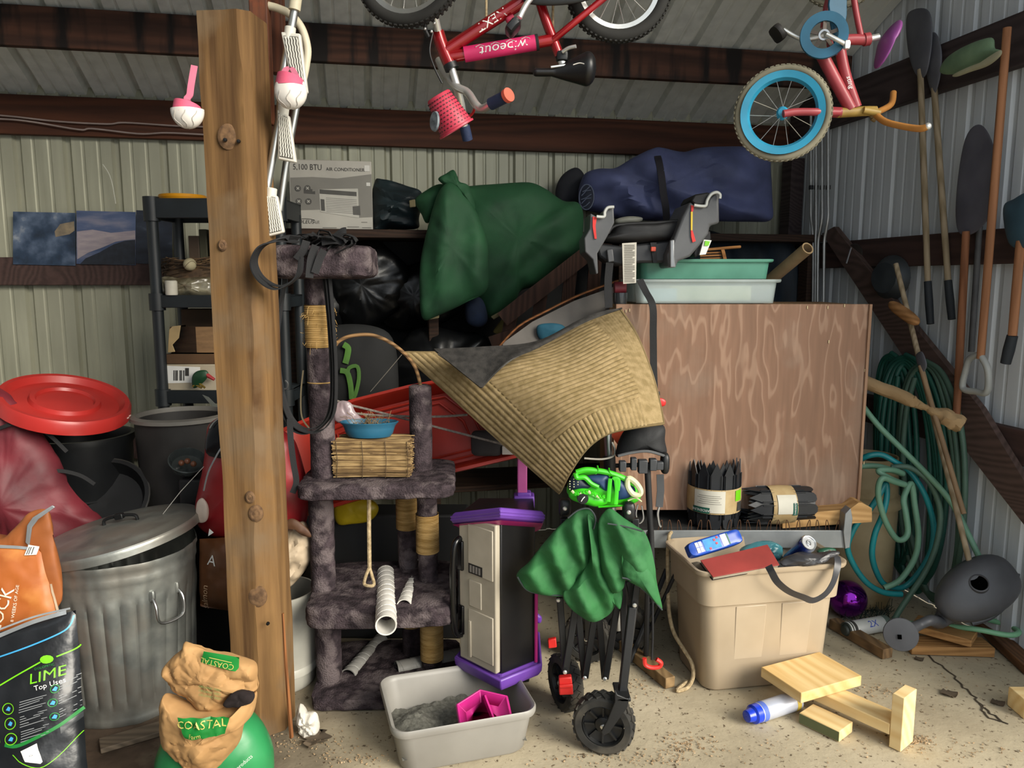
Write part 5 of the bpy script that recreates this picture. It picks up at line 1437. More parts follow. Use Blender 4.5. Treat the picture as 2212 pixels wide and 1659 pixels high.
for lab, q in (('upper grey rope stretched across the red sled', [(764, 893), (830, 898), (940, 900), (1010, 896)]), ('lower grey rope sloping across the red sled behind the cat tree', [(727, 866), (760, 876), (801, 886), (887, 908), (940, 922), (1095, 962)])):
    P = spline(px(2.84, *q), 10)
    one('rope', lab, 'rope', B().tube(P, 0.0045, 6), mat('grey_rope', '#8a8078', '#6d645d', scale=120, rough=0.95, bump=0.8, bscale=200), P[-1], group='ropes across the red sled')

# ================================================================== RUG
def bz(pts, n=None):
    P = spline([at(*p) for p in pts], 12)
    L = [0.0]
    for i in range(1, len(P)): L.append(L[-1] + (P[i] - P[i - 1]).length)
    def f(t):
        s = t * L[-1]; i = 1
        lo, hi = 0, len(L) - 1
        while hi - lo > 1:
            m = (lo + hi) // 2
            if L[m] <= s: lo = m
            else: hi = m
        d = L[hi] - L[lo]
        return P[lo].lerp(P[hi], (s - L[lo]) / d if d > 0 else 0)
    return f
eAB = bz([(870, 762, 2.80), (955, 838, 2.74), (1040, 916, 2.67), (1125, 992, 2.59), (1208, 1065, 2.51)])
eDC = bz([(1340, 668, 2.96), (1372, 718, 2.80), (1402, 790, 2.68), (1421, 855, 2.58), (1433, 915, 2.52)])
eAD = bz([(870, 762, 2.80), (950, 762, 2.79), (1040, 755, 2.82), (1160, 742, 2.92), (1265, 692, 2.97), (1340, 668, 2.96)])
eBC = bz([(1208, 1065, 2.51), (1232, 1018, 2.49), (1268, 968, 2.46), (1312, 937, 2.45), (1368, 924, 2.46), (1433, 915, 2.52)])
A_, B_, C_, D_ = eAB(0), eAB(1), eDC(1), eDC(0)
def rug0(s, r):
    p = eAB(s) * (1 - r) + eDC(s) * r + eAD(r) * (1 - s) + eBC(r) * s
    p -= A_ * (1 - s) * (1 - r) + B_ * s * (1 - r) + D_ * (1 - s) * r + C_ * s * r
    return p + V((0.02, -0.12, 0.02)) * (math.sin(PI * s) * math.sin(PI * r) ** 1.0)
NS, NR = 250, 230
G = [[rug0(i / NS, j / NR) for i in range(NS + 1)] for j in range(NR + 1)]
def prof(t): return abs(math.sin(PI * t)) ** 0.7
def ribh(s, r):
    if r < 0.215: return prof(r / 0.215 * 7)
    if s > 0.80 and r < 0.86: return prof((r - 0.215) / 0.645 * 21)
    if r > 0.86: return 0.35 + 0.25 * prof(r * 70)
    return prof(s / 0.80 * 25)
b = B()
for j in range(NR + 1):
    for i in range(NS + 1):
        i0, i1, j0, j1 = max(i - 1, 0), min(i + 1, NS), max(j - 1, 0), min(j + 1, NR)
        n_ = (G[j][i1] - G[j][i0]).cross(G[j1][i] - G[j0][i]).normalized()
        if n_.y > 0: n_ = -n_
        s_, r_ = i / NS, j / NR
        b.v.append(G[j][i] + n_ * (0.0042 * ribh(s_, r_)))
k = len(b.v); ru = NS + 1
for j in range(NR):
    for i in range(NS): b.f.append((j * ru + i, j * ru + i + 1, (j + 1) * ru + i + 1, (j + 1) * ru + i))
rug_m = mat('woven_rug', '#9b8763', '#82704d', scale=40, rough=0.95, bump=0.7, bscale=420, bdist=0.003, spec=0.15)
root = thing('ribbed_rug', 'ribbed tan woven rug draped over the stroller with one corner folded back', 'rug', B_)
obj('woven_face', b, rug_m, root, angle=60)
bk = B(); st_ = 5
gi = [min(i, NS) for i in range(0, NS + st_, st_)]; gj = [min(j, NR) for j in range(0, NR + st_, st_)]
for j in gj:
    for i in gi: bk.v.append(G[j][i] + V((0, 0.008, -0.002)))
w_ = len(gi)
for j in range(len(gj) - 1):
    for i in range(w_ - 1): bk.f.append((j * w_ + i, j * w_ + i + 1, (j + 1) * w_ + i + 1, (j + 1) * w_ + i))
rug_d = mat('rug_backing', '#3c3a38', '#2c2b2a', scale=40, rough=1, bump=0.6, bscale=300, spec=0.1)
obj('backing', bk, rug_d, root)
edge = [G[0][i] for i in range(0, NS + 1, 5)] + [G[j][NS] for j in range(5, NR + 1, 5)] + [G[NR][i] for i in range(NS - 5, -1, -5)] + [G[j][0] for j in range(NR - 5, 0, -5)]
obj('bound_edge', B().tube([p + V((0, 0.003, 0)) for p in edge], 0.006, 6, closed=True), mat('rug_edge', '#7d6a47', '#655536', rough=0.95), root)
# folded back corner: underside shows
fa = [rug0(0.0, 0.17), rug0(0.0, 0.45), rug0(0.0, 0.66), rug0(0.0, 0.85), rug0(0.02, 0.98)]
def flap(u, v):
    top = bz_top(u)
    low = bz_low(u)
    return top.lerp(low, v) + V((0, -0.012 - 0.016 * math.sin(PI * v) * (1 - abs(2 * u - 0.9)), 0.002))
bz_top = bz([(938, 757, 2.70), (1040, 752, 2.70), (1160, 740, 2.74), (1265, 688, 2.84), (1342, 665, 2.90)])
bz_low = bz([(940, 760, 2.68), (990, 800, 2.62), (1032, 834, 2.57), (1041, 841, 2.56), (1048, 832, 2.57), (1100, 782, 2.61), (1165, 748, 2.70), (1265, 697, 2.82), (1342, 669, 2.90)])
bz_low2 = lambda u: bz_low(u)
obj('folded_corner', B().grid(flap, 60, 10, th=0.006), rug_d, root)
bb = B()
for off in (0.25, 0.5):
    bb.tube([flap(u, 1 - off * 0.35) + V((0, -0.003, 0)) for u in [0.02 + i * 0.02 for i in range(24)]], 0.003, 5)
obj('backing_seam', bb, mat('seam_grey', '#55534f', '#45433f'), root)

# ================================================================== BLACK STRAP WITH RED CLIP ON THE PLYWOOD
root = thing('tie_down_strap', 'black tie-down strap with a red clip hanging down the plywood front', 'strap', at(1412, 870, 3.0))
P = spline([at(1382, 604, 3.10), at(1395, 630, 3.07), at(1410, 662, 3.03), at(1411, 720, 3.03), at(1412, 800, 3.02), at(1414, 850, 3.0)], 6)
obj('webbing', ribbon(B(), P, 0.028, 0.003, (1, 0.05, 0)), strap_black, root)
obj('slider', B().box(at(1417, 850, 2.99), (0.03, 0.012, 0.016)), mat('slider_black', '#26272a', '#1a1b1d', rough=0.4), root, bevel=0.002)
obj('clip', pillow(px(2.985, (1416, 862), (1428, 860), (1438, 866), (1436, 876), (1424, 878), (1415, 872)), 0.006, 0.006, amp=0), mat('clip_red', '#d42a2a', '#b82020', rough=0.4), root)
# ================================================================== TOY KITCHEN
def hor(px_, py_, D): p = at(px_, py_, D); return V((p.x, p.y, 0))
purp = mat('purple_plastic', '#6f45a3', '#5d3790', rough=0.4, bump=0.05); pink = mat('pink_plastic', '#b62878', '#9a1f65', rough=0.4, bump=0.05)
beige = mat('beige_plastic', '#b3aa98', '#9c9383', scale=5, rough=0.45, bump=0.05)
Fc, Lc, Rc = hor(1082, 1300, 2.41), hor(1000, 1300, 2.54), hor(1155, 1300, 2.50)
Bk = Lc + (Rc - Fc) * 0.9 + V((0.0, 0.10, 0)); Bl = Lc + V((0.05, 0.16, 0)); Br = Rc + V((0.0, 0.2, 0))
plan = [Lc, Fc, Rc, Br, Bl]; cen = sum(plan, V((0, 0, 0))) / 5
root = thing('toy_kitchen', 'purple and beige plastic toy kitchen stood behind the grey litter tray', 'toy', cen)
def loft(plan, levels):
    b = B(); n = len(plan)
    for z, s, *sh in levels:
        for p in plan: b.v.append(cen + (p - cen) * s + V((0, 0, z)))
    for i in range(len(levels) - 1):
        for j in range(n): b.f.append((i * n + j, i * n + (j + 1) % n, (i + 1) * n + (j + 1) % n, (i + 1) * n + j))
    b.f.append(tuple(reversed(range(n)))); b.f.append(tuple((len(levels) - 1) * n + j for j in range(n)))
    return b
def tilt(b):
    for i, v in enumerate(b.v): b.v[i] = v - V((0, 0, 0.42 * (v.y - Fc.y)))
    return b
zb0, zb1 = 0.137, 0.185; zt0 = at(1082, 1130, 2.41).z; zt1 = at(1082, 1096, 2.37).z - 0.015
obj('purple_base', loft(plan, [(zb0, 1.12), (zb0 + 0.02, 1.22), (zb0 + 0.045, 1.24), (zb0 + 0.05, 1.17), (zb1 - 0.01, 1.10), (zb1, 1.0)]), purp, root, bevel=0.004)
obj('lower_box', B().box((cen.x, 2.77, 0.068), (0.2, 0.16, 0.136)), black_plastic, root, bevel=0.005)
obj('body', loft(plan, [(zb1, 1.0), (zt0, 1.0)]), mat('toy_black', '#141416', '#0d0d0f', rough=0.35), root, bevel=0.004)
obj('purple_top', tilt(loft(plan, [(zt0 + 0.004, 1.12), (zt0 + 0.014, 1.26), (zt0 + 0.03, 1.28), (zt1 - 0.008, 1.24), (zt1, 1.18)])), purp, root, bevel=0.004)
obj('pink_underside', tilt(loft(plan, [(zt0 - 0.006, 1.05), (zt0 + 0.006, 1.24)])), pink, root)
for z in (0.02, 0.03):
    obj('grooved_lip', tilt(loft(plan, [(zt0 + z, 1.285), (zt0 + z + 0.003, 1.295), (zt0 + z + 0.006, 1.285)])), purp, root)
ex = (Fc - Lc).normalized(); en = V((ex.y, -ex.x, 0)); en = en if en.y < 0 else -en; wd = (Fc - Lc).length
def face(u, z, e=0.0): return Lc + ex * (wd * u) + V((0, 0, z)) + en * e
def fbox(u0, u1, z0, z1, e0, e1):
    c = face((u0 + u1) / 2, (z0 + z1) / 2, (e0 + e1) / 2); M = Matrix((ex, en, V((0, 0, 1)))).transposed()
    return B().box(c, ((u1 - u0) * wd, abs(e1 - e0), z1 - z0), M)
hz = zt0 - zb1
door = obj('beige_door', fbox(0.02, 0.98, zb1 + 0.005, zt0 - 0.005, -0.002, 0.02), beige, root, bevel=0.005)
for (u0, u1, a, c_) in ((0.28, 0.92, 0.62, 0.95), (0.30, 0.62, 0.40, 0.58), (0.28, 0.92, 0.06, 0.38)):
    obj('door_panel', fbox(u0, u1, zb1 + hz * a, zb1 + hz * c_, 0.018, 0.0235), mat('beige_light', '#bcb3a2', '#a79e8d', rough=0.45), door, bevel=0.004)
obj('panel_frame', fbox(0.30, 0.36, zb1 + hz * 0.05, zb1 + hz * 0.30, 0.02, 0.028), beige, door, bevel=0.002)
obj('control_sticker', fbox(0.30, 0.66, zb1 + hz * 0.625, zb1 + hz * 0.69, 0.0235, 0.0245), mat('sticker_black', '#1c1b1c', '#121112'), door)
for i in range(4): obj('sticker_mark', fbox(0.34 + i * 0.075, 0.385 + i * 0.075, zb1 + hz * 0.635, zb1 + hz * 0.68, 0.0245, 0.0255), mat('sticker_grey', '#8a8580', '#6f6a66'), door)
hp = [face(0.06, zb1 + hz * t, e) for t, e in ((0.17, 0.018), (0.20, 0.045), (0.35, 0.055), (0.5, 0.057), (0.65, 0.055), (0.80, 0.045), (0.83, 0.018))]
obj('door_handle', B().tube(spline(hp, 5), 0.011, 10), mat('handle_black', '#101012', '#0a0a0b', rough=0.2), door)
for t in (0.28, 0.72): obj('handle_grip', fbox(0.02, 0.16, zb1 + hz * (t - 0.1), zb1 + hz * (t + 0.1), 0.018, 0.03), MATS['handle_black'], door, bevel=0.004)
obj('pink_edge', B().tube([Rc + V((0.005, -0.004, zb1)), Rc + V((0.005, -0.004, zt0 - 0.18))], 0.006, 8), pink, root)
fl_ = px(2.58, (1143, 1340), (1143, 1318), (1153, 1315), (1162, 1325), (1170, 1333), (1168, 1345), (1158, 1344), (1152, 1337), (1146, 1346))
obj('purple_knob', pillow(fl_, 0.012, 0.01, amp=0), mat('bright_purple', '#8a4fd0', '#763fb9', rough=0.35), root)
pp = [at(1132, 1080, 2.72), at(1122, 1000, 2.72)]
obj('pink_column', B().box(at(1128, 1035, 2.72), (0.036, 0.03, 0.16)), mat('pink_light', '#b2528f', '#9a437a', rough=0.4), root, bevel=0.004)
obj('column_foot', B().box(at(1132, 1082, 2.72), (0.075, 0.06, 0.05)), purp, root, bevel=0.005)
obj('column_foot', B().box(at(1132, 1070, 2.72), (0.05, 0.045, 0.03)), purp, root, bevel=0.004)

# ================================================================== TUBS
def rrect(w, d, r, n=6):
    P = []
    for cx, cy, a0 in ((w / 2 - r, d / 2 - r, 0), (-w / 2 + r, d / 2 - r, PI / 2), (-w / 2 + r, -d / 2 + r, PI), (w / 2 - r, -d / 2 + r, 3 * PI / 2)):
        for i in range(n + 1):
            a = a0 + PI / 2 * i / n; P.append((cx + r * math.cos(a), cy + r * math.sin(a)))
    return P
def tub(M, levels, r=0.04, n=6, cap0=True, cap1=True):
    """levels: (w, d, z); loft of rounded rectangles"""
    b = B(); k = 4 * (n + 1)
    for w, d, z in levels:
        for x, y in rrect(w, d, min(r, w / 2 - 1e-4, d / 2 - 1e-4), n): b.v.append(M @ V((x, y, z)))
    for i in range(len(levels) - 1):
        for j in range(k): b.f.append((i * k + j, i * k + (j + 1) % k, (i + 1) * k + (j + 1) % k, (i + 1) * k + j))
    if cap0: b.f.append(tuple(reversed(range(k))))
    if cap1: b.f.append(tuple((len(levels) - 1) * k + j for j in range(k)))
    return b
# grey litter tray
lw, ld, lh = 0.465, 0.35, 0.155
lfc = flr(848, 1588, lh); 
yaw = math.radians(17)
Ml = Matrix.Translation((lfc.x, lfc.y, 0)) @ Matrix.Rotation(yaw, 4, 'Z') @ Matrix.Translation((lw / 2, ld / 2, 0))
lc = Ml @ V((0, 0, 0))
root = thing('litter_tray', 'light grey plastic litter tray on the concrete in front of the toy kitchen', 'tray', lc)
lgrey = mat('litter_grey', '#8f8c86', '#807d77', rough=0.45, scale=4, bump=0.05)
obj('tray', tub(Ml, [(lw * 0.84, ld * 0.80, 0.0), (lw * 0.87, ld * 0.83, 0.008), (lw * 0.95, ld * 0.94, lh - 0.022), (lw * 0.99, ld * 0.99, lh - 0.024), (lw, ld, lh - 0.016), (lw, ld, lh - 0.004), (lw * 0.985, ld * 0.985, lh), (lw * 0.955, ld * 0.945, lh - 0.004), (lw * 0.93, ld * 0.92, lh - 0.016), (lw * 0.85, ld * 0.81, 0.012)], 0.05), lgrey, root, angle=50)
b = B()
def lit(u, v):
    x, y = (u - 0.5) * lw * 0.86, (v - 0.5) * ld * 0.82
    z = 0.045 + 0.03 * math.exp(-((x + 0.13) / 0.07) ** 2 - ((y - 0.02) / 0.09) ** 2) + 0.02 * fbm((x, y, 0), 9) + 0.006 * fbm((x, y, 3), 60)
    return Ml @ V((x, y, z))
b.grid(lit, 70, 50)
o = obj('litter_grains', b, mat('litter', '#6d6c64', '#55544d', scale=90, rough=1, bump=1, bscale=260), root); o['kind'] = 'stuff'
c = at(1040, 1522, 2.38)
M = zframe(V((at(1045, 1525, 2.31).x, 2.305, 0.10)), (0.06, -0.5, 0.86), (1, 0.25, 0))
b = B()
hexp = lambda r, z, ox=0: [M @ V((ox + r * 1.15 * math.cos(a), r * 0.9 * math.sin(a), z)) for a in [PI / 6 + i * PI / 3 for i in range(6)]]
for ring in (hexp(0.085, 0.03), hexp(0.080, 0.032), hexp(0.055, -0.005), hexp(0.058, -0.012), hexp(0.088, 0.02)): b.v += ring
for i in range(5):
    for j in range(6): b.f.append((i * 6 + j, i * 6 + (j + 1) % 6, ((i + 1) % 5) * 6 + (j + 1) % 6, ((i + 1) % 5) * 6 + j))
b.f.append(tuple(12 + j for j in range(6)))
root = thing('pink_toy_dish', 'magenta hexagonal plastic toy dish lying in the litter tray', 'toy', c)
obj('dish', b, mat('magenta_plastic', '#c22a80', '#a82270', rough=0.35), root, bevel=0.002)
obj('ridge', B().beam(M @ V((0.03, -0.05, 0.012)), M @ V((0.012, 0.055, 0.016)), 0.006, 0.02), MATS['magenta_plastic'], root)

# ================================================================== FOLDING WAGON
wb_m = mat('wagon_tube', '#232426', '#17181a', rough=0.45, metal=0.2)
bolt_m = chrome
def z3(D, *q): return [at(800 + x / 2.518, 1000 + y / 2.518, D) for x, y in q]
root = thing('folding_wagon', 'folded green canvas garden wagon on black wheels beside the tan tote', 'wagon', flr(1290, 1620))
def wheel(parent, c, ax, R, w, part='wheel', blocks=22, hubm=None, fins=8):
    M = zframe(c, ax)
    hubm = hubm or mat('hub_black', '#1b1c1e', '#111213', rough=0.5)
    tyre = obj(part, B().lathe([(R * 0.70, -w / 2), (R * 0.9, -w * 0.52), (R * 0.97, -w * 0.42), (R * 0.985, 0), (R * 0.97, w * 0.42), (R * 0.9, w * 0.52), (R * 0.70, w / 2), (R * 0.68, 0), (R * 0.70, -w / 2)], M, 40), mat('wagon_rubber', '#2b2a27', '#1c1b19', rough=0.85, scale=20, col3='#4b463d', s3=6), parent)
    bb = B()
    for i in range(blocks):
        for sgn in (-1, 1):
            a = 2 * PI * (i + 0.25 * sgn) / blocks
            Mb = M @ Matrix.Rotation(a, 4, 'Z') @ Matrix.Translation((R * 0.985, 0, sgn * w * 0.22)) @ Matrix.Rotation(sgn * 0.6, 4, 'X')
            bb.box(Mb.translation, (R * 0.05, R * 0.17, w * 0.42), Mb)
    obj('tread_blocks', bb, MATS['wagon_rubber'], tyre)
    obj('hub', B().lathe([(R * 0.68, w * 0.42), (R * 0.66, w * 0.44), (R * 0.62, w * 0.2), (R * 0.3, w * 0.12), (R * 0.26, w * 0.3), (R * 0.12, w * 0.42), (0.001, w * 0.42)], M, 36), hubm, tyre)
    obj('hub', B().lathe([(R * 0.68, -w * 0.42), (R * 0.6, -w * 0.2), (R * 0.2, -w * 0.3), (0.001, -w * 0.35)], M, 36), hubm, tyre)
    bb = B()
    for i in range(fins):
        a = 2 * PI * i / fins
        p = M @ V((R * 0.3 * math.cos(a), R * 0.3 * math.sin(a), w * 0.2)); q = M @ V((R * 0.62 * math.cos(a), R * 0.62 * math.sin(a), w * 0.26))
        bb.beam(p, q, 0.006, w * 0.2, up=M.to_3x3() @ V((0, 0, 1)))
    obj('hub_fins', bb, hubm, tyre)
    obj('axle_bolt', B().lathe([(0.008, w * 0.42), (0.008, w * 0.5), (0.005, w * 0.54), (0.001, w * 0.54)], M, 12), bolt_m, tyre)
    return tyre
RW = 0.098
w1 = V((at(1306, 1566, 2.25).x, 2.27, RW)); wheel(root, w1, (-0.25, -0.97, 0), RW, 0.055)
w2 = V((at(1222, 1500, 2.5).x, 2.52, RW)); wheel(root, w2, (-0.93, -0.36, 0), RW, 0.055)
w3 = V((at(1268, 1440, 2.85).x, 2.86, RW)); wheel(root, w3, (-0.3, -0.95, 0), RW, 0.05)
w4 = V((at(1352, 1440, 2.92).x, 2.95, RW)); wheel(root, w4, (-0.3, -0.95, 0), RW, 0.05)
def bar(q0, q1, D0, D1, w=0.022, d=0.012, name='scissor_bar'):
    a, b_ = at(800 + q0[0] / 2.518, 1000 + q0[1] / 2.518, D0), at(800 + q1[0] / 2.518, 1000 + q1[1] / 2.518, D1)
    return obj(name, B().beam(a, b_, w, d, up=(0, 1, 0)), wb_m, root, bevel=0.003)
for q0, q1, D in (((1062, 250), (1032, 760), 2.46), ((1120, 760), (1060, 1140), 2.38), ((1030, 730), (1062, 1140), 2.40), ((1130, 800), (1165, 1170), 2.42), ((1225, 800), (1168, 1170), 2.40),
                  ((1240, 800), (1275, 1175), 2.40), ((1345, 760), (1278, 1175), 2.37), ((1370, 640), (1390, 1150), 2.36), ((1455, 630), (1385, 1160), 2.30), ((1405, 640), (1437, 780), 2.34)):
    bar(q0, q1, D, D)
bar((1425, 780), (1370, 1250), 2.30, 2.27, 0.026, 0.026, 'corner_post')
bar((1070, 1150), (1062, 1260), 2.42, 2.44, 0.026, 0.026, 'corner_post')
bar((1055, 300), (1062, 640), 2.44, 2.44, 0.024, 0.02, 'corner_post')
bar((1440, 300), (1440, 640), 2.36, 2.36, 0.024, 0.02, 'corner_post')
for x, y, D in ((1058, 1137, 2.365), (1166, 1168, 2.385), (1275, 1173, 2.355), (1385, 1152, 2.285), (1437, 773, 2.285), (1058, 247, 2.41), (1405, 268, 2.30), (1022, 745, 2.37)):
    c = at(800 + x / 2.518, 1000 + y / 2.518, D)
    obj('bolt', B().lathe([(0.007, 0), (0.007, 0.004), (0.004, 0.007), (0.001, 0.007)], zframe(c, (0, -1, 0)), 12), bolt_m, root)
for x, y, D in ((1058, 240, 2.43), (1405, 262, 2.32)):
    c = at(800 + x / 2.518, 1000 + y / 2.518, D)
    obj('corner_bracket', B().rbox(c, (0.04, 0.04, 0.06), e=4, nu=20, nv=12), black_plastic, root)
# fork of the front wheel
fk = at(800 + 1370 / 2.518, 1000 + 1258 / 2.518, 2.25)
obj('fork', slab(z3(2.215, (1330, 1235), (1345, 1262), (1400, 1285), (1412, 1270), (1400, 1330), (1300, 1470), (1268, 1485), (1255, 1465), (1290, 1400), (1330, 1300)), 0.008), wb_m, root, bevel=0.003)
obj('fork', slab(z3(2.315, (1330, 1235), (1345, 1262), (1400, 1285), (1412, 1270), (1400, 1330), (1330, 1400), (1300, 1360), (1330, 1300)), 0.008), wb_m, root, bevel=0.003)
obj('fork_crown', B().box(fk + V((0, 0.015, 0)), (0.045, 0.1, 0.012)), wb_m, root, bevel=0.003)
obj('fork', B().beam(w2 + V((-0.02, -0.03, 0.0)), w2 + V((0.0, 0.0, RW + 0.03)), 0.02, 0.008, up=(1, 0.3, 0)), wb_m, root)
obj('red_latch', slab(z3(2.37, (1025, 1172), (1095, 1165), (1105, 1262), (1028, 1266)), 0.025), mat('latch_red', '#d8302c', '#bd2421', rough=0.4), root, bevel=0.004)
obj('latch_lip', slab(z3(2.362, (1028, 1210), (1100, 1205), (1102, 1222), (1029, 1226)), 0.01), MATS['latch_red'], root, bevel=0.002)
obj('red_latch', slab(z3(2.75, (965, 965), (1010, 955), (1015, 1005), (968, 1012)), 0.02), MATS['latch_red'], root, bevel=0.004)
for w_c in (w3, w4):
    obj('rear_stay', B().beam(w_c + V((0, -0.02, 0)), w_c + V((-0.02, -0.12, 0.32)), 0.02, 0.02), wb_m, root, bevel=0.003)
obj('rear_axle', B().tube([w3 + V((-0.05, 0.01, 0)), w4 + V((0.05, 0, 0))], 0.008, 8), wb_m, root)
# canvas
canv = mat('wagon_canvas', '#34703f', '#265731', scale=7, rough=0.7, bump=0.25, bscale=250, col3='#386f42', s3=9, spec=0.25)
pip = mat('wagon_piping', '#3a4344', '#2b3233', rough=0.8)
def drape(q, D, T, fx, am, sk=0.0, seed=0):
    P = z3(D, *q)
    o = obj('canvas_fold', pillow(P, T, T * 0.6, rings=34, seg=10, amp=0.012, ns=9, seed=seed, fold=lambda p, s: am * math.sin((p.x + sk * p.z) * fx + 1.5 * fbm(p, 4)) * (1 - s ** 5)), canv, root)
    return o
def piping(q, D): obj('piping', B().tube(spline(z3(D, *q), 6), 0.0025, 6), pip, root)
drape([(1010, 360), (1075, 300), (1130, 255), (1190, 248), (1220, 300), (1215, 420), (1190, 560), (1150, 660), (1060, 720), (940, 715), (850, 690), (795, 612), (860, 540), (940, 440)], 2.36, 0.05, 60, 0.018, 0.5, 1)
drape([(1180, 280), (1240, 330), (1270, 420), (1270, 560), (1330, 640), (1340, 740), (1300, 820), (1220, 862), (1140, 830), (1070, 770), (1050, 700), (1120, 640), (1190, 520), (1200, 400)], 2.33, 0.035, 64, 0.016, 0.4, 2)
drape([(1240, 330), (1270, 270), (1310, 250), (1380, 300), (1440, 340), (1490, 375), (1520, 440), (1545, 540), (1560, 660), (1588, 800), (1520, 720), (1440, 650), (1385, 620), (1370, 680), (1310, 700), (1260, 600), (1245, 460)], 2.30, 0.045, 58, 0.018, 0.45, 3)
drape([(1370, 480), (1420, 500), (1480, 540), (1535, 610), (1588, 800), (1500, 700), (1400, 640), (1372, 600)], 2.262, 0.02, 40, 0.006, 0.2, 4)
drape([(1310, 720), (1370, 690), (1360, 790), (1330, 770)], 2.30, 0.01, 30, 0.002, 0, 5)
piping([(1075, 300), (1130, 258), (1190, 250), (1225, 300), (1215, 360)], 2.31)
piping([(1370, 625), (1420, 640), (1500, 705), (1588, 800)], 2.25)
piping([(1290, 330), (1380, 345), (1480, 372)], 2.26)
piping([(800, 620), (850, 690), (940, 715), (1060, 722)], 2.345)

# ================================================================== BASEBALL GLOVE
gg = mat('glove_green', '#3fc81d', '#2fa514', rough=0.4, bump=0.15); gbl = mat('glove_blue', '#1d3d68', '#152f52', rough=0.5, bump=0.15); crm = mat('glove_cream', '#cfd3a8', '#b8bc90', rough=0.6)
root = thing('baseball_glove', 'bright green and navy baseball glove lying on top of the folded wagon', 'glove', at(1305, 1095, 2.36))
obj('palm', pillow(z3(2.38, (1068, 140), (1085, 90), (1115, 50), (1160, 32), (1240, 36), (1330, 55), (1420, 95), (1470, 140), (1475, 175), (1440, 215), (1330, 238), (1220, 235), (1110, 200), (1075, 170)), 0.06, 0.05, amp=0.004), gg, root)
fing = [((1180, 70), (1235, 60), (1290, 60), (1300, 110), (1290, 160), (1230, 120), (1185, 95)), ((1310, 65), (1370, 90), (1430, 125), (1440, 160), (1400, 190), (1330, 195), (1315, 130))]
for f in fing:
    obj('finger_panel', pillow(z3(2.335, *f), 0.024, 0.02, amp=0.003), gbl, root)
obj('finger_panel', pillow(z3(2.34, (1075, 130), (1090, 80), (1130, 60), (1180, 95), (1220, 130), (1150, 150), (1100, 150)), 0.02, 0.02, amp=0.003), mat('glove_navy', '#10243f', '#0b1a2e', rough=0.5), root)
obj('palm_pad', pillow(z3(2.335, (1080, 165), (1130, 130), (1200, 140), (1270, 175), (1290, 215), (1230, 235), (1140, 215), (1090, 195)), 0.03, 0.02, amp=0.003), gg, root)
bd = [(1120, 52), (1170, 38), (1230, 42), (1300, 55), (1370, 80), (1440, 118)]
obj('binding', B().tube(spline(z3(2.325, *bd), 5), 0.009, 8), gg, root)
obj('thumb_binding', B().tube(spline(z3(2.32, (1115, 55), (1125, 80), (1165, 80), (1200, 110), (1240, 130)), 5), 0.008, 8), gg, root)
obj('cuff_binding', B().tube(spline(z3(2.315, (1405, 85), (1440, 105), (1468, 145), (1465, 170), (1430, 170), (1400, 130)), 5, True), 0.009, 8, closed=True), crm, root)
for q in ([(1305, 85), (1300, 140), (1295, 210)], [(1335, 90), (1340, 150), (1335, 225)], [(1320, 90), (1330, 85), (1350, 95), (1345, 150)]):
    obj('lace', B().tube(spline(z3(2.308, *q), 5), 0.007, 6, flat=0.5, nrm=(0, 1, 0)), gg, root)
r2 = random.Random(4)
for i in range(12):
    x = 1095 + i * 15; y = 150 + 10 * math.sin(i * 0.8) + i * 2.0
    obj('lace_stitch', B().tube(z3(2.298, (x, y), (x + 12, y + 14)), 0.004, 5), gg if i % 3 else crm, root)
    if i % 2: obj('lace_stitch', B().tube(z3(2.298, (x + 12, y - 4), (x + 4, y + 18)), 0.0035, 5), gg, root)
for q in ([(1235, 15), (1238, 40), (1225, 60)], [(1298, 28), (1300, 50), (1310, 60)], [(1400, 205), (1440, 190), (1475, 210)], [(1240, 240), (1300, 235), (1380, 232)]):
    obj('lace_end', B().tube(spline(z3(2.32, *q), 5), 0.005, 5, flat=0.5), gg if q[0][0] != 1400 else crm, root)
lgp = at(800 + 1155 / 2.518, 1000 + 195 / 2.518, 2.295)
obj('round_badge', B().lathe([(0.001, 0.004), (0.016, 0.003), (0.018, -0.006)], zframe(lgp, (-0.15, -1, 0.05)), 20), mat('badge_black', '#17181b', '#101114', rough=0.5), root)
obj('badge_mark', B().tube(spline([lgp + V((-0.005, -0.005, -0.007)), lgp + V((0.0, -0.006, 0.002)), lgp + V((0.006, -0.005, 0.008))], 4), 0.0018, 5), print_white, root)
bb = B()
for i in range(4):
    for j in range(3): bb.ball(at(800 + (1085 + j * 22) / 2.518, 1000 + (100 + i * 14 - j * 12) / 2.518, 2.322), 0.0022, 6, 4)
obj('eyelets', bb, crm, root)

# ================================================================== FOLDED STROLLER BEHIND
root = thing('folded_stroller', 'folded black stroller with silver pole and buckles behind the rug', 'stroller', flr(1400, 1420))
sk = mat('stroller_black', '#17181b', '#0e0f11', rough=0.7, bump=0.2, bscale=150)
obj('silver_pole', B().tube(px(2.66, (1312, 920), (1316, 1000), (1322, 1100), (1335, 1360)), 0.0145, 12), steel, root)
obj('pole_collar', B().tube(px(2.655, (1316, 985), (1318, 1022)), 0.022, 12), black_plastic, root)
obj('padded_seat', pillow(px(2.62, (1330, 985), (1345, 935), (1380, 915), (1432, 918), (1436, 950), (1438, 980), (1400, 972), (1360, 978)), 0.05, 0.06, amp=0.006), sk, root)
obj('seat_piping', B().tube(spline(px(2.565, (1335, 985), (1365, 978), (1400, 975), (1436, 985)), 5), 0.005, 6), mat('grey_piping', '#5c5d5f', '#4a4b4d'), root)
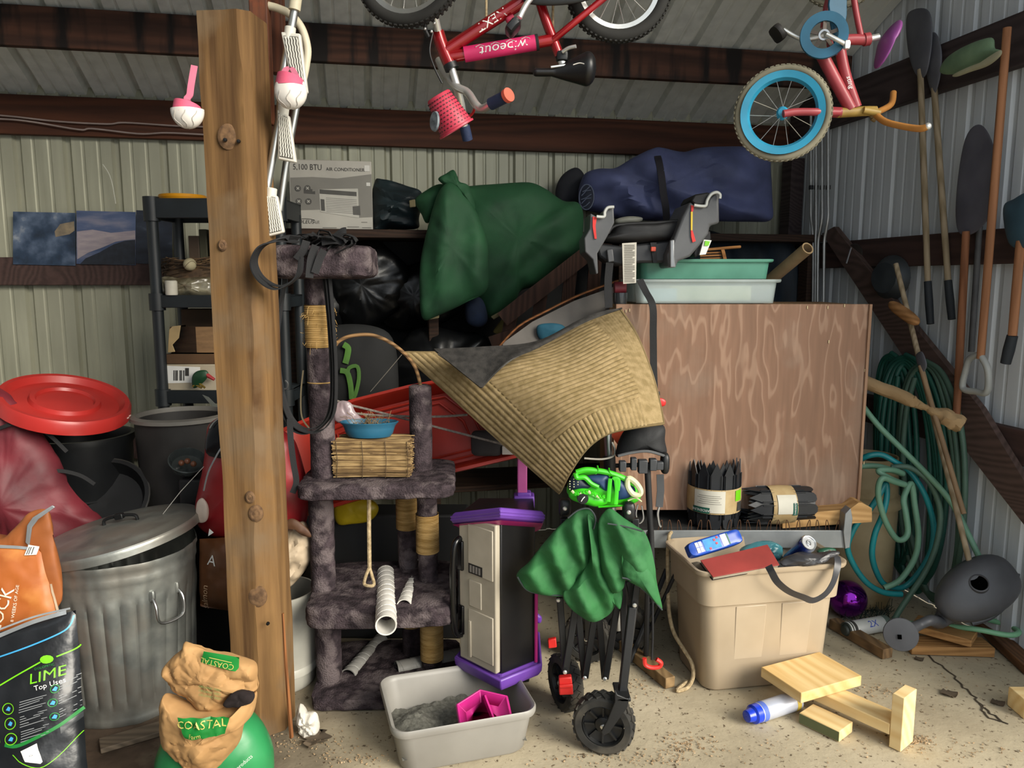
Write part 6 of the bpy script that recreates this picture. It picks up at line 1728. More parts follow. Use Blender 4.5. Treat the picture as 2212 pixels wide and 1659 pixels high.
for i, (x0, y0, x1, y1) in enumerate(((1337, 995, 1352, 1018), (1362, 988, 1375, 1015), (1378, 992, 1398, 1022), (1402, 990, 1418, 1016), (1416, 996, 1432, 1014))):
    obj('buckle', B().box(at((x0 + x1) / 2, (y0 + y1) / 2, 2.56), ((x1 - x0) * 0.00155, 0.03, (y1 - y0) * 0.00155)), mat('buckle_grey', '#404246', '#2c2e31', rough=0.45), root, bevel=0.003)
obj('crossbar', B().tube(px(2.58, (1330, 1006), (1440, 1002)), 0.008, 8), sk, root)
obj('round_joint', B().rbox(at(1436, 1000, 2.58), (0.03, 0.05, 0.075), e=3), black_plastic, root)
obj('side_tube', B().tube(px(2.57, (1398, 1000), (1402, 1080), (1406, 1150), (1410, 1300)), 0.011, 10), sk, root)
obj('hanging_webbing', ribbon(B(), px(2.56, (1426, 1025), (1427, 1060), (1424, 1095)), 0.025, 0.004, (1, 0, 0)), mat('web_grey', '#3f4144', '#2d2f31', rough=0.7), root)
obj('hook', B().tube(spline(px(2.555, (1424, 1095), (1421, 1110), (1424, 1132), (1428, 1138)), 5), 0.0045, 6), steel, root)
obj('hook', B().tube(spline(px(2.57, (1378, 1090), (1374, 1110), (1380, 1130), (1390, 1120), (1386, 1092)), 5), 0.003, 6), steel, root)
obj('rear_leg', B().tube([at(1402, 1150, 2.62), flr(1395, 1430, 0.01)], 0.010, 8), sk, root)
obj('rear_leg', B().tube([at(1440, 1230, 2.95), flr(1360, 1430, 0.01)], 0.010, 8), sk, root)
obj('rear_leg', B().tube([at(1470, 1215, 2.85), flr(1385, 1400, 0.01)], 0.008, 8), sk, root)
obj('orange_flag', slab(px(2.70, (1318, 938), (1345, 922), (1356, 935), (1335, 962)), 0.004), mat('orange_flag', '#c2492a', '#a83c20', rough=0.6), root)
obj('white_flag_edge', slab(px(2.705, (1335, 962), (1356, 935), (1350, 920), (1372, 938)), 0.004), print_white, root)
obj('white_cord', B().tube(spline(px(2.63, (1262, 990), (1300, 992), (1325, 985), (1328, 970), (1322, 955)), 6), 0.0035, 6), mat('white_cord', '#c9c5ba', '#b3afa4'), root)
# small strap with red hook and stick on the floor
root = thing('hook_strap', 'thin black strap ending in a red plastic hook beside the rope', 'strap', flr(1408, 1445))
obj('cord', B().tube(px(2.60, (1410, 1300), (1410, 1380), (1408, 1425)), 0.004, 6), strap_black, root)
obj('hook', B().tube(spline(px(2.60, (1392, 1422), (1394, 1436), (1408, 1442), (1424, 1440), (1428, 1432), (1418, 1424)), 5), 0.008, 8), mat('hook_red', '#e0352f', '#c42a25', rough=0.35), root)
plank('floor_stick', 'short square wooden stick on the floor left of the tan tote', 'stick', flr(1345, 1392, 0.022), flr(1448, 1475, 0.022), 0.042, 0.042, wood('stick_wood', '#8f7551', '#6a5438', axis=1))
# ================================================================== SPRING COT, PLYWOOD BOX
D0 = 2.98
zc1 = at(1600, 1146, D0).z; zc0 = at(1600, 1184, D0).z
cx0, cx1 = 0.42, at(1838, 1150, D0).x
root = thing('spring_cot', 'galvanized steel spring cot frame with wire hooks in front of the plywood box', 'cot', ((cx0 + cx1) / 2, 3.3, 0))
chan = mat('cot_steel', (0.36, 0.38, 0.39), (0.25, 0.27, 0.28), scale=8, rough=0.5, metal=0.6, bump=0.2, bscale=30)
obj('front_rail', B().box(((cx0 + cx1) / 2, D0 + 0.004, (zc0 + zc1) / 2), (cx1 - cx0, 0.008, zc1 - zc0)).box(((cx0 + cx1) / 2, D0 + 0.02, zc0 + 0.003), (cx1 - cx0, 0.035, 0.006)), chan, root, bevel=0.002)
ep = [at(1836, 1182, D0 - 0.01), at(1842, 1120, D0 - 0.01), at(1838, 1098, D0 - 0.01), at(1826, 1110, D0 - 0.01), at(1822, 1150, D0 - 0.01), at(1826, 1186, D0 - 0.01)]
obj('end_plate', slab(ep, 0.05), chan, root, bevel=0.002)
obj('back_rail', B().box(((cx0 + cx1) / 2, 3.66, (zc0 + zc1) / 2), (cx1 - cx0, 0.01, zc1 - zc0)), chan, root)
for x in (cx0 + 0.005, cx1 - 0.005): obj('side_rail', B().box((x, (D0 + 3.66) / 2, (zc0 + zc1) / 2), (0.01, 3.66 - D0 - 0.02, zc1 - zc0)), chan, root)
ztop = at(1600, 1130, D0 + 0.03).z
obj('deck', B().box(((cx0 + cx1) / 2, (D0 + 0.05 + 3.64) / 2, zc1 - 0.02), (cx1 - cx0 - 0.03, 3.6 - D0 - 0.03, 0.03)), mat('deck_dark', '#2a2a29', '#1b1b1b', rough=0.8), root)
hk = B().tube(spline([V((-0.008, 0, 0)), V((-0.005, 0, 0.03)), V((0, 0, 0.045)), V((0.005, 0, 0.03)), V((0.008, 0, 0))], 4), 0.0016, 5)
hm_ = mesh_of('wire_hook', hk); hm_.materials.append(mat('rusty_wire', '#6a4a33', '#49301f', rough=0.7, metal=0.4))
nh = 20
for i in range(nh):
    x = cx0 + 0.14 + (cx1 - cx0 - 0.19) * i / (nh - 1)
    inst('wire_hook', hm_, root, Matrix.Translation((x, D0 + 0.012, zc1 - 0.004)) @ Matrix.Rotation(0.15 * math.sin(i * 1.7), 4, 'Y'))
legm = mat('cot_leg', '#2a201b', '#1b1411', rough=0.6)
for x, dx in ((cx0 + 0.04, 0.03), (cx1 - 0.12, 0.0)):
    for y in (D0 + 0.06, 3.6):
        obj('leg', B().beam((x + dx, y, zc0 + 0.01), (x, y, 0), 0.03, 0.03), legm, root)
obj('leg', B().beam(at(1483, 1235, 3.02), flr(1492, 1405, 0.0), 0.035, 0.03), legm, root, bevel=0.003)
DB = 3.10
ply = None
def ply_mat():
    m, n, l, p = _nt('plywood_face', 0.62, 0, 0.35)
    tc = n.new('ShaderNodeTexCoord'); mp = n.new('ShaderNodeMapping'); mp.inputs['Scale'].default_value = (3.4, 3.4, 0.75)
    l.new(tc.outputs['Object'], mp.inputs[0])
    a = n.new('ShaderNodeTexNoise'); a.inputs['Scale'].default_value = 2.6; a.inputs['Detail'].default_value = 2.5; a.inputs['Roughness'].default_value = 0.45
    l.new(mp.outputs[0], a.inputs[0])
    s = n.new('ShaderNodeMath'); s.operation = 'MULTIPLY'; s.inputs[1].default_value = 46; l.new(a.outputs['Fac'], s.inputs[0])
    si = n.new('ShaderNodeMath'); si.operation = 'SINE'; l.new(s.outputs[0], si.inputs[0])
    r = n.new('ShaderNodeValToRGB'); e = r.color_ramp.elements
    e[0].position = 0.0; e[0].color = c4(hexc('#8c6a54')); e[1].position = 1.0; e[1].color = c4(hexc('#a5846d'))
    k = e.new(0.85); k.color = c4(hexc('#906d57'))
    mr = n.new('ShaderNodeMapRange'); mr.inputs[1].default_value = -1; l.new(si.outputs[0], mr.inputs[0]); l.new(mr.outputs[0], r.inputs[0])
    b2 = n.new('ShaderNodeTexNoise'); b2.inputs['Scale'].default_value = 3.5; b2.inputs['Detail'].default_value = 6; l.new(tc.outputs['Object'], b2.inputs[0])
    r2_ = n.new('ShaderNodeValToRGB'); r2_.color_ramp.elements[0].position = 0.52; r2_.color_ramp.elements[1].position = 0.7
    r2_.color_ramp.elements[1].color = (0.45, 0.45, 0.45, 1); l.new(b2.outputs['Fac'], r2_.inputs[0])
    mx = n.new('ShaderNodeMix'); mx.data_type = 'RGBA'; l.new(r2_.outputs[0], mx.inputs['Factor']); l.new(r.outputs[0], mx.inputs['A']); mx.inputs['B'].default_value = c4(hexc('#9a8878'))
    fz = n.new('ShaderNodeTexNoise'); fz.inputs['Scale'].default_value = 70; mp3 = n.new('ShaderNodeMapping'); mp3.inputs['Scale'].default_value = (1, 1, 0.05)
    l.new(tc.outputs['Object'], mp3.inputs[0]); l.new(mp3.outputs[0], fz.inputs[0])
    m3 = n.new('ShaderNodeMix'); m3.data_type = 'RGBA'; m3.blend_type = 'MULTIPLY'; m3.inputs['Factor'].default_value = 0.35
    l.new(mx.outputs['Result'], m3.inputs['A']); l.new(fz.outputs['Fac'], m3.inputs['B'])
    l.new(m3.outputs['Result'], p.inputs['Base Color'])
    bp = n.new('ShaderNodeBump'); bp.inputs['Strength'].default_value = 0.2; bp.inputs['Distance'].default_value = 0.002; l.new(si.outputs[0], bp.inputs['Height']); l.new(bp.outputs[0], p.inputs['Normal'])
    return m
plym = ply_mat(); plye = wood('ply_edge', '#9a7a58', '#6e5036', axis=2)
bx0, bx1 = at(1330, 700, DB).x, at(1883, 658, DB).x
bz0, bz1 = at(1845, 1102, DB).z, at(1880, 657, DB).z
root = thing('plywood_box', 'large brown stained plywood box standing on the spring cot', 'box', ((bx0 + bx1) / 2, DB + 0.25, bz0))
th = 0.016
obj('front_panel', B().box(((bx0 + bx1) / 2, DB + th / 2, (bz0 + bz1) / 2), (bx1 - bx0, th, bz1 - bz0)), plym, root, bevel=0.002)
for x in (bx0 + th / 2, bx1 - th / 2): obj('side_panel', B().box((x, DB + th + 0.23, (bz0 + bz1) / 2 - 0.004), (th, 0.46, bz1 - bz0 - 0.008)), plye, root, bevel=0.002)
obj('top_panel', B().box(((bx0 + bx1) / 2, DB + th + 0.23, bz1 - th / 2 - 0.004), (bx1 - bx0 - 2 * th, 0.458, th)), plye, root)
obj('edge_strip', B().box((bx1 - 0.006, DB - 0.004, (bz0 + bz1) / 2), (0.012, 0.01, bz1 - bz0)), wood('edge_pale', '#a5836a', '#7e604a', axis=2), root, bevel=0.002)
for q in ((1352, 672), (1360, 670), (1788, 664), (1744, 664), (1824, 660), (1790, 738), (1868, 800), (1866, 1000)):
    obj('staple', B().box(at(*q, DB - 0.002), (0.003, 0.004, 0.012)), mat('staple', '#d8c8a0', '#c0b088', metal=0.3), root)
b = slab([at(*q, 3.02) for q in ((1690, 1118), (1700, 1112), (1836, 1100), (1855, 1086), (1862, 1086), (1884, 1098), (1884, 1128), (1690, 1142))], 0.10)
one('notched_plank', 'pale notched plank wedged under the right end of the plywood box', 'plank', b, wood('pale_plank', '#c9a06a', '#a8804f', axis=0), at(1780, 1140, 3.02), bevel=0.002)

# ================================================================== GARDEN EDGING ROLLS
pk = mat('edging_black', '#292b2f', '#1d1f22', rough=0.4, bump=0.1)
def picket_mesh(h, w):
    P = [(-w / 2, h * 0.12), (-w * 0.42, 0.03 * h), (-w * 0.2, 0), (w * 0.2, 0), (w * 0.42, 0.03 * h), (w / 2, h * 0.12), (w / 2, h * 0.80), (w * 0.36, h * 0.85), (0, h), (-w * 0.36, h * 0.85), (-w / 2, h * 0.80)]
    b = B(); M = frame((0, 0, 0), (1, 0, 0), (0, 0, 1))
    b.prism(P, M, 0.004)
    b.box((-w * 0.40, -0.006, h * 0.48), (w * 0.06, 0.006, h * 0.66)); b.box((w * 0.40, -0.006, h * 0.48), (w * 0.06, 0.006, h * 0.66))
    me = mesh_of('picket', b, smooth=False); me.materials.append(pk); return me
def edging_roll(label, M, h, R, n, band, seed):
    root = thing('edging_roll', label, 'edging roll', M.translation, 'rolls of black picket garden edging')
    w = 2 * PI * R / n * 0.96
    me = picket_mesh(h, w); r2 = random.Random(seed)
    for k, (rr, nn) in enumerate(((R, n), (R * 0.86, int(n * 0.86)), (R * 0.72, int(n * 0.72)))):
        for i in range(nn):
            a = 2 * PI * i / nn + k * 0.3
            inst('picket', me, root, M @ Matrix.Rotation(a, 4, 'Z') @ Matrix.Translation((0, -rr, r2.uniform(-0.004, 0.006) if k else 0)))
    bb = B().lathe([(R + 0.011, band[0]), (R + 0.013, (band[0] + band[1]) / 2), (R + 0.011, band[1])], M, 48)
    lb = obj('label_wrap', bb, mat('label_tan', '#bfa87c', '#a98f63', scale=14, rough=0.6), root)
    return root, R + 0.0135
def wrap(M, R, a0, z0): return lambda x, y: M @ V((R * math.sin(a0 + x / R), -R * math.cos(a0 + x / R), z0 + y))
cA = V((at(1545, 1100, 3.06).x, 3.07 + 0.02, zc1 + 0.001))
RA = 0.098; hA = at(1545, 1010, 3.0).z - cA.z + 0.02
MA = Matrix.Translation(cA) @ Matrix.Rotation(math.radians(-10), 4, 'Z')
rA, RR = edging_roll('upright roll of black plastic picket edging with a paper label', MA, hA, RA, 12, (hA * 0.23, hA * 0.60), 1)
def lab(fnM, R, a0, z0, w, h, m, par, e=0.0):
    f = wrap(fnM, R + e, a0, z0)
    return obj('label_print', patch([(-w / 2, -h / 2), (w / 2, -h / 2), (w / 2, h / 2), (-w / 2, h / 2)], f, 12), m, par)
lwht = mat('label_white', '#d9d5c6', '#c9c5b6', rough=0.6, bump=0); lgr = mat('label_green', '#17604f', '#114d3f', bump=0)
lab(MA, RR, -0.25, hA * 0.42, 0.13, hA * 0.33, lwht, rA, 0.0006)
lab(MA, RR, -0.55, hA * 0.285, 0.075, hA * 0.09, lgr, rA, 0.0012)
lab(MA, RR, 0.95, hA * 0.50, 0.04, hA * 0.16, lg, rA, 0.0012)
lab(MA, RR, 1.05, hA * 0.33, 0.035, hA * 0.14, print_dark, rA, 0.0012)
lettering('GARDENLINE', 0.015, wrap(MA, RR + 0.002, -0.52, hA * 0.285), print_white, rA, flip=True)
for i in range(5): lab(MA, RR, -0.25, hA * (0.39 + 0.03 * i), 0.10 - 0.012 * (i % 3), 0.0018, mat('label_grey', '#8d8a80', '#7b786f', bump=0), rA, 0.0012)
cB = at(1680, 1103, 3.06); RBb = 0.068
hB = (at(1752, 1105, 3.06).x - at(1606, 1105, 3.06).x)
MB_ = Matrix.Translation((at(1752, 1105, 3.06).x, 3.07, zc1 + RBb + 0.013)) @ frame((0, 0, 0), (0, 0, -1), (0, 1, 0)) 
# z axis of the roll runs to -x
MB_ = Matrix.Translation((at(1752, 1105, 3.06).x, 3.075, zc1 + RBb + 0.014)) @ zframe((0, 0, 0), (-1, -0.06, 0.0), (0, 0, 1))
rB, RR2 = edging_roll('roll of black plastic picket edging lying on its side with a label', MB_, hB, RBb, 9, (hB * 0.30, hB * 0.66), 2)
def wrapB(a0, z0, e): return lambda x, y: MB_ @ V(((RR2 + e) * math.sin(a0 + x / RR2), -(RR2 + e) * math.cos(a0 + x / RR2), z0 + y))
# find the angle that faces the viewer
best = min([(-(MB_.to_3x3() @ V((math.sin(a), -math.cos(a), 0))).dot(V((0, -1, 0.35))), a) for a in [i * 0.05 for i in range(126)]])[1]
obj('label_print', patch([(-0.045, -hB * 0.15), (0.035, -hB * 0.15), (0.035, hB * 0.13), (-0.045, hB * 0.13)], wrapB(best, hB * 0.47, 0.001), 10), lwht, rB)
obj('label_print', patch([(-0.05, -hB * 0.155), (0.0, -hB * 0.155), (0.0, -hB * 0.09), (-0.05, -hB * 0.09)], wrapB(best, hB * 0.47, 0.002), 10), lgr, rB)
lettering('GARDENLINE', 0.009, wrapB(best, hB * 0.47, 0.003), print_white, rB, dx=-0.02, dy=-hB * 0.12)

# ================================================================== CLEAR TUB, GREEN TUB, CAR SEAT BASE
zt_ = bz1
xa, xb_ = at(1366, 640, 3.18).x, at(1690, 620, 3.18).x
tw = xb_ - xa; thh = at(1520, 604, 3.16).z - zt_
MT = Matrix.Translation(((xa + xb_) / 2, 3.18 + 0.19, zt_ + 0.001))
root = thing('clear_tub', 'clear plastic storage tub with papers inside on top of the plywood box', 'tub', MT.translation)
clr = mat('clear_plastic', '#dbe8e6', '#cbdad7', rough=0.2, alpha=0.4, bump=0.05)
obj('shell', tub(MT, [(tw * 0.93, 0.36, 0.0), (tw * 0.955, 0.375, thh * 0.85), (tw * 0.99, 0.40, thh * 0.86), (tw, 0.41, thh * 0.92), (tw, 0.41, thh), (tw * 0.95, 0.37, thh), (tw * 0.92, 0.35, 0.006)], 0.035), clr, root, angle=50)
mid = MT.translation
b = B().box(mid + V((0.02, -0.155, thh * 0.42)), (0.34, 0.02, thh * 0.62))
one('paper_stack', 'pale yellowish papers seen through the clear tub wall', 'papers', b, mat('paper_yellow', '#c3c79a', '#9fa981', scale=9, rough=0.8), mid + V((0.02, -0.15, 0.01)), bevel=0.003)
b = B().box(mid + V((-0.19, -0.12, thh * 0.35)), (0.14, 0.10, thh * 0.55))
one('blue_folder', 'pale blue folder inside the left of the clear tub', 'folder', b, mat('pale_blue', '#8fb3c2', '#7599a8', rough=0.7), mid + V((-0.19, -0.1, 0.01)), bevel=0.003)
zg0 = zt_ + thh + 0.003
xa, xb_ = at(1378, 580, 3.22).x, at(1674, 580, 3.22).x
gw_ = xb_ - xa; gh = at(1520, 559, 3.2).z - zg0
MG = Matrix.Translation(((xa + xb_) / 2, 3.22 + 0.17, zg0))
gtub = mat('green_tub', '#5d9c86', '#4f8a75', rough=0.45, bump=0.05)
root = thing('green_tub', 'shallow sea-green plastic tub stacked on the clear tub', 'tub', MG.translation)
obj('shell', tub(MG, [(gw_ * 0.93, 0.30, 0), (gw_ * 0.95, 0.32, gh * 0.82), (gw_ * 0.985, 0.345, gh * 0.84), (gw_, 0.35, gh * 0.9), (gw_, 0.35, gh * 0.98), (gw_ * 0.985, 0.34, gh), (gw_ * 0.95, 0.32, gh * 0.97), (gw_ * 0.91, 0.29, 0.006)], 0.03), gtub, root, angle=50)
zt2 = zg0 + gh
# wooden toy trestle in the tub
root = thing('wooden_trestle', 'small wooden toy trestle sticking up from the sea-green tub', 'toy', at(1565, 560, 3.38))
tw_ = wood('toy_wood', '#a87442', '#84562c', axis=0)
obj('beam', B().beam(at(1518, 540, 3.36), at(1600, 533, 3.36), 0.018, 0.012), tw_, root, bevel=0.004)
obj('leg', B().beam(at(1560, 537, 3.36), at(1566, 562, 3.36), 0.014, 0.014), tw_, root)
for y in (545, 551, 557): obj('rung', B().beam(at(1512, y + 2, 3.37), at(1558, y, 3.37), 0.01, 0.007), tw_, root)
b = B().tube([at(1745, 536, 3.30), at(1640, 625, 3.62)], 0.027, 20, caps=False)
b.tube([at(1745, 536, 3.30), at(1640, 625, 3.62)], 0.021, 20, caps=False)
d_ = (at(1640, 625, 3.62) - at(1745, 536, 3.30)).normalized()
root = thing('cardboard_tube', 'tan cardboard tube poking up behind the sea-green tub', 'tube', at(1660, 608, 3.56))
obj('wall', b, mat('tube_card', '#a08766', '#8a7254', scale=14, rough=0.85), root)
obj('cut_end', B().lathe([(0.021, 0), (0.027, 0)], zframe(at(1745, 536, 3.30), d_), 20), mat('tube_end', '#b79b73', '#a18660', rough=0.9), root)
# car seat base
root = thing('car_seat_base', 'grey and black infant car seat base perched on the sea-green tub', 'car seat base', at(1420, 560, 3.2))
cg = mat('seat_grey', '#57585a', '#47484a', rough=0.45, bump=0.1, bscale=150); cb = mat('seat_black', '#151517', '#0d0d0f', rough=0.6)
def z5(D, *q): return [at(1180 + x / 2.989, 300 + y / 2.989, D) for x, y in q]
obj('cradle', pillow(z5(3.2, (330, 660), (400, 620), (440, 560), (560, 548), (700, 545), (840, 530), (900, 560), (830, 650), (700, 668), (500, 680)), 0.10, 0.12, pw=4, amp=0.004), cb, root)
obj('cradle_rim', B().tube(spline(z5(3.12, (400, 610), (450, 560), (600, 545), (720, 540), (850, 528)), 5), 0.006, 6), cb, root)
obj('pale_insert', pillow(z5(3.26, (450, 520), (530, 500), (620, 510), (590, 545), (460, 552)), 0.03, 0.03), mat('seat_pale', '#8f8f84', '#78786e', rough=0.6), root)
obj('lower_body', slab(z5(3.14, (320, 670), (480, 690), (700, 665), (860, 640), (860, 740), (760, 800), (600, 800), (480, 820), (400, 800), (340, 760)), 0.16), mat('seat_dark_grey', '#333437', '#27282a', rough=0.5), root, bevel=0.01)
la = z5(3.09, (285, 480), (320, 500), (375, 505), (378, 470), (400, 440), (435, 438), (440, 540), (400, 620), (360, 690), (330, 740), (335, 870), (320, 875), (300, 780), (250, 730), (245, 640), (280, 580))
obj('left_arm', slab(la, 0.24), cg, root, bevel=0.012, seg=3)
ra = z5(3.05, (930, 402), (960, 428), (1030, 432), (1048, 385), (1085, 345), (1118, 352), (1120, 545), (1058, 560), (1050, 610), (990, 690), (930, 760), (850, 790), (838, 832), (788, 832), (782, 750), (822, 650), (880, 500))
obj('right_arm', slab(ra, 0.28), cg, root, bevel=0.012, seg=3)
obj('arm_well', slab(z5(3.045, (935, 400), (960, 425), (1028, 428), (1040, 385), (1070, 350), (1040, 345), (960, 358)), 0.2), cb, root, bevel=0.006)
tr = mat('seat_trim', '#c9cbc6', '#b5b7b2', rough=0.4)
obj('white_trim', B().tube(spline(z5(3.035, (955, 428), (1000, 434), (1030, 430), (1040, 395), (1065, 358), (1100, 345), (1122, 360), (1120, 385)), 5), 0.006, 6), tr, root)
obj('white_trim', B().tube(spline(z5(3.075, (325, 502), (372, 502), (378, 470), (398, 444), (438, 440)), 5), 0.006, 6), tr, root)
rs = mat('sticker_red', '#d8332e', '#bf2622', bump=0); ys = mat('sticker_yellow', '#e0c13a', '#c9ab2c', bump=0)
obj('level_sticker', slab(z5(3.043, (936, 428), (955, 432), (948, 470), (936, 470)), 0.012), rs, root, smooth=False)
obj('level_sticker', slab(z5(3.043, (934, 470), (946, 470), (944, 590), (934, 590)), 0.012), ys, root, smooth=False)
obj('level_sticker', slab(z5(3.043, (934, 590), (945, 590), (966, 660), (945, 668), (936, 630)), 0.012), rs, root, smooth=False)
obj('level_sticker', slab(z5(3.083, (300, 502), (328, 505), (318, 560), (326, 645), (312, 645), (300, 570)), 0.012), rs, root, smooth=False)
obj('silver_foot', slab(z5(3.03, (800, 655), (828, 650), (828, 760), (838, 830), (800, 832)), 0.02), mat('foot_silver', '#8a8c8e', '#77797b', rough=0.3, metal=0.4), root, bevel=0.004)
obj('belt_guide', slab(z5(3.11, (390, 715), (430, 710), (440, 790), (400, 800)), 0.03), cg, root, bevel=0.004)
obj('release_button', B().box(at(1180 + 690 / 2.989, 300 + 712 / 2.989, 3.12), (0.02, 0.02, 0.018)), mat('button_orange', '#e0604a', '#c94f3a'), root, bevel=0.003)
obj('button_plate', slab(z5(3.128, (672, 670), (712, 668), (716, 800), (690, 800)), 0.02), cb, root)
wt = slab(z5(3.095, (490, 674), (583, 668), (580, 930), (497, 936)), 0.002)
tagp = obj('warning_tag', wt, mat('tag_paper', '#c9c4b8', '#b8b3a7', rough=0.7), root)
for i in range(22):
    y = 684 + i * 11.2
    obj('tag_text', slab(z5(3.0925, (506, y), (572 - 14 * (i % 4 == 3), y - 1), (572 - 14 * (i % 4 == 3), y + 4.5), (506, y + 5)), 0.0008), mat('tag_grey', '#7a766d', '#6a665e', bump=0), tagp, smooth=False)
obj('green_label', slab(z5(3.12, (1018, 650), (1068, 655), (1030, 745), (990, 750)), 0.05), print_white, root)
obj('green_label_mark', slab(z5(3.115, (1026, 658), (1058, 662), (1048, 690), (1022, 690)), 0.004), lg, root)
obj('dark_block', slab(z5(3.14, (980, 620), (1060, 590), (1066, 650), (1000, 740), (960, 770), (950, 740)), 0.1), cb, root, bevel=0.006)
obj('tether_strap', ribbon(B(), z5(3.1, (410, 800), (400, 900), (398, 1000), (405, 1090)), 0.03, 0.004, (1, 0, 0)), strap_black, root)
b = B().tube(px(3.16, (1326, 622), (1352, 622)), 0.025, 16)
one('red_spool', 'dark red spool lying beside the clear tub left end', 'spool', b, mat('spool_red', '#6b1a25', '#521319', rough=0.6), at(1338, 635, 3.16), bevel=0.003)
b = B().lathe([(0.001, 0), (0.028, 0), (0.03, 0.01), (0.03, 0.045), (0.001, 0.045)], Matrix.Translation((at(1340, 650, 3.13).x, 3.14, zt_)), 20)
one('dark_glass_jar', 'dark glass jar on the plywood box left of the clear tub', 'jar', b, mat('dark_glass', '#2c2f31', '#1f2123', rough=0.15), (at(1340, 650, 3.13).x, 3.14, zt_))

# ================================================================== TAN TOTE AND CONTENTS
zt3 = 0.475
fl0 = flr(1548, 1495)
yw = math.radians(10)
TW, TD = 0.585, 0.32     # bottom
MT2 = Matrix.Translation((fl0.x, fl0.y, 0)) @ Matrix.Rotation(yw, 4, 'Z') @ Matrix.Translation((TW * 0.80 / 2 - 0.035, TD / 2 - 0.01, 0))
tan = mat('tan_plastic', '#b8a78f', '#a8977f', rough=0.42, scale=3, bump=0.05)
root = thing('tan_tote', 'tan plastic storage tote overflowing with junk on the concrete floor', 'tote', MT2.translation)
w0, d0 = TW * 0.80, TD * 0.86
b = tub(MT2, [(w0, d0, 0), (w0 + 0.01, d0 + 0.01, 0.006), (w0 * 1.10, d0 * 1.13, zt3 * 0.70), (w0 * 1.17, d0 * 1.22, zt3 * 0.715), (w0 * 1.20, d0 * 1.25, zt3 * 0.955), (w0 * 1.25, d0 * 1.32, zt3 * 0.96), (w0 * 1.26, d0 * 1.34, zt3 * 0.975), (w0 * 1.26, d0 * 1.34, zt3 * 0.995), (w0 * 1.24, d0 * 1.31, zt3), (w0 * 1.19, d0 * 1.23, zt3 * 0.985), (w0 * 1.16, d0 * 1.2, zt3 * 0.72), (w0 * 1.08, d0 * 1.11, zt3 * 0.69), (w0 * 0.98, d0 * 0.98, 0.01)], 0.05, n=8)
obj('body', b, tan, root, angle=50)
for x in (-0.08, 0.10):
    P = [(w0 * 0.0 + x - 0.05, -d0 / 2 - 0.002), (x + 0.05, -d0 / 2 - 0.002)]
    q0, q1 = MT2 @ V((x - 0.055, -d0 / 2 - 0.004, 0.02)), MT2 @ V((x + 0.055, -d0 / 2 - 0.004, 0.02))
    q2, q3 = MT2 @ V((x + 0.06, -d0 * 1.13 / 2 - 0.003, zt3 * 0.69)), MT2 @ V((x - 0.06, -d0 * 1.13 / 2 - 0.003, zt3 * 0.69))
    obj('moulded_panel', slab([q0, q1, q2, q3], 0.006), tan, root, bevel=0.004)
rimz = MT2 @ V((0, 0, zt3))
fil = B()
def filf(u, v):
    x, y = (u - 0.5) * w0 * 1.12, (v - 0.5) * d0 * 1.12
    return MT2 @ V((x, y, zt3 * 0.80 + 0.05 * fbm((x * 1.0, y, 2), 7, 3)))
fil.grid(filf, 30, 24)
obj('junk_lining', fil, mat('black_bag_film2', '#1d2223', '#0f1212', rough=0.35, bump=0.5, bscale=25), root)
def in_tote(x, y, z): return MT2 @ V((x, y, z))
# blue carton
a_, b2_ = at(1485, 1192, 2.66), at(1597, 1158, 2.72)
M = frame(a_.lerp(b2_, 0.5), b2_ - a_, V((0.1, 0.55, 0.8)))
root = thing('blue_carton', 'bright blue snack carton lying across the left end of the tan tote', 'carton', a_.lerp(b2_, 0.5))
Lc_ = (b2_ - a_).length
bc_m = mat('carton_blue', '#1f4fb5', '#173f99', rough=0.3, bump=0.03)
obj('carton', B().rbox(M.translation, (Lc_, 0.055, 0.05), M, e=7, nu=40, nv=20), bc_m, root)
def cf(x, y, e=0.001):
    z = 0.0
    return M @ V((x, y, 0)) + (M.to_3x3() @ V((0, 0, 1))) * (-0.0275) * 0 + V((0, 0, 0))
fz_ = M.to_3x3() @ V((0, 0, 1)); fy_ = M.to_3x3() @ V((0, 1, 0)); 
fn_ = fz_ if fz_.y < 0 else -fz_
def cq(x0, x1, y0, y1, m, e=0.026, name='print_patch'):
    P = [M.translation + (M.to_3x3() @ V((x, y, 0))) + fn_ * e for x, y in ((x0, y0), (x1, y0), (x1, y1), (x0, y1))]
    obj(name, slab(P, 0.0015, -fn_), m, root, smooth=False)
cq(-0.05, 0.015, -0.021, 0.021, mat('carton_light', '#2f8fd0', '#2576b3', scale=30))
cq(0.022, 0.045, -0.021, 0.021, mat('carton_label', '#c9c6d8', '#b4b1c4'))
cq(0.047, 0.052, -0.02, 0.02, mat('carton_green', '#4a7a5a', '#3a6548'))
for i in range(2):
    for j in range(2): cq(-0.082 + i * 0.014, -0.070 + i * 0.014, -0.019 + j * 0.02, -0.001 + j * 0.02, MATS['carton_label'], name='white_square')
for x, y in ((-0.005, 0.010), (0.0, -0.004), (-0.03, -0.016), (0.008, 0.016)): cq(x - 0.004, x + 0.004, y - 0.004, y + 0.004, mat('carton_red', '#c23a4a', '#a82f3e'), e=0.0275, name='berry_print')
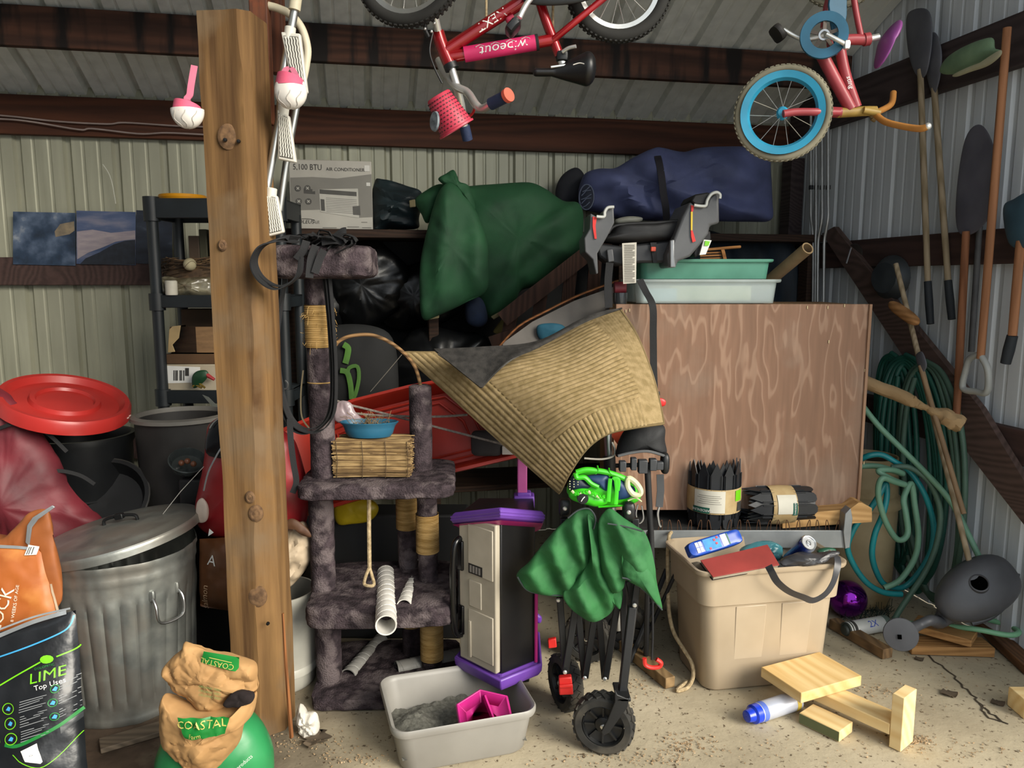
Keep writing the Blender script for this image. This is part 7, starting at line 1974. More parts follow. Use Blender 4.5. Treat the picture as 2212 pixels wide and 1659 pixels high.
# red notebook
nb_ = [at(1513, 1210, 2.63), at(1658, 1176, 2.70), at(1684, 1220, 2.63), at(1540, 1246, 2.56)]
root = thing('red_notebook', 'dull red hardback notebook lying on top inside the tan tote', 'notebook', (nb_[0] + nb_[2]) / 2)
nn_ = (nb_[1] - nb_[0]).cross(nb_[3] - nb_[0]).normalized(); nn_ = nn_ if nn_.z < 0 else -nn_
obj('cover', slab(nb_, 0.004, nn_), mat('notebook_red', '#8f322c', '#7a2823', rough=0.6), root, bevel=0.001)
obj('pages', slab([p.lerp((nb_[0] + nb_[2]) / 2, 0.03) + nn_ * 0.004 for p in nb_], 0.012, nn_), mat('pages', '#a59c8c', '#8c8373'), root)
obj('cover', slab([p + nn_ * 0.016 for p in nb_], 0.003, nn_), mat('notebook_black', '#1b1b1d', '#131315', rough=0.5), root)
b = pillow(px(2.84, (1598, 1192), (1630, 1172), (1665, 1170), (1690, 1182), (1688, 1205), (1670, 1212), (1640, 1205)), 0.03, 0.03, amp=0.015, ns=25)
one('teal_plastic_bag', 'crumpled translucent teal plastic bag behind the red notebook', 'bag', b, mat('teal_film', '#4f97a3', '#3b7d88', rough=0.25, alpha=0.8), at(1645, 1212, 2.84))
# drink can
ca, cb_ = at(1712, 1205, 2.78), at(1742, 1178, 2.70)
M = zframe(ca, cb_ - ca)
root = thing('drink_can', 'crushed silver and blue drink can standing in the tan tote', 'can', ca)
Lh = (cb_ - ca).length + 0.02
obj('can_body', B().lathe([(0.001, -0.04), (0.024, -0.04), (0.028, -0.02), (0.029, Lh - 0.03), (0.031, Lh - 0.012), (0.026, Lh)], M, 28), mat('can_blue', '#2142a8', '#182f80', rough=0.25, metal=0.5, scale=14, col3='#a8adb5', s3=14), root)
obj('can_top', B().lathe([(0.027, Lh - 0.002), (0.0275, Lh + 0.003), (0.025, Lh + 0.002), (0.023, Lh - 0.003), (0.001, Lh - 0.003)], M, 28), mat('can_silver', (0.7, 0.71, 0.72), (0.6, 0.61, 0.62), rough=0.25, metal=0.8, bump=0), root)
obj('pull_tab', B().tube([M @ V((0.007 * math.cos(a), 0.011 * math.sin(a), Lh)) for a in [i * PI / 8 for i in range(16)]], 0.0018, 5, closed=True), MATS['can_silver'], root)
b = pillow(px(2.66, (1685, 1212), (1720, 1196), (1770, 1198), (1800, 1190), (1815, 1195), (1790, 1208), (1750, 1220), (1700, 1225)), 0.025, 0.03, amp=0.015, ns=22)
one('grey_fabric_scrap', 'shiny dark grey fabric bunched below the drink can in the tote', 'fabric', b, mat('grey_satin', '#4a4a4d', '#2f2f32', rough=0.35), at(1745, 1222, 2.66))
b = pillow(px(2.82, (1765, 1190), (1785, 1183), (1805, 1186), (1800, 1196), (1775, 1198)), 0.012, 0.012, amp=0.01, ns=30)
one('green_tinsel', 'small tuft of green tinsel at the back right of the tote', 'tinsel', b, mat('tinsel_green', '#2f6a50', '#1f4a38', rough=0.4), at(1785, 1198, 2.82))
root = thing('tote_strap', 'flat grey satin ribbon looping over the front rim of the tan tote', 'ribbon', at(1745, 1300, 2.56))
P = [at(1660, 1222, 2.585), at(1667, 1236, 2.57), at(1680, 1258, 2.57), at(1705, 1278, 2.58), at(1735, 1290, 2.58), at(1757, 1297, 2.59), at(1782, 1284, 2.60), at(1798, 1262, 2.61), at(1806, 1238, 2.63), at(1810, 1215, 2.65), at(1806, 1200, 2.68), at(1795, 1195, 2.72)]
sd = []
for i in range((len(P) - 1) * 6 + 1):
    t = i / ((len(P) - 1) * 6); a = 0.5 + 2.6 * t
    sd.append(V((math.cos(a) * 0.8, -0.5 * math.sin(a * 1.3), math.sin(a))))
obj('ribbon', ribbon(B(), spline(P, 6), 0.027, 0.0015, sd), mat('satin_grey', '#4a4b50', '#35363a', rough=0.35), root)
# beige rope
P = [at(1450, 1150, 2.97), at(1445, 1160, 2.93), at(1442, 1200, 2.93), at(1443, 1260, 2.90), at(1445, 1320, 2.84), at(1455, 1365, 2.80), at(1475, 1400, 2.74), at(1494, 1432, 2.70), flr(1497, 1462, 0.03), flr(1485, 1485, 0.008), flr(1463, 1492, 0.008), flr(1475, 1480, 0.01), flr(1490, 1470, 0.01)]
one('beige_rope', 'beige rope hanging from the cot rail down to the floor by the tote', 'rope', B().tube(spline(P, 8), 0.0075, 8), rope_m, flr(1480, 1487))
# ================================================================== WOOD BLOCKS AND CANS ON THE FLOOR
pine = wood('pine', '#ecd29c', '#dcb97e', axis=0, scale=7, bump=0.1); pine2 = wood('pine_saw', '#e6c890', '#d2ac6e', axis=0, scale=7, bump=0.1); pineg = mat('pine_green', '#6a6f4a', '#5a5f3e', rough=0.8)
G_ = 'pale offcuts of framing lumber on the floor'
d = V((0.665, -0.747, 0)); e = V((0.747, 0.665, 0)); up = V((0, 0, 1))
def blk(name, label, c, dims, ax, m, extra=None):
    M = Matrix((ax[0], ax[1], ax[2])).transposed().to_4x4(); M.translation = V(c)
    me = mesh_of(name, B().box((0, 0, 0), dims)); me.materials.append(m)
    o = bpy.data.objects.new(name, me); COL.objects.link(o); o.matrix_world = M
    md = o.modifiers.new('bevel', 'BEVEL'); md.width = 0.0025; md.segments = 2
    tag(o, label, 'wood block', G_)
    if extra:
        em = mesh_of('painted_face', B().box(extra[0], extra[1])); em.materials.append(pineg)
        p = bpy.data.objects.new('painted_face', em); COL.objects.link(p); p.parent = o
    return o
p0, p1 = flr(1725, 1562), flr(1812, 1604)
dd = (p1 - p0).normalized(); ee = V((-dd.y, dd.x, 0)); L0 = (p1 - p0).length
blk('lumber_offcut', 'short lumber offcut with a greenish side, under the longer offcut', p0.lerp(p1, 0.5) + ee * 0.045 + V((0, 0, 0.019)), (L0, 0.089, 0.038), (dd, ee, up), pine, ((0, -0.0447, 0), (L0 * 0.985, 0.001, 0.033)))
q0, q1 = flr(1700, 1488, 0.04), flr(1920, 1588, 0.04)
db = (q1 - q0).normalized(); eb = V((-db.y, db.x, 0)); Lb = (q1 - q0).length
blk('lumber_offcut', 'longest lumber offcut lying flat with an upright block at its end', q0.lerp(q1, 0.5) + eb * 0.045 + V((0, 0, 0.0195)), (Lb, 0.089, 0.038), (db, eb, up), pine)
cC = q1 + db * 0.0205 + eb * 0.045
hC = 0.185
blk('lumber_offcut', 'lumber offcut standing upright against the end of the longest one', V((cC.x, cC.y, hC / 2)), (0.038, 0.089, hC), (db, eb, up), pine)
a0, a1, a2, a3 = flr(1675, 1450, 0.119), flr(1765, 1508, 0.119), flr(1827, 1440, 0.119), flr(1740, 1407, 0.119)
ca = (a0 + a1 + a2 + a3) / 4; da = (a1 - a0).normalized(); ea = V((-da.y, da.x, 0))
blk('lumber_offcut', 'wide square lumber offcut laid on top of the longest one', ca - V((0, 0, 0.0195)), ((a1 - a0).length, (a2 - a1).length, 0.038), (da, ea, up), pine2)
b0 = flr(2206, 1552)
blk('lumber_offcut', 'lumber offcut cut off by the right edge of the picture', b0 + V((0.05, 0.04, 0.035)), (0.09, 0.09, 0.07), (V((1, 0, 0)), V((0, 1, 0)), up), pine)
def spray(label, a, b_, r, capm, capL, bodym, name='spray_can'):
    a, b_ = V(a), V(b_); M = zframe(a, b_ - a); L = (b_ - a).length
    root = thing(name, label, 'spray can', a.lerp(b_, 0.5) - V((0, 0, r)), 'spray cans on the floor')
    obj('can', B().lathe([(0.001, 0.004), (r * 0.9, 0.0), (r, 0.004), (r, L - capL), (r * 0.9, L - capL + 0.006), (r * 0.6, L - capL + 0.012)], M, 32), bodym, root)
    obj('cap', B().lathe([(r * 0.97, L - capL), (r * 0.97, L - capL * 0.55), (r * 0.72, L - capL * 0.45), (r * 0.6, L - 0.002), (r * 0.5, L), (0.001, L)], M, 32), capm, root)
    return root, M, L
tail, tip = flr(1722, 1512, 0.0335), flr(1612, 1548, 0.0335)
rt, M, L = spray('white spray can with a bright blue cap lying beside the lumber offcuts', tail, tip, 0.033, mat('cap_blue', '#1f45d6', '#1838b5', rough=0.25, bump=0), 0.055, mat('can_white', '#c9ccd6', '#aab0c0', rough=0.35, metal=0.2, bump=0), )
obj('yellow_band', B().lathe([(0.0335, 0.012), (0.0335, 0.03)], M, 32), mat('band_gold', '#c9b04a', '#b09a3c', bump=0), rt)
obj('blue_label', B().lathe([(0.0335, L - 0.075), (0.0335, L - 0.056)], M, 32), mat('label_blue', '#5a74c9', '#4a62b3', bump=0), rt)
tail, tip = flr(1915, 1345, 0.034), flr(1822, 1362, 0.034)
rt, M, L = spray('white and black spray paint can lying near the watering can rose', tail, tip, 0.033, mat('cap_dark', '#3d4440', '#2d3330', rough=0.5), 0.02, mat('can_white2', '#cfd0cc', '#b5b6b2', rough=0.35, bump=0))
for z0, z1, m_ in ((L - 0.05, L - 0.035, print_dark), (L - 0.03, L - 0.024, print_dark), (0.005, 0.03, mat('can_greengrey', '#6f7f76', '#5d6c64'))):
    obj('printed_band', B().lathe([(0.0334, z0), (0.0334, z1)], M, 32), m_, rt)
ba = min([((M.to_3x3() @ V((math.cos(a), math.sin(a), 0))).dot(V((0.2, 0.8, -0.6))), a) for a in [i * 0.05 for i in range(126)]])[1]
lettering('2X', 0.04, lambda x, y: M @ V((0.034 * math.cos(ba + y / 0.034), 0.034 * math.sin(ba + y / 0.034), L * 0.42 - x)), mat('label_blue2', '#2f4fb8', '#2540a0', bump=0), rt)
grw = wood('brown_stick', '#7d6345', '#574430', axis=1); tbw = wood('tan_board', '#b08350', '#8a6238', axis=0)
plank('floor_batten', 'grey brown batten lying on the floor right of the tan tote', 'batten', flr(1800, 1345, 0.022), flr(1918, 1412, 0.022), 0.05, 0.042, grw)
plank('floor_plank', 'lower tan plank lying under the watering can spout', 'plank', flr(1958, 1392, 0.02), flr(2135, 1398, 0.02), 0.10, 0.038, tbw, group='tan planks under the watering can')
plank('floor_plank', 'upper tan plank resting crosswise below the watering can', 'plank', flr(1975, 1345, 0.075), flr(2105, 1380, 0.075), 0.12, 0.03, tbw, group='tan planks under the watering can')
plank('floor_plank', 'brown plank slanting out of the picture at the lower right', 'plank', flr(2120, 1345, 0.03), flr(2235, 1450, 0.02), 0.07, 0.035, wood('brown_plank', '#6f4d33', '#4f3522', axis=1))
# purple ball
c = V((at(1832, 1284, 3.26).x, 3.26, 0.083))
one('purple_globe', 'shiny metallic purple ball on the floor behind the tan tote', 'ball', B().ball(c, 0.082, 32, 20), mat('purple_chrome', (0.22, 0.02, 0.35), (0.18, 0.015, 0.30), rough=0.12, metal=0.9, bump=0), V((c.x, c.y, 0)))
bb = B(); r2 = random.Random(8)
for i in range(160):
    p = flr(1815 + 110 * r2.random(), 1318 + 26 * r2.random()) + V((0, 0, 0.004))
    bb.tube([p, p + V((r2.uniform(-.03, .03), r2.uniform(-.03, .03), r2.uniform(.01, .05)))], 0.0012, 3, caps=False)
o = one('tinsel_garland', 'dark green tinsel garland heaped around the purple ball', 'garland', bb, mat('garland_green', '#1f3d33', '#122620', rough=0.5), flr(1860, 1335)); o['kind'] = 'stuff'

# ================================================================== CREAM BARREL AND HOSES
bc_ = V((at(1868, 1150, 3.42).x, 3.44, 0))
hb_ = at(1868, 985, 3.42).z
root = thing('cream_barrel', 'stained cream plastic barrel behind the hose coils', 'barrel', bc_)
crm_m = mat('cream_plastic', '#b8a783', '#a08e6a', scale=5, rough=0.5, col3='#8f7a55', s3=4)
zr_ = at(1868, 1078, 3.42).z
obj('body', B().lathe([(0.001, 0), (0.125, 0), (0.135, 0.01), (0.142, zr_ - 0.03), (0.155, zr_ - 0.025), (0.158, zr_), (0.15, zr_ + 0.02), (0.138, zr_ + 0.03), (0.13, hb_), (0.122, hb_), (0.12, hb_ - 0.1)], Matrix.Translation(bc_), 40), crm_m, root)
obj('dark_opening', B().lathe([(0.001, hb_ - 0.03), (0.12, hb_ - 0.03)], Matrix.Translation(bc_), 30), mat('opening_dark', '#2b231b', '#1e1812'), root)
teal = mat('hose_teal', '#1d8f94', '#167478', rough=0.4, bump=0.1); gpale = mat('hose_pale_green', '#6f9a80', '#5b846c', rough=0.5, bump=0.1); gdark = mat('hose_dark_green', '#1f5a4c', '#17463b', rough=0.5, bump=0.1)
mint = mat('hose_mint', '#7fb58c', '#6a9f78', rough=0.45, bump=0.1); ggrey = mat('hose_grey_green', '#4d6a5a', '#3d5648', rough=0.55, bump=0.1)
def zh(q): return [at(1780 + x / 2.553, 700 + y / 2.553, D) for x, y, D in q]
def hose(label, q, m, r=0.0125, cl=False, group='garden hoses in the right corner'):
    P = []
    for x, y, D in q:
        X, Y = 1780 + x / 2.553, 700 + y / 2.553; p = at(X, Y, D)
        P.append(onright(X, Y, 0.09) if p.x * math.cos(THETA) + p.y * math.sin(THETA) > BX - 0.09 else p)
    P = spline(P, 8, cl)
    return one('garden_hose', label, 'hose', B().tube(P, r, 10, closed=cl), m, min(P, key=lambda p: p.z), group=group)
hose('bright teal hose looped over the cream barrel', [(190, 752, 3.28), (250, 725, 3.25), (320, 722, 3.24), (400, 765, 3.22), (470, 810, 3.22), (540, 910, 3.2), (585, 1020, 3.2), (605, 1130, 3.2), (590, 1250, 3.2), (530, 1360, 3.2), (440, 1450, 3.2), (340, 1440, 3.18), (290, 1370, 3.17), (265, 1270, 3.16), (280, 1160, 3.15), (320, 1060, 3.15), (345, 960, 3.16), (340, 880, 3.17), (300, 950, 3.16), (240, 1040, 3.15), (190, 1090, 3.15), (150, 1160, 3.15), (130, 1240, 3.15), (170, 1340, 3.15), (240, 1430, 3.15), (330, 1480, 3.15), (430, 1490, 3.15)], teal)
hose('pale green hose draped over the barrel top with a hanging small loop', [(190, 785, 3.24), (300, 785, 3.22), (430, 825, 3.18), (380, 805, 3.15), (300, 810, 3.14), (370, 855, 3.13), (445, 885, 3.12), (390, 870, 3.11), (325, 850, 3.1), (300, 900, 3.1), (305, 980, 3.1), (340, 1090, 3.1), (395, 1180, 3.1), (440, 1185, 3.1), (462, 1140, 3.11), (450, 1040, 3.12), (440, 960, 3.14), (480, 880, 3.16), (500, 1000, 3.16), (520, 1160, 3.16), (500, 1290, 3.16), (420, 1410, 3.16), (330, 1455, 3.16)], gpale)
hose('grey green hose running diagonally from the plywood box to the watering can', [(205, 440, 3.3), (300, 560, 3.25), (430, 690, 3.2), (560, 820, 3.15), (660, 930, 3.12), (730, 1030, 3.1), (800, 1170, 3.06), (870, 1320, 3.02), (900, 1420, 2.98)], gpale)
hose('grey green hose curling from the coil down to the floor by the spray can', [(370, 790, 3.2), (470, 790, 3.18), (570, 860, 3.16), (630, 980, 3.15), (640, 1100, 3.14), (610, 1250, 3.13), (550, 1380, 3.12), (470, 1500, 3.1), (410, 1590, 3.08), (385, 1640, 3.06)], ggrey, 0.012)
r2 = random.Random(21)
for k_, (lab, cxx, hw, top, bot, D, m_, n_) in enumerate((('large dark green hose coil hanging on the right wall', 450, 200, 170, 1420, 3.62, gdark, 5), ('outer green hose coil hanging right of the dark coil', 560, 190, 205, 1500, 3.50, ggrey, 3), ('narrow dark green hose coil hanging close behind the plywood box', 370, 120, 160, 1300, 3.72, gdark, 4))):
    q = []
    for i in range(n_ * 14):
        a = 2 * PI * i / 14; l = i // 14
        x = cxx + (hw - l * 24 + 12 * math.sin(i)) * math.sin(a) + 40 * (math.cos(a) - 1) * -0.5 * 0.8 + (0.08 * hw) * (1 - math.cos(a))
        y = (top + bot) / 2 - (bot - top) / 2 * math.cos(a) + l * 14
        q.append((x, y, D - 0.02 * l + 0.03 * math.sin(a)))
    hose(lab, q, m_, 0.0125)
P = spline([flr(1935, 1344, 0.08), flr(2010, 1350, 0.07), at(2100, 1358, 2.92), at(2170, 1371, 2.88), at(2196, 1370, 2.88), at(2198, 1362, 2.92), at(2170, 1348, 3.0), at(2120, 1335, 3.05)], 8)
one('garden_hose', 'mint green hose end arching in front of the watering can', 'hose', B().tube(P, 0.011, 10), mint, P[0], group='garden hoses in the right corner')

# ================================================================== WATERING CAN
wc_m = mat('can_charcoal', '#4a4b4f', '#3b3c40', rough=0.45, bump=0.1)
cc = at(2108, 1274, 2.88)
ax_ = (at(2190, 1228, 2.88) - at(2040, 1318, 2.84)).normalized()
M = frame(cc, ax_, V((0.05, 0.45, 1)))
root = thing('watering_can', 'charcoal plastic watering can lying tilted on the planks at right', 'watering can', flr(2090, 1350))
def wcf(q, p):
    x = q.x
    t = max(-1, min(1, x / 0.17))
    s = 1.0 - 0.28 * max(0, -t) ** 1.5
    return V((q.x, q.y * s, q.z * s))
wb_ = B().rbox(cc, (0.34, 0.22, 0.155), M, e=2.6, nu=40, nv=24, fn=wcf)
obj('body', wb_, wc_m, root)
sp = [M @ V((-0.12, -0.02, -0.03)), M @ V((-0.18, -0.04, -0.045)), at(2010, 1340, 2.80), at(1985, 1350, 2.79), at(1965, 1360, 2.77)]
obj('spout', B().tube(spline(sp, 5), [0.055, 0.048, 0.04, 0.034, 0.03, 0.027, 0.025, 0.024, 0.023, 0.022, 0.021, 0.020, 0.019, 0.019, 0.019, 0.019, 0.02, 0.021, 0.022, 0.022, 0.022], 16), wc_m, root)
rc = at(1946, 1371, 2.74)
Mr = zframe(rc, (-0.35, -0.85, 0.25))
ros = obj('rose', B().lathe([(0.02, -0.06), (0.03, -0.045), (0.058, -0.012), (0.062, -0.004), (0.060, 0.0), (0.001, 0.003)], Mr, 32), wc_m, root)
obj('rose_hole', B().box(Mr @ V((-0.005, -0.008, 0.004)), (0.014, 0.016, 0.006), Mr), mat('hole_black', '#040404', '#020202', rough=1, spec=0, bump=0), ros)  # black block on the rose; the dark of a hole as colour
fv = (M.to_3x3() @ V((0.05, -0.55, 0.62))).normalized()
cm_ = V((0, 0, CAMH)); rr_ = ray(2114, 1262).normalized()
hp_ = min((v for v in wb_.v if (v - cc).dot(rr_) < 0), key=lambda v: ((v - cm_) - rr_ * (v - cm_).dot(rr_)).length)
hm2 = zframe(hp_, (hp_ - cc) - (M.to_3x3() @ V((1, 0, 0))) * (hp_ - cc).dot(M.to_3x3() @ V((1, 0, 0))) * 0.6)
obj('filler_hole', B().lathe([(0.001, 0.004), (0.030, 0.004), (0.031, -0.02)], hm2, 28), [MATS['hole_black']], root)  # black disc laid on the uncut body; shade of the opening put into colour
obj('filler_rim', B().lathe([(0.029, 0.0045), (0.031, 0.008), (0.035, 0.006), (0.038, -0.02)], hm2, 28), wc_m, root)
obj('handle_ridge', B().tube(spline([M @ V((0.165, -0.02, 0.02)), M @ V((0.10, -0.085, -0.005)), M @ V((0.0, -0.112, -0.02)), M @ V((-0.08, -0.10, -0.035))], 6), 0.012, 8), wc_m, root)

# ================================================================== RIGHT WALL TIMBERS, PIPES, TOOLS
def rtimber(name, q, m, th=0.04, off=0.005):
    P = [onright(x, y, off) for x, y in q]
    nb_ = bw(1, 0) - bw(0, 0)
    P2 = [p - nb_ * th for p in P]
    b = B(); k = len(P); b.add(P + P2, [tuple(range(k)), tuple(reversed(range(k, 2 * k)))] + [(i, k + i, k + (i + 1) % k, (i + 1) % k) for i in range(k)])
    o = struct(name, b, m, loc=P[0]); return o
zA = onright(1791, 282).z; zB = onright(2195, 152).z
zbm = (zA + zB) / 2
tdk = wood('timber_side_dark', '#453a3a', '#2f2727', axis=1)
timber('trim_10', BX - 0.055, BX - 0.006, 1.62, BY - 0.06, zbm, zbm + 0.20, tdk)
zg = onright(1900, 516).z
timber('trim_11', BX - 0.045, BX - 0.006, 1.62, BY - 0.06, zg - 0.14, zg, tim_side)
zg2 = onright(2100, 900).z
timber('trim_12', BX - 0.045, BX - 0.006, 1.62, BY - 0.06, zg2 - 0.14, zg2, tim_side)
rtimber('trim_13', [(1786, 505), (1812, 490), (2130, 880), (2240, 1060), (2240, 1150), (2090, 960)], wood('brace_brown', '#5a4842', '#43352f', axis=1), 0.03, 0.05)
b_ = onright(1755, 400, 0.06)
timber('trim_14', BX - 0.09, BX - 0.006, BY - 0.16, BY - 0.055, 0, 2.2, tdk)
PG = 'steel conduit pipes near the back right corner'
cond = mat('conduit', (0.42, 0.42, 0.40), (0.30, 0.30, 0.29), rough=0.4, metal=0.7)
for i, (x0, lab) in enumerate(((1752, 'leftmost of the four thin conduit pipes in the corner'), (1763, 'second conduit pipe from the left in the corner'), (1776, 'third conduit pipe from the left in the corner'), (1789, 'rightmost of the four thin conduit pipes in the corner'))):
    dx = 6 if i < 1 else (-8 if i > 1 else 0)
    q = [(x0, 250), (x0, 420), (x0, 468), (x0 + dx * 0.5, 495), (x0 + dx * 0.9 - 1, 520), (x0 + dx - 1, 560), (x0 + dx - 2, 660), (x0 + dx - 3, 760)]
    P = [onright(x, y, 0.115 + 0.004 * i) for x, y in q]
    root = thing('conduit_pipe', lab, 'pipe', P[-1], PG)
    obj('pipe', B().tube(spline(P, 5), 0.0085, 8), cond, root)
    pc2 = onright(x0, 405, 0.115)
    obj('clamp', B().lathe([(0.0095, -0.012), (0.012, -0.010), (0.012, 0.010), (0.0095, 0.012)], Matrix.Translation(pc2), 12), black_plastic, root)
TG = 'long handled tools hung on the right wall'
ash = wood('ash_handle', '#9a8a72', '#77684f', axis=2); oak = wood('red_handle', '#8f5f42', '#6a432c', axis=2); org = wood('orange_handle', '#a3714f', '#80563a', axis=2)
steel_d = mat('tool_steel', '#5f6067', '#4d4e55', rough=0.55, metal=0.15)
grip = mat('tool_grip', '#20262c', '#161b20', rough=0.7)
def tool(name, label, cat, a, b, r, m, off=0.09, gripto=None, n=2):
    A, Bp = onright(a[0], a[1], off), onright(b[0], b[1], off)
    root = thing(name, label, cat, A if A.z < Bp.z else Bp, TG)
    obj('handle', B().tube([A, A.lerp(Bp, 0.5), Bp], [r, r * 1.05, r], 12), m, root)
    if gripto: obj('grip', B().tube([Bp, Bp.lerp(onright(gripto[0], gripto[1], off), 0.5), onright(gripto[0], gripto[1], off)], [r * 1.2, r * 1.3, r * 1.15], 12), grip, root)
    return root
def blade(root, q, off=0.10, T=0.012, m=None):
    nb_ = -(bw(1, 0) - bw(0, 0))
    obj('blade', pillow([onright(x, y, off) for x, y in q], T, T, n=nb_, amp=0.0), m or steel_d, root)
t = tool('shovel', 'pale handled shovel hung blade up, leftmost tool on the right wall', 'shovel', (1988, 150), (2004, 608), 0.013, ash, 0.10, (2010, 700))
blade(t, [(1958, 40), (1975, 20), (2005, 22), (2014, 60), (2010, 120), (1998, 165), (1978, 160), (1962, 110)])
t = tool('shovel', 'pale handled shovel with a dark grip, second tool on the right wall', 'shovel', (2018, 190), (2048, 606), 0.013, ash, 0.07, (2056, 690))
blade(t, [(1998, 90), (2020, 70), (2034, 110), (2030, 170), (2016, 205), (2002, 160)], 0.075)
t = tool('spade', 'reddish brown tool handle hanging below the wall girt', 'spade', (2087, 500), (2066, 900), 0.015, oak, 0.11)
blade(t, [(2085, 300), (2120, 270), (2150, 330), (2150, 440), (2110, 500), (2070, 500), (2066, 420)], 0.10, 0.01, mat('spade_steel', '#5d5c66', '#4d4c56', rough=0.6))  # purple-grey blade stands for a faint shadow on the wall, shade put into colour
t = tool('rake', 'long orange brown handle with a white D shaped grip on the right wall', 'rake', (2176, 60), (2118, 775), 0.015, org, 0.14)
dg = mat('d_grip_white', '#a8aaa6', '#8e908c', rough=0.5)
obj('d_grip', B().tube(spline([onright(*q, 0.14) for q in ((2118, 765), (2095, 775), (2086, 800), (2080, 838), (2108, 846), (2132, 846), (2134, 800), (2120, 770))], 6, True), 0.013, 10, closed=True), dg, t)
t = tool('post_tool', 'orange wooden handle with a black grip at the right edge of the wall', 'tool', (2205, 520), (2187, 725), 0.016, org, 0.12, (2172, 785))
blade(t, [(2168, 450), (2190, 430), (2225, 420), (2235, 500), (2215, 535), (2180, 525)], 0.12, 0.02, mat('blue_grey_head', '#33505f', '#27404d', rough=0.6))
t = tool('broom', 'weathered broom handle leaning crookedly with a tan wooden crosspiece', 'broom', (1935, 570), (2098, 1230), 0.011, ash, 0.22)
obj('crosspiece', B().rbox(onright(1952, 676, 0.24), (0.05, 0.20, 0.045), zframe((0, 0, 0), (0, 0, 1)) @ Matrix.Rotation(THETA, 4, 'Z') @ Matrix.Rotation(0.42, 4, 'X'), e=3), wood('crosspiece', '#a5774a', '#805833', axis=1), t)
t = tool('hoe', 'thin pale handle leaning against the hoses at right', 'hoe', (1988, 790), (2082, 1110), 0.010, mat('handle_tan', '#8d7355', '#6f583f', rough=0.7), 0.26)
blade(t, [(1978, 770), (1992, 760), (2002, 790), (1990, 805)], 0.26, 0.006)
t = tool('grey_pole', 'dim grey pole hung between the tool handles', 'pole', (2120, 430), (2098, 760), 0.012, mat('grey_pole', '#5a5a5c', '#454547', rough=0.6), 0.05)
# dark basin and round disc hung on the wall
p = onright(1925, 600, 0.07)
root = thing('hanging_basin', 'dim grey metal basin hung on the right wall behind the broom', 'basin', p)
obj('bowl', B().lathe([(0.001, 0.05), (0.07, 0.045), (0.10, 0.0), (0.108, -0.002), (0.104, 0.004), (0.072, 0.05), (0.001, 0.056)], zframe(p, bw(-1, -0.2) - bw(0, 0)), 28), mat('basin_grey', '#3d4246', '#2c3034', rough=0.5, metal=0.3), root)
p = onright(1845, 548, 0.06)
root = thing('round_saw_disc', 'dark round disc with a pale nail hung on the wall girt', 'disc', p)
obj('disc', B().lathe([(0.001, 0.006), (0.05, 0.006), (0.052, 0.0), (0.001, 0)], zframe(p, bw(-1, -0.3) - bw(0, 0)), 28), mat('disc_dark', '#3a332f', '#292421', rough=0.5, metal=0.3), root)
obj('nail', B().tube([p + V((-0.03, -0.03, 0.03)), p + V((-0.05, -0.03, -0.05))], 0.004, 6), steel, root)
# twisted kraft paper
P = [at(1862, 822, 3.30), at(1900, 838, 3.24), at(1945, 855, 3.18), at(1975, 870, 3.15), at(1995, 880, 3.13), at(2030, 895, 3.10), at(2055, 908, 3.08), at(2078, 920, 3.06)]
S_ = spline(P, 8); n_ = len(S_); b = B()
rad = [0.028 if i < n_ * 0.35 else (0.028 - 0.016 * (i / n_ - 0.35) / 0.25 if i < n_ * 0.60 else 0.013 + 0.022 * min(1, (i / n_ - 0.60) / 0.15)) for i in range(n_)]
b.tube(S_, rad, 16)
for i, v in enumerate(b.v):
    t_ = (i // 16) / n_
    b.v[i] = v + V((fbm(v, 30), fbm(v + V((3, 0, 0)), 30), fbm(v + V((0, 3, 0)), 30))) * (0.002 if t_ < 0.4 else 0.009)
one('twisted_paper', 'twisted kraft paper wrapping sticking out beside the plywood box', 'paper', b, mat('kraft_tan', '#b0926a', '#967a55', rough=0.9, bump=0.5, bscale=40), P[0], angle=25)
# cap on the beam
cp = onright(2095, 128, 0.16)
root = thing('sun_hat', 'faded green cloth hat hung on the beam at the upper right', 'hat', onright(2095, 160, 0.1))
gc = mat('cap_green', '#7f9a78', '#637d60', scale=7, rough=0.85)
nbv = V((-0.5, -0.85, 0)); 
obj('crown', pillow([onright(x, y, 0.16) for x, y in ((2030, 155), (2045, 125), (2090, 98), (2142, 82), (2150, 105), (2160, 112), (2110, 140), (2060, 160))], 0.05, 0.05, n=nbv, amp=0.004), gc, root)
obj('brim', pillow([onright(x, y, 0.19) for x, y in ((2058, 162), (2090, 146), (2130, 130), (2160, 108), (2162, 120), (2135, 142), (2095, 156), (2066, 166))], 0.02, 0.01, n=nbv, amp=0.002), mat('cap_brim', '#b3b091', '#97947a', rough=0.85), root)
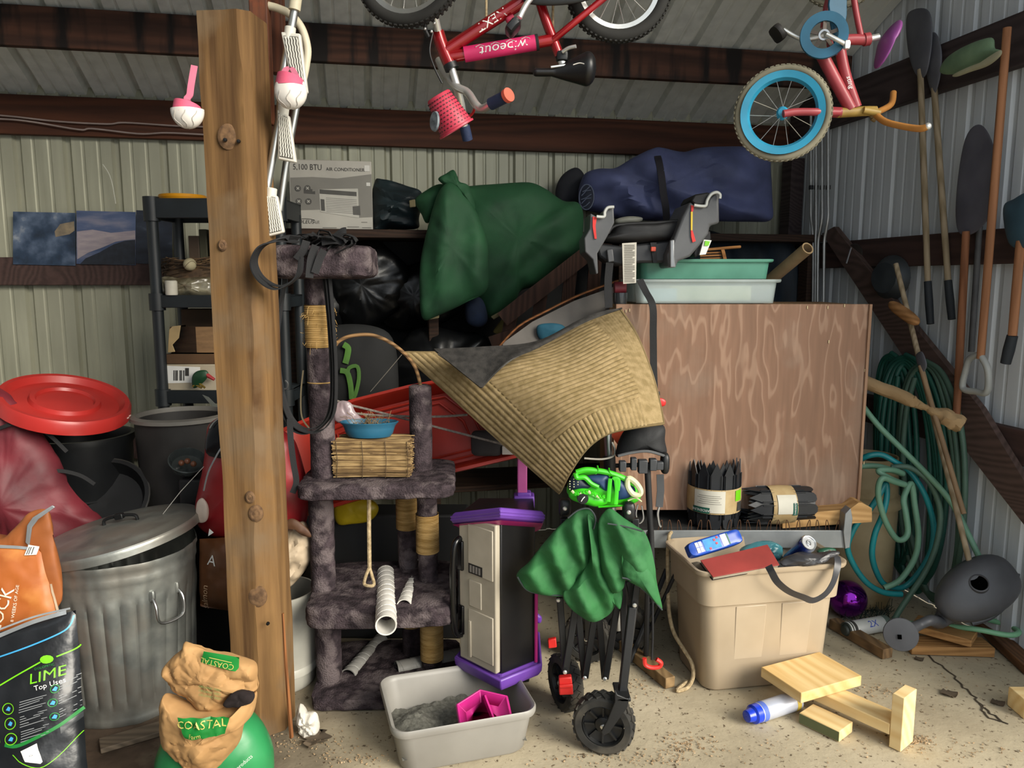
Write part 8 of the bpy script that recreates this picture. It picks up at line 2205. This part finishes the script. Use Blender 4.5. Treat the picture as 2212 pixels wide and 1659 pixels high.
# ================================================================== BIKES HUNG FROM THE ROOF
def bike_wheel(parent, c, ax, R, tr, tm, rm, ns=16, rimw=0.012, knob=True, hubm=None, nk=64):
    M = zframe(c, ax); c = V(c)
    w = bpy.data.objects.new('wheel', None)
    tyre = obj('wheel', B().tube([M @ V(((R - tr) * math.cos(a), (R - tr) * math.sin(a), 0)) for a in [2 * PI * i / 72 for i in range(72)]], tr, 14, closed=True), tm, parent)
    bpy.data.objects.remove(w)
    if knob:
        bb = B()
        for i in range(nk):
            for k, (ph, zz) in enumerate(((0, -0.55), (0.5, 0.55), (0.25, 0))):
                a = 2 * PI * (i + ph) / nk
                rr = R - tr + tr * math.cos(zz * 0.9) * 1.02
                Mb = M @ Matrix.Rotation(a, 4, 'Z') @ Matrix.Translation((rr, 0, zz * tr))
                bb.box(Mb.translation, (tr * 0.22, 2 * PI * R / nk * 0.45, tr * 0.42), Mb)
        obj('tread_knobs', bb, tm, tyre)
    ri = R - 2 * tr
    obj('rim', B().lathe([(ri + 0.004, -rimw), (ri - rimw * 0.9, -rimw * 0.8), (ri - rimw * 1.3, 0), (ri - rimw * 0.9, rimw * 0.8), (ri + 0.004, rimw)], M, 60), rm, tyre)
    obj('hub', B().lathe([(0.001, -0.03), (0.014, -0.03), (0.02, -0.022), (0.010, -0.012), (0.010, 0.012), (0.02, 0.022), (0.014, 0.03), (0.001, 0.03)], M, 18), hubm or chrome, tyre)
    L = ri - rimw - 0.014
    sm = B().tube([(0, 0, 0), (0, 0, 1)], 0.0011, 4)
    me = mesh_of('spoke', sm); me.materials.append(chrome)
    for i in range(ns):
        a = 2 * PI * i / ns; a2 = a + (0.35 if i % 2 else -0.35)
        p = M @ V((0.015 * math.cos(a2), 0.015 * math.sin(a2), 0.02 if i % 4 < 2 else -0.02)); q = M @ V(((ri - rimw) * math.cos(a), (ri - rimw) * math.sin(a), 0))
        Ms = zframe(p, q - p) @ Matrix.Diagonal((1, 1, (q - p).length, 1))
        inst('spoke', me, tyre, Ms)
    return tyre
bred = mat('bike_red', '#a3141c', '#7d0d14', rough=0.25, metal=0.35, bump=0, coat=0.5)
btyre = mat('bike_tyre', '#242320', '#191816', rough=0.85)
D1 = 2.62
root = thing('red_bicycle', 'red kids bicycle hung upside down under the roof with a pink basket', 'bicycle', at(1100, 100, D1))
ax1 = V((0.05, -1, 0))
RWb = 117 / F * (D1 * 0.95)
fw = at(885, -75, 2.55); rw = at(1336, -30, 2.66)
bike_wheel(root, fw, (-0.28, -0.96, 0.05), RWb * 1.06, 0.021, btyre, mat('rim_alloy', (0.6, 0.6, 0.57), (0.5, 0.5, 0.47), rough=0.3, metal=0.9), 18)
bike_wheel(root, rw, ax1, RWb, 0.022, btyre, MATS['rim_alloy'], 18)
def bt(name, q, r, m=None, D=D1, flat=1.0):
    return obj(name, B().tube(spline([at(x, y, D + (e[0] if e else 0)) for x, y, *e in q], 6), r, 14, flat=flat), m or bred, root)
bt('head_tube', [(945, 70), (955, 100), (973, 142)], 0.022)
dt = bt('down_tube', [(960, 112), (1040, 60), (1130, 2), (1178, -32)], 0.021)
tt = bt('top_tube', [(966, 124), (1080, 106), (1195, 86)], 0.019)
bt('seat_tube', [(1160, -20), (1178, 40), (1195, 85), (1208, 120)], 0.016)
for e in (-0.035, 0.035):
    bt('seat_stay', [(1195, 86, e * 0.3), (1245, 45, e), (1300, 0, e), (1336, -30, e)], 0.011)
    bt('chain_stay', [(1178, -32, e * 0.3), (1260, -32, e), (1336, -30, e)], 0.010)
for e in (-0.04, 0.04):
    bt('fork_leg', [(946, 66, e * 0.6 - 0.01), (938, 30, e - 0.02), (925, -10, e - 0.04), (886, -74, e - 0.07)], 0.012, chrome)
bt('brake_arm', [(925, 5, -0.06), (922, 30, -0.06), (918, 60, -0.05), (926, 80, -0.04)], 0.007, black_plastic)
bt('brake_cable', [(935, 70, -0.05), (928, 110, -0.06), (938, 145, -0.05), (955, 180, -0.04)], 0.003, black_plastic)
for q in ((918, 62), (932, 68), (938, 50)): obj('brake_bolt', B().ball(at(*q, D1 - 0.065), 0.005, 10, 6), chrome, root)
bt('headset', [(972, 138), (977, 150)], 0.024, black_plastic)
bt('stem', [(975, 145), (982, 168), (988, 188)], 0.012, chrome)
bt('handlebar', [(948, 130, 0.1), (958, 152, 0.06), (985, 186, 0), (1010, 200, -0.03), (1028, 226, -0.08), (1042, 235, -0.10), (1062, 224, -0.14)], 0.013, chrome)
bt('handlebar', [(985, 186, 0), (995, 220, 0.03), (1000, 250, 0.06), (1003, 275, 0.08)], 0.013, chrome)
bgr = mat('grip_navy', '#1c2a4a', '#141f38', rough=0.7, bump=0.5, bscale=120)
g1 = bt('grip', [(1060, 225, -0.14), (1078, 216, -0.16), (1097, 206, -0.18)], 0.019, bgr)
obj('grip_end', B().tube([at(1094, 208, D1 - 0.178), at(1100, 204, D1 - 0.187)], 0.022, 16), mat('grip_coral', '#d9604a', '#c0523e', rough=0.6), root)
bt('grip', [(1003, 272, 0.08), (1007, 288, 0.09), (1010, 302, 0.1)], 0.018, bgr)
bt('reflector_stem', [(1000, 260, 0.03), (1018, 248, 0.02), (1026, 232, 0.0)], 0.005, bred)
# seat
bt('seat_post', [(1206, 112), (1212, 128), (1216, 142)], 0.013, chrome)
obj('seat_clamp', B().rbox(at(1214, 122, D1), (0.04, 0.04, 0.035), e=4, nu=16, nv=10), black_plastic, root)
bt('quick_release', [(1215, 112, -0.03), (1228, 104, -0.04), (1244, 100, -0.05)], 0.006, chrome)
sb_ = mat('saddle_black', '#151517', '#0c0c0e', rough=0.4)
sad = B()
def saddle(u, v):
    a = 2 * PI * u; t = v
    x = 1150 + 138 * t
    w = 0.018 + 0.055 * max(0, (t - 0.35) / 0.65) ** 1.2
    if t > 0.8: w *= math.sqrt(max(0.0, 1 - ((t - 0.8) / 0.2) ** 2)) + 0.01
    if t < 0.06: w *= math.sqrt(max(0.0, 1 - ((0.06 - t) / 0.06) ** 2)) + 0.02
    c = at(x, 156 + 2 * math.sin(t * 5) - 6 * t, D1)
    hh = (0.011 + 0.046 * max(0, (t - 0.3) / 0.7)) * (w / (0.018 + 0.055 * max(0, (t - 0.35) / 0.65) ** 1.2 + 1e-6))
    return c + V((0.0, w * math.cos(a), hh * math.sin(a) * 1.15))
sad.grid(saddle, 20, 40, cu=True)
obj('saddle', sad, sb_, root)
obj('saddle_rail', B().tube([at(1190, 145, D1 - 0.02), at(1240, 138, D1 - 0.02), at(1265, 142, D1 - 0.02)], 0.004, 6), chrome, root)
obj('saddle_mark', B().tube(spline([at(x, y, D1 - 0.067) for x, y in ((1238, 140), (1252, 136), (1262, 138))], 4), 0.004, 5, flat=0.4), print_white, root)
# crank and pedal
bt('crank_arm', [(1172, -30, -0.06), (1140, 5, -0.09), (1122, 38, -0.10)], 0.009, chrome)
obj('pedal', B().rbox(at(1108, 60, D1 - 0.12), (0.05, 0.085, 0.03), Matrix.Rotation(-0.8, 4, 'Y'), e=5, nu=20, nv=12), black_plastic, root)
bt('pink_bracket', [(1110, 36, -0.02), (1098, 44, -0.02), (1112, 50, -0.03)], 0.009, mat('pink_bracket', '#c9405c', '#ad3049', rough=0.5))
obj('chain_guard', pillow(px(D1 - 0.05, (1130, 0), (1150, 10), (1200, 12), (1260, 4), (1300, -20), (1200, -60), (1140, -40)), 0.012, 0.012, amp=0), black_plastic, root)
# sleeve and lettering
slv = mat('pink_sleeve', '#d32a68', '#b81f57', rough=0.5, bump=0.05)
a_, b_ = at(1003, 118, D1), at(1157, 92, D1)
obj('pink_sleeve', B().tube([a_, a_.lerp(b_, 0.5), b_], 0.0245, 18), slv, root)
obj('sleeve_strap', B().tube([at(1157, 92, D1), at(1163, 91, D1)], 0.0255, 18), strap_black, root)
ux = (b_ - a_).normalized(); uz = V((0, 0, 1)) - ux * ux.z; uz.normalize()
def sl(x, y): return a_.lerp(b_, 0.55) + ux * x + uz * y * 0.9 + V((0, -1, 0)) * math.sqrt(max(0.0256 ** 2 - min(y * y, 0.0005), 1e-6))
lettering('wipeout', 0.046, sl, print_white, root, sx=1.05, flip=True, shear=0.2, dy=-0.004)
for k in range(4):
    obj('splash_print', B().tube([sl(-0.09 + k * 0.05, 0.012), sl(-0.075 + k * 0.05, 0.019), sl(-0.062 + k * 0.05, 0.010)], 0.0016, 4), MATS['ac_light'], root)
da_, db_ = at(1050, 54, D1), at(1130, 2, D1)
ux2 = (db_ - da_).normalized(); uz2 = V((0, -1, 0)).cross(ux2).normalized(); uz2 = uz2 if uz2.z > 0 else -uz2
def dl(x, y): return at(1062, 46, D1) + ux2 * x + uz2 * y + V((0, -1, 0)) * math.sqrt(max(0.0218 ** 2 - min(y * y, 0.0004), 1e-6))
lettering('NEXT', 0.038, dl, print_white, root, sx=1.1, flip=True)
# basket
na, nb2 = at(946, 206, D1 - 0.14), at(987, 280, D1 - 0.12)
Mk = zframe(na, nb2 - na); Lk = (nb2 - na).length
pk_m = mat('basket_pink', '#c23a50', '#a82e42', rough=0.45, bump=0.05)
bk_ = obj('basket', B().lathe([(0.001, 0.004), (0.036, 0.0), (0.040, 0.004), (0.056, Lk - 0.008), (0.061, Lk - 0.006), (0.061, Lk), (0.055, Lk), (0.037, 0.008), (0.001, 0.008)], Mk @ Matrix.Diagonal((1, 0.9, 1, 1)), 40), pk_m, root)
bb = B()
for r_ in range(9):
    z = 0.012 + r_ * (Lk - 0.028) / 8; R_ = 0.040 + 0.016 * z / Lk
    for i in range(26):
        a = 2 * PI * (i + 0.5 * (r_ % 2)) / 26
        Mb = Mk @ Matrix.Diagonal((1, 0.9, 1, 1)) @ Matrix.Rotation(a, 4, 'Z') @ Matrix.Translation((R_ + 0.0008, 0, z))
        bb.box(Mb.translation, (0.002, 0.0055, 0.0035), Mb)
obj('perforations', bb, mat('perforation', '#4a1420', '#380e18'), bk_)
ec = at(938, 262, D1 - 0.185)
obj('round_emblem', B().lathe([(0.001, 0.003), (0.022, 0.002), (0.024, -0.004)], zframe(ec, (-0.75, -0.6, 0.05)) @ Matrix.Diagonal((1, 1.3, 1, 1)), 24), mat('emblem_grey', '#7d868c', '#565e64', scale=60), bk_)
# ropes up to the purlins
for q in ((1050, 55), (1195, 90)):
    p = at(*q, D1); 
    by_ = -p.x * math.sin(THETA) + p.y * math.cos(THETA)
    top = EAVE + (BY - by_) * math.tan(SL) - 0.01
    obj('hanging_cord', B().tube([p + V((0, 0.03, 0)), V((p.x, p.y + 0.03, top))], 0.004, 6), rope_m, root)

# second bike
D2 = 2.78
root = thing('small_bicycle', 'small red kids bicycle with blue wheels hanging at the upper right', 'bicycle', at(1800, 150, D2))
gty = mat('grey_tyre', '#8a8470', '#6f6a58', rough=0.9, bump=0.4, bscale=60); brim_ = mat('rim_blue', '#2f97bb', '#267f9f', rough=0.4, bump=0.05)
R2_ = 97 / F * D2 * 1.0
wc1 = at(1690, 245, D2)
bike_wheel(root, wc1, (-0.32, -0.94, -0.03), R2_, 0.0135, gty, brim_, 14, rimw=0.021, hubm=brim_, nk=56)
wc2 = at(1822, -88, D2 + 0.1)
bike_wheel(root, wc2, (-0.32, -0.94, -0.03), R2_, 0.0135, gty, brim_, 14, rimw=0.021, hubm=brim_, nk=56)
cor = mat('bike_coral', '#a63f45', '#8d3339', rough=0.4, bump=0.05); yel = mat('bike_yellow', '#a88a44', '#8d7033', rough=0.5, scale=12); ora = mat('bike_orange', '#c08440', '#a56c30', rough=0.5)
def b2(name, q, r, m=None): return obj(name, B().tube(spline([at(x, y, D2 + (e[0] if e else 0)) for x, y, *e in q], 6), r, 14), m or cor, root)
for e in (-0.045, 0.045): b2('fork_leg', [(1692, 246, e), (1720, 242, e), (1770, 242, e), (1812, 243, e * 0.5)], 0.013)
b2('head_tube', [(1808, 244), (1840, 242), (1868, 240), (1892, 240)], 0.017, yel)
b2('fork_crown', [(1790, 242), (1816, 243)], 0.018)
b2('down_tube', [(1775, 118), (1805, 175), (1838, 236)], 0.021)
b2('top_tube', [(1812, 90), (1826, 160), (1850, 232)], 0.018)
b2('seat_tube', [(1790, 95), (1830, 86), (1872, 86)], 0.018)
b2('seat_stay', [(1842, -20), (1850, 30), (1860, 78)], 0.010)
b2('chain_stay', [(1795, -20), (1785, 15), (1778, 60)], 0.010)
b2('seat_clamp', [(1866, 86), (1878, 84)], 0.022)
b2('seat_post', [(1878, 84), (1898, 80)], 0.012, chrome)
obj('saddle', pillow(px(D2, (1893, 145), (1898, 115), (1905, 85), (1920, 62), (1938, 45), (1944, 52), (1936, 75), (1922, 95), (1910, 122), (1900, 144)), 0.06, 0.06, amp=0.002), mat('saddle_purple', '#8f4a8f', '#7a3b7a', rough=0.4), root)
b2('stem', [(1885, 246), (1892, 256), (1886, 252)], 0.014, mat('stem_brown', '#8a7350', '#6f5a3d', rough=0.6, metal=0.3))
b2('handlebar', [(1888, 244), (1910, 262, -0.06), (1945, 272, -0.12), (1985, 278, -0.18), (2003, 274, -0.2)], 0.011, ora)
b2('handlebar', [(1888, 244), (1900, 240, 0.06), (1925, 225, 0.12), (1930, 200, 0.16)], 0.011, ora)
obj('bar_end', B().ball(at(2004, 273, D2 - 0.2), 0.012, 10, 6), chrome, root)
b2('stem_bolt', [(1865, 238, -0.02), (1900, 244, -0.02)], 0.012, yel)
# chain guard, sprocket, crank
cgm = mat('guard_blue', '#2a6a88', '#22566f', rough=0.45, bump=0.05)
cgc = at(1780, 76, D2 - 0.06)
Mc = zframe(cgc, (-0.30, -0.95, 0))
obj('chain_guard', B().lathe([(0.045, 0), (0.045, 0.008), (0.076, 0.008), (0.078, 0.0), (0.076, -0.006), (0.045, -0.006), (0.045, 0)], Mc, 40), cgm, root)
obj('chain_guard_arm', slab(px(D2 - 0.055, (1808, 120), (1822, 80), (1830, 30), (1830, -30), (1795, -30), (1790, 10), (1795, 50)), 0.012), cgm, root, bevel=0.003)
obj('sprocket', B().lathe([(0.012, 0), (0.018, 0.002), (0.018, 0.006), (0.012, 0.006)], Mc, 20), steel, root)
for i in range(5):
    a = i * 2 * PI / 5 + 0.3
    obj('sprocket_arm', B().beam(Mc @ V((0.012 * math.cos(a), 0.012 * math.sin(a), 0.002)), Mc @ V((0.046 * math.cos(a), 0.046 * math.sin(a), 0.002)), 0.012, 0.004, up=(0, 1, 0)), mat('sprocket_steel', '#5c5148', '#443c35', rough=0.5, metal=0.4), root)
b2('crank_arm', [(1785, 74, -0.085), (1808, 86, -0.095), (1829, 97, -0.10)], 0.008, chrome)
obj('crank_end', B().rbox(at(1829, 97, D2 - 0.1), (0.022, 0.02, 0.03), e=4, nu=14, nv=8), chrome, root)
b2('crank_arm', [(1778, 78, 0.05), (1735, 85, 0.06), (1692, 64, 0.07)], 0.008, chrome)
obj('pedal', B().rbox(at(1680, 72, D2 + 0.09), (0.06, 0.08, 0.025), Matrix.Rotation(0.9, 4, 'Y'), e=5, nu=18, nv=10), mat('pedal_dark', '#2b2724', '#1e1b19', rough=0.6), root)
def br(x, y): return at(1838 + x * 1.0, 178 - y, D2 - 0.0195)
lettering('sting', 15, lambda x, y: at(1836 + (x * 0.25 + y * 0.9), 178 + (x * 0.97 - y * 0.2), D2 - 0.021), print_white, root)
for q in ((1842, -10), (1795, -15)):
    p = at(*q, D2); by_ = -p.x * math.sin(THETA) + p.y * math.cos(THETA)
    top = EAVE + (BY - by_) * math.tan(SL) - 0.01
    obj('hanging_cord', B().tube([p, V((p.x, p.y, top))], 0.004, 6), rope_m, root)

# ================================================================== FLOOR LITTER
r2 = random.Random(33)
chips = B()
cl = [(1480, 1610, 60, 22, 130), (1440, 1640, 50, 14, 60), (1975, 1600, 32, 8, 120), (1890, 1490, 50, 12, 50), (1700, 1620, 260, 30, 60), (1300, 1640, 120, 12, 60), (640, 1605, 120, 25, 130), (1950, 1500, 160, 60, 70), (1400, 1480, 60, 25, 60), (2050, 1620, 120, 25, 60), (760, 1640, 80, 14, 60)]
for cx, cy, sx_, sy_, n in cl:
    for i in range(n):
        p = flr(cx + r2.gauss(0, sx_ * 0.6), min(1690, max(1345, cy + r2.gauss(0, sy_ * 0.6)))) + V((0, 0, 0.0015))
        L = r2.uniform(0.002, 0.008); a = r2.random() * 6.28
        M = Matrix.Rotation(a, 3, 'Z') @ Matrix.Rotation(r2.uniform(-.5, .5), 3, 'X')
        chips.box(p, (L, L * r2.uniform(.25, .6), r2.uniform(.001, .003)), M)
o = one('wood_chips', 'scattered tiny wood chips and dry crumbs on the concrete', 'wood chips', chips, mat('chip_tan', '#c0a684', '#8a7050', scale=60, rough=1), flr(1480, 1610)); o['kind'] = 'stuff'
for lab, (x, y), s_, m_ in (('dry brown leaf scrap on the concrete right of the lumber offcuts', (2050, 1500), 1.0, 'dry_leaf'), ('dark curled leaf scrap near the crack in the concrete', (2155, 1520), 0.8, 'dry_leaf'), ('small tan leaf scrap behind the lumber offcuts', (1985, 1425), 0.6, 'dry_leaf')):
    p = flr(x, y); b = B()
    b.grid(lambda u, v: p + V(((u - 0.5) * 0.06 * s_ * math.sin(PI * (0.1 + 0.8 * v)) , (v - 0.5) * 0.05 * s_, 0.003 + 0.008 * s_ * abs(u - 0.5) + 0.004 * math.sin(v * 7 + u * 5))), 8, 10, th=0.001)
    one('dry_leaf', lab, 'leaf', b, MATS[m_], p, group='dry leaf scraps on the floor')
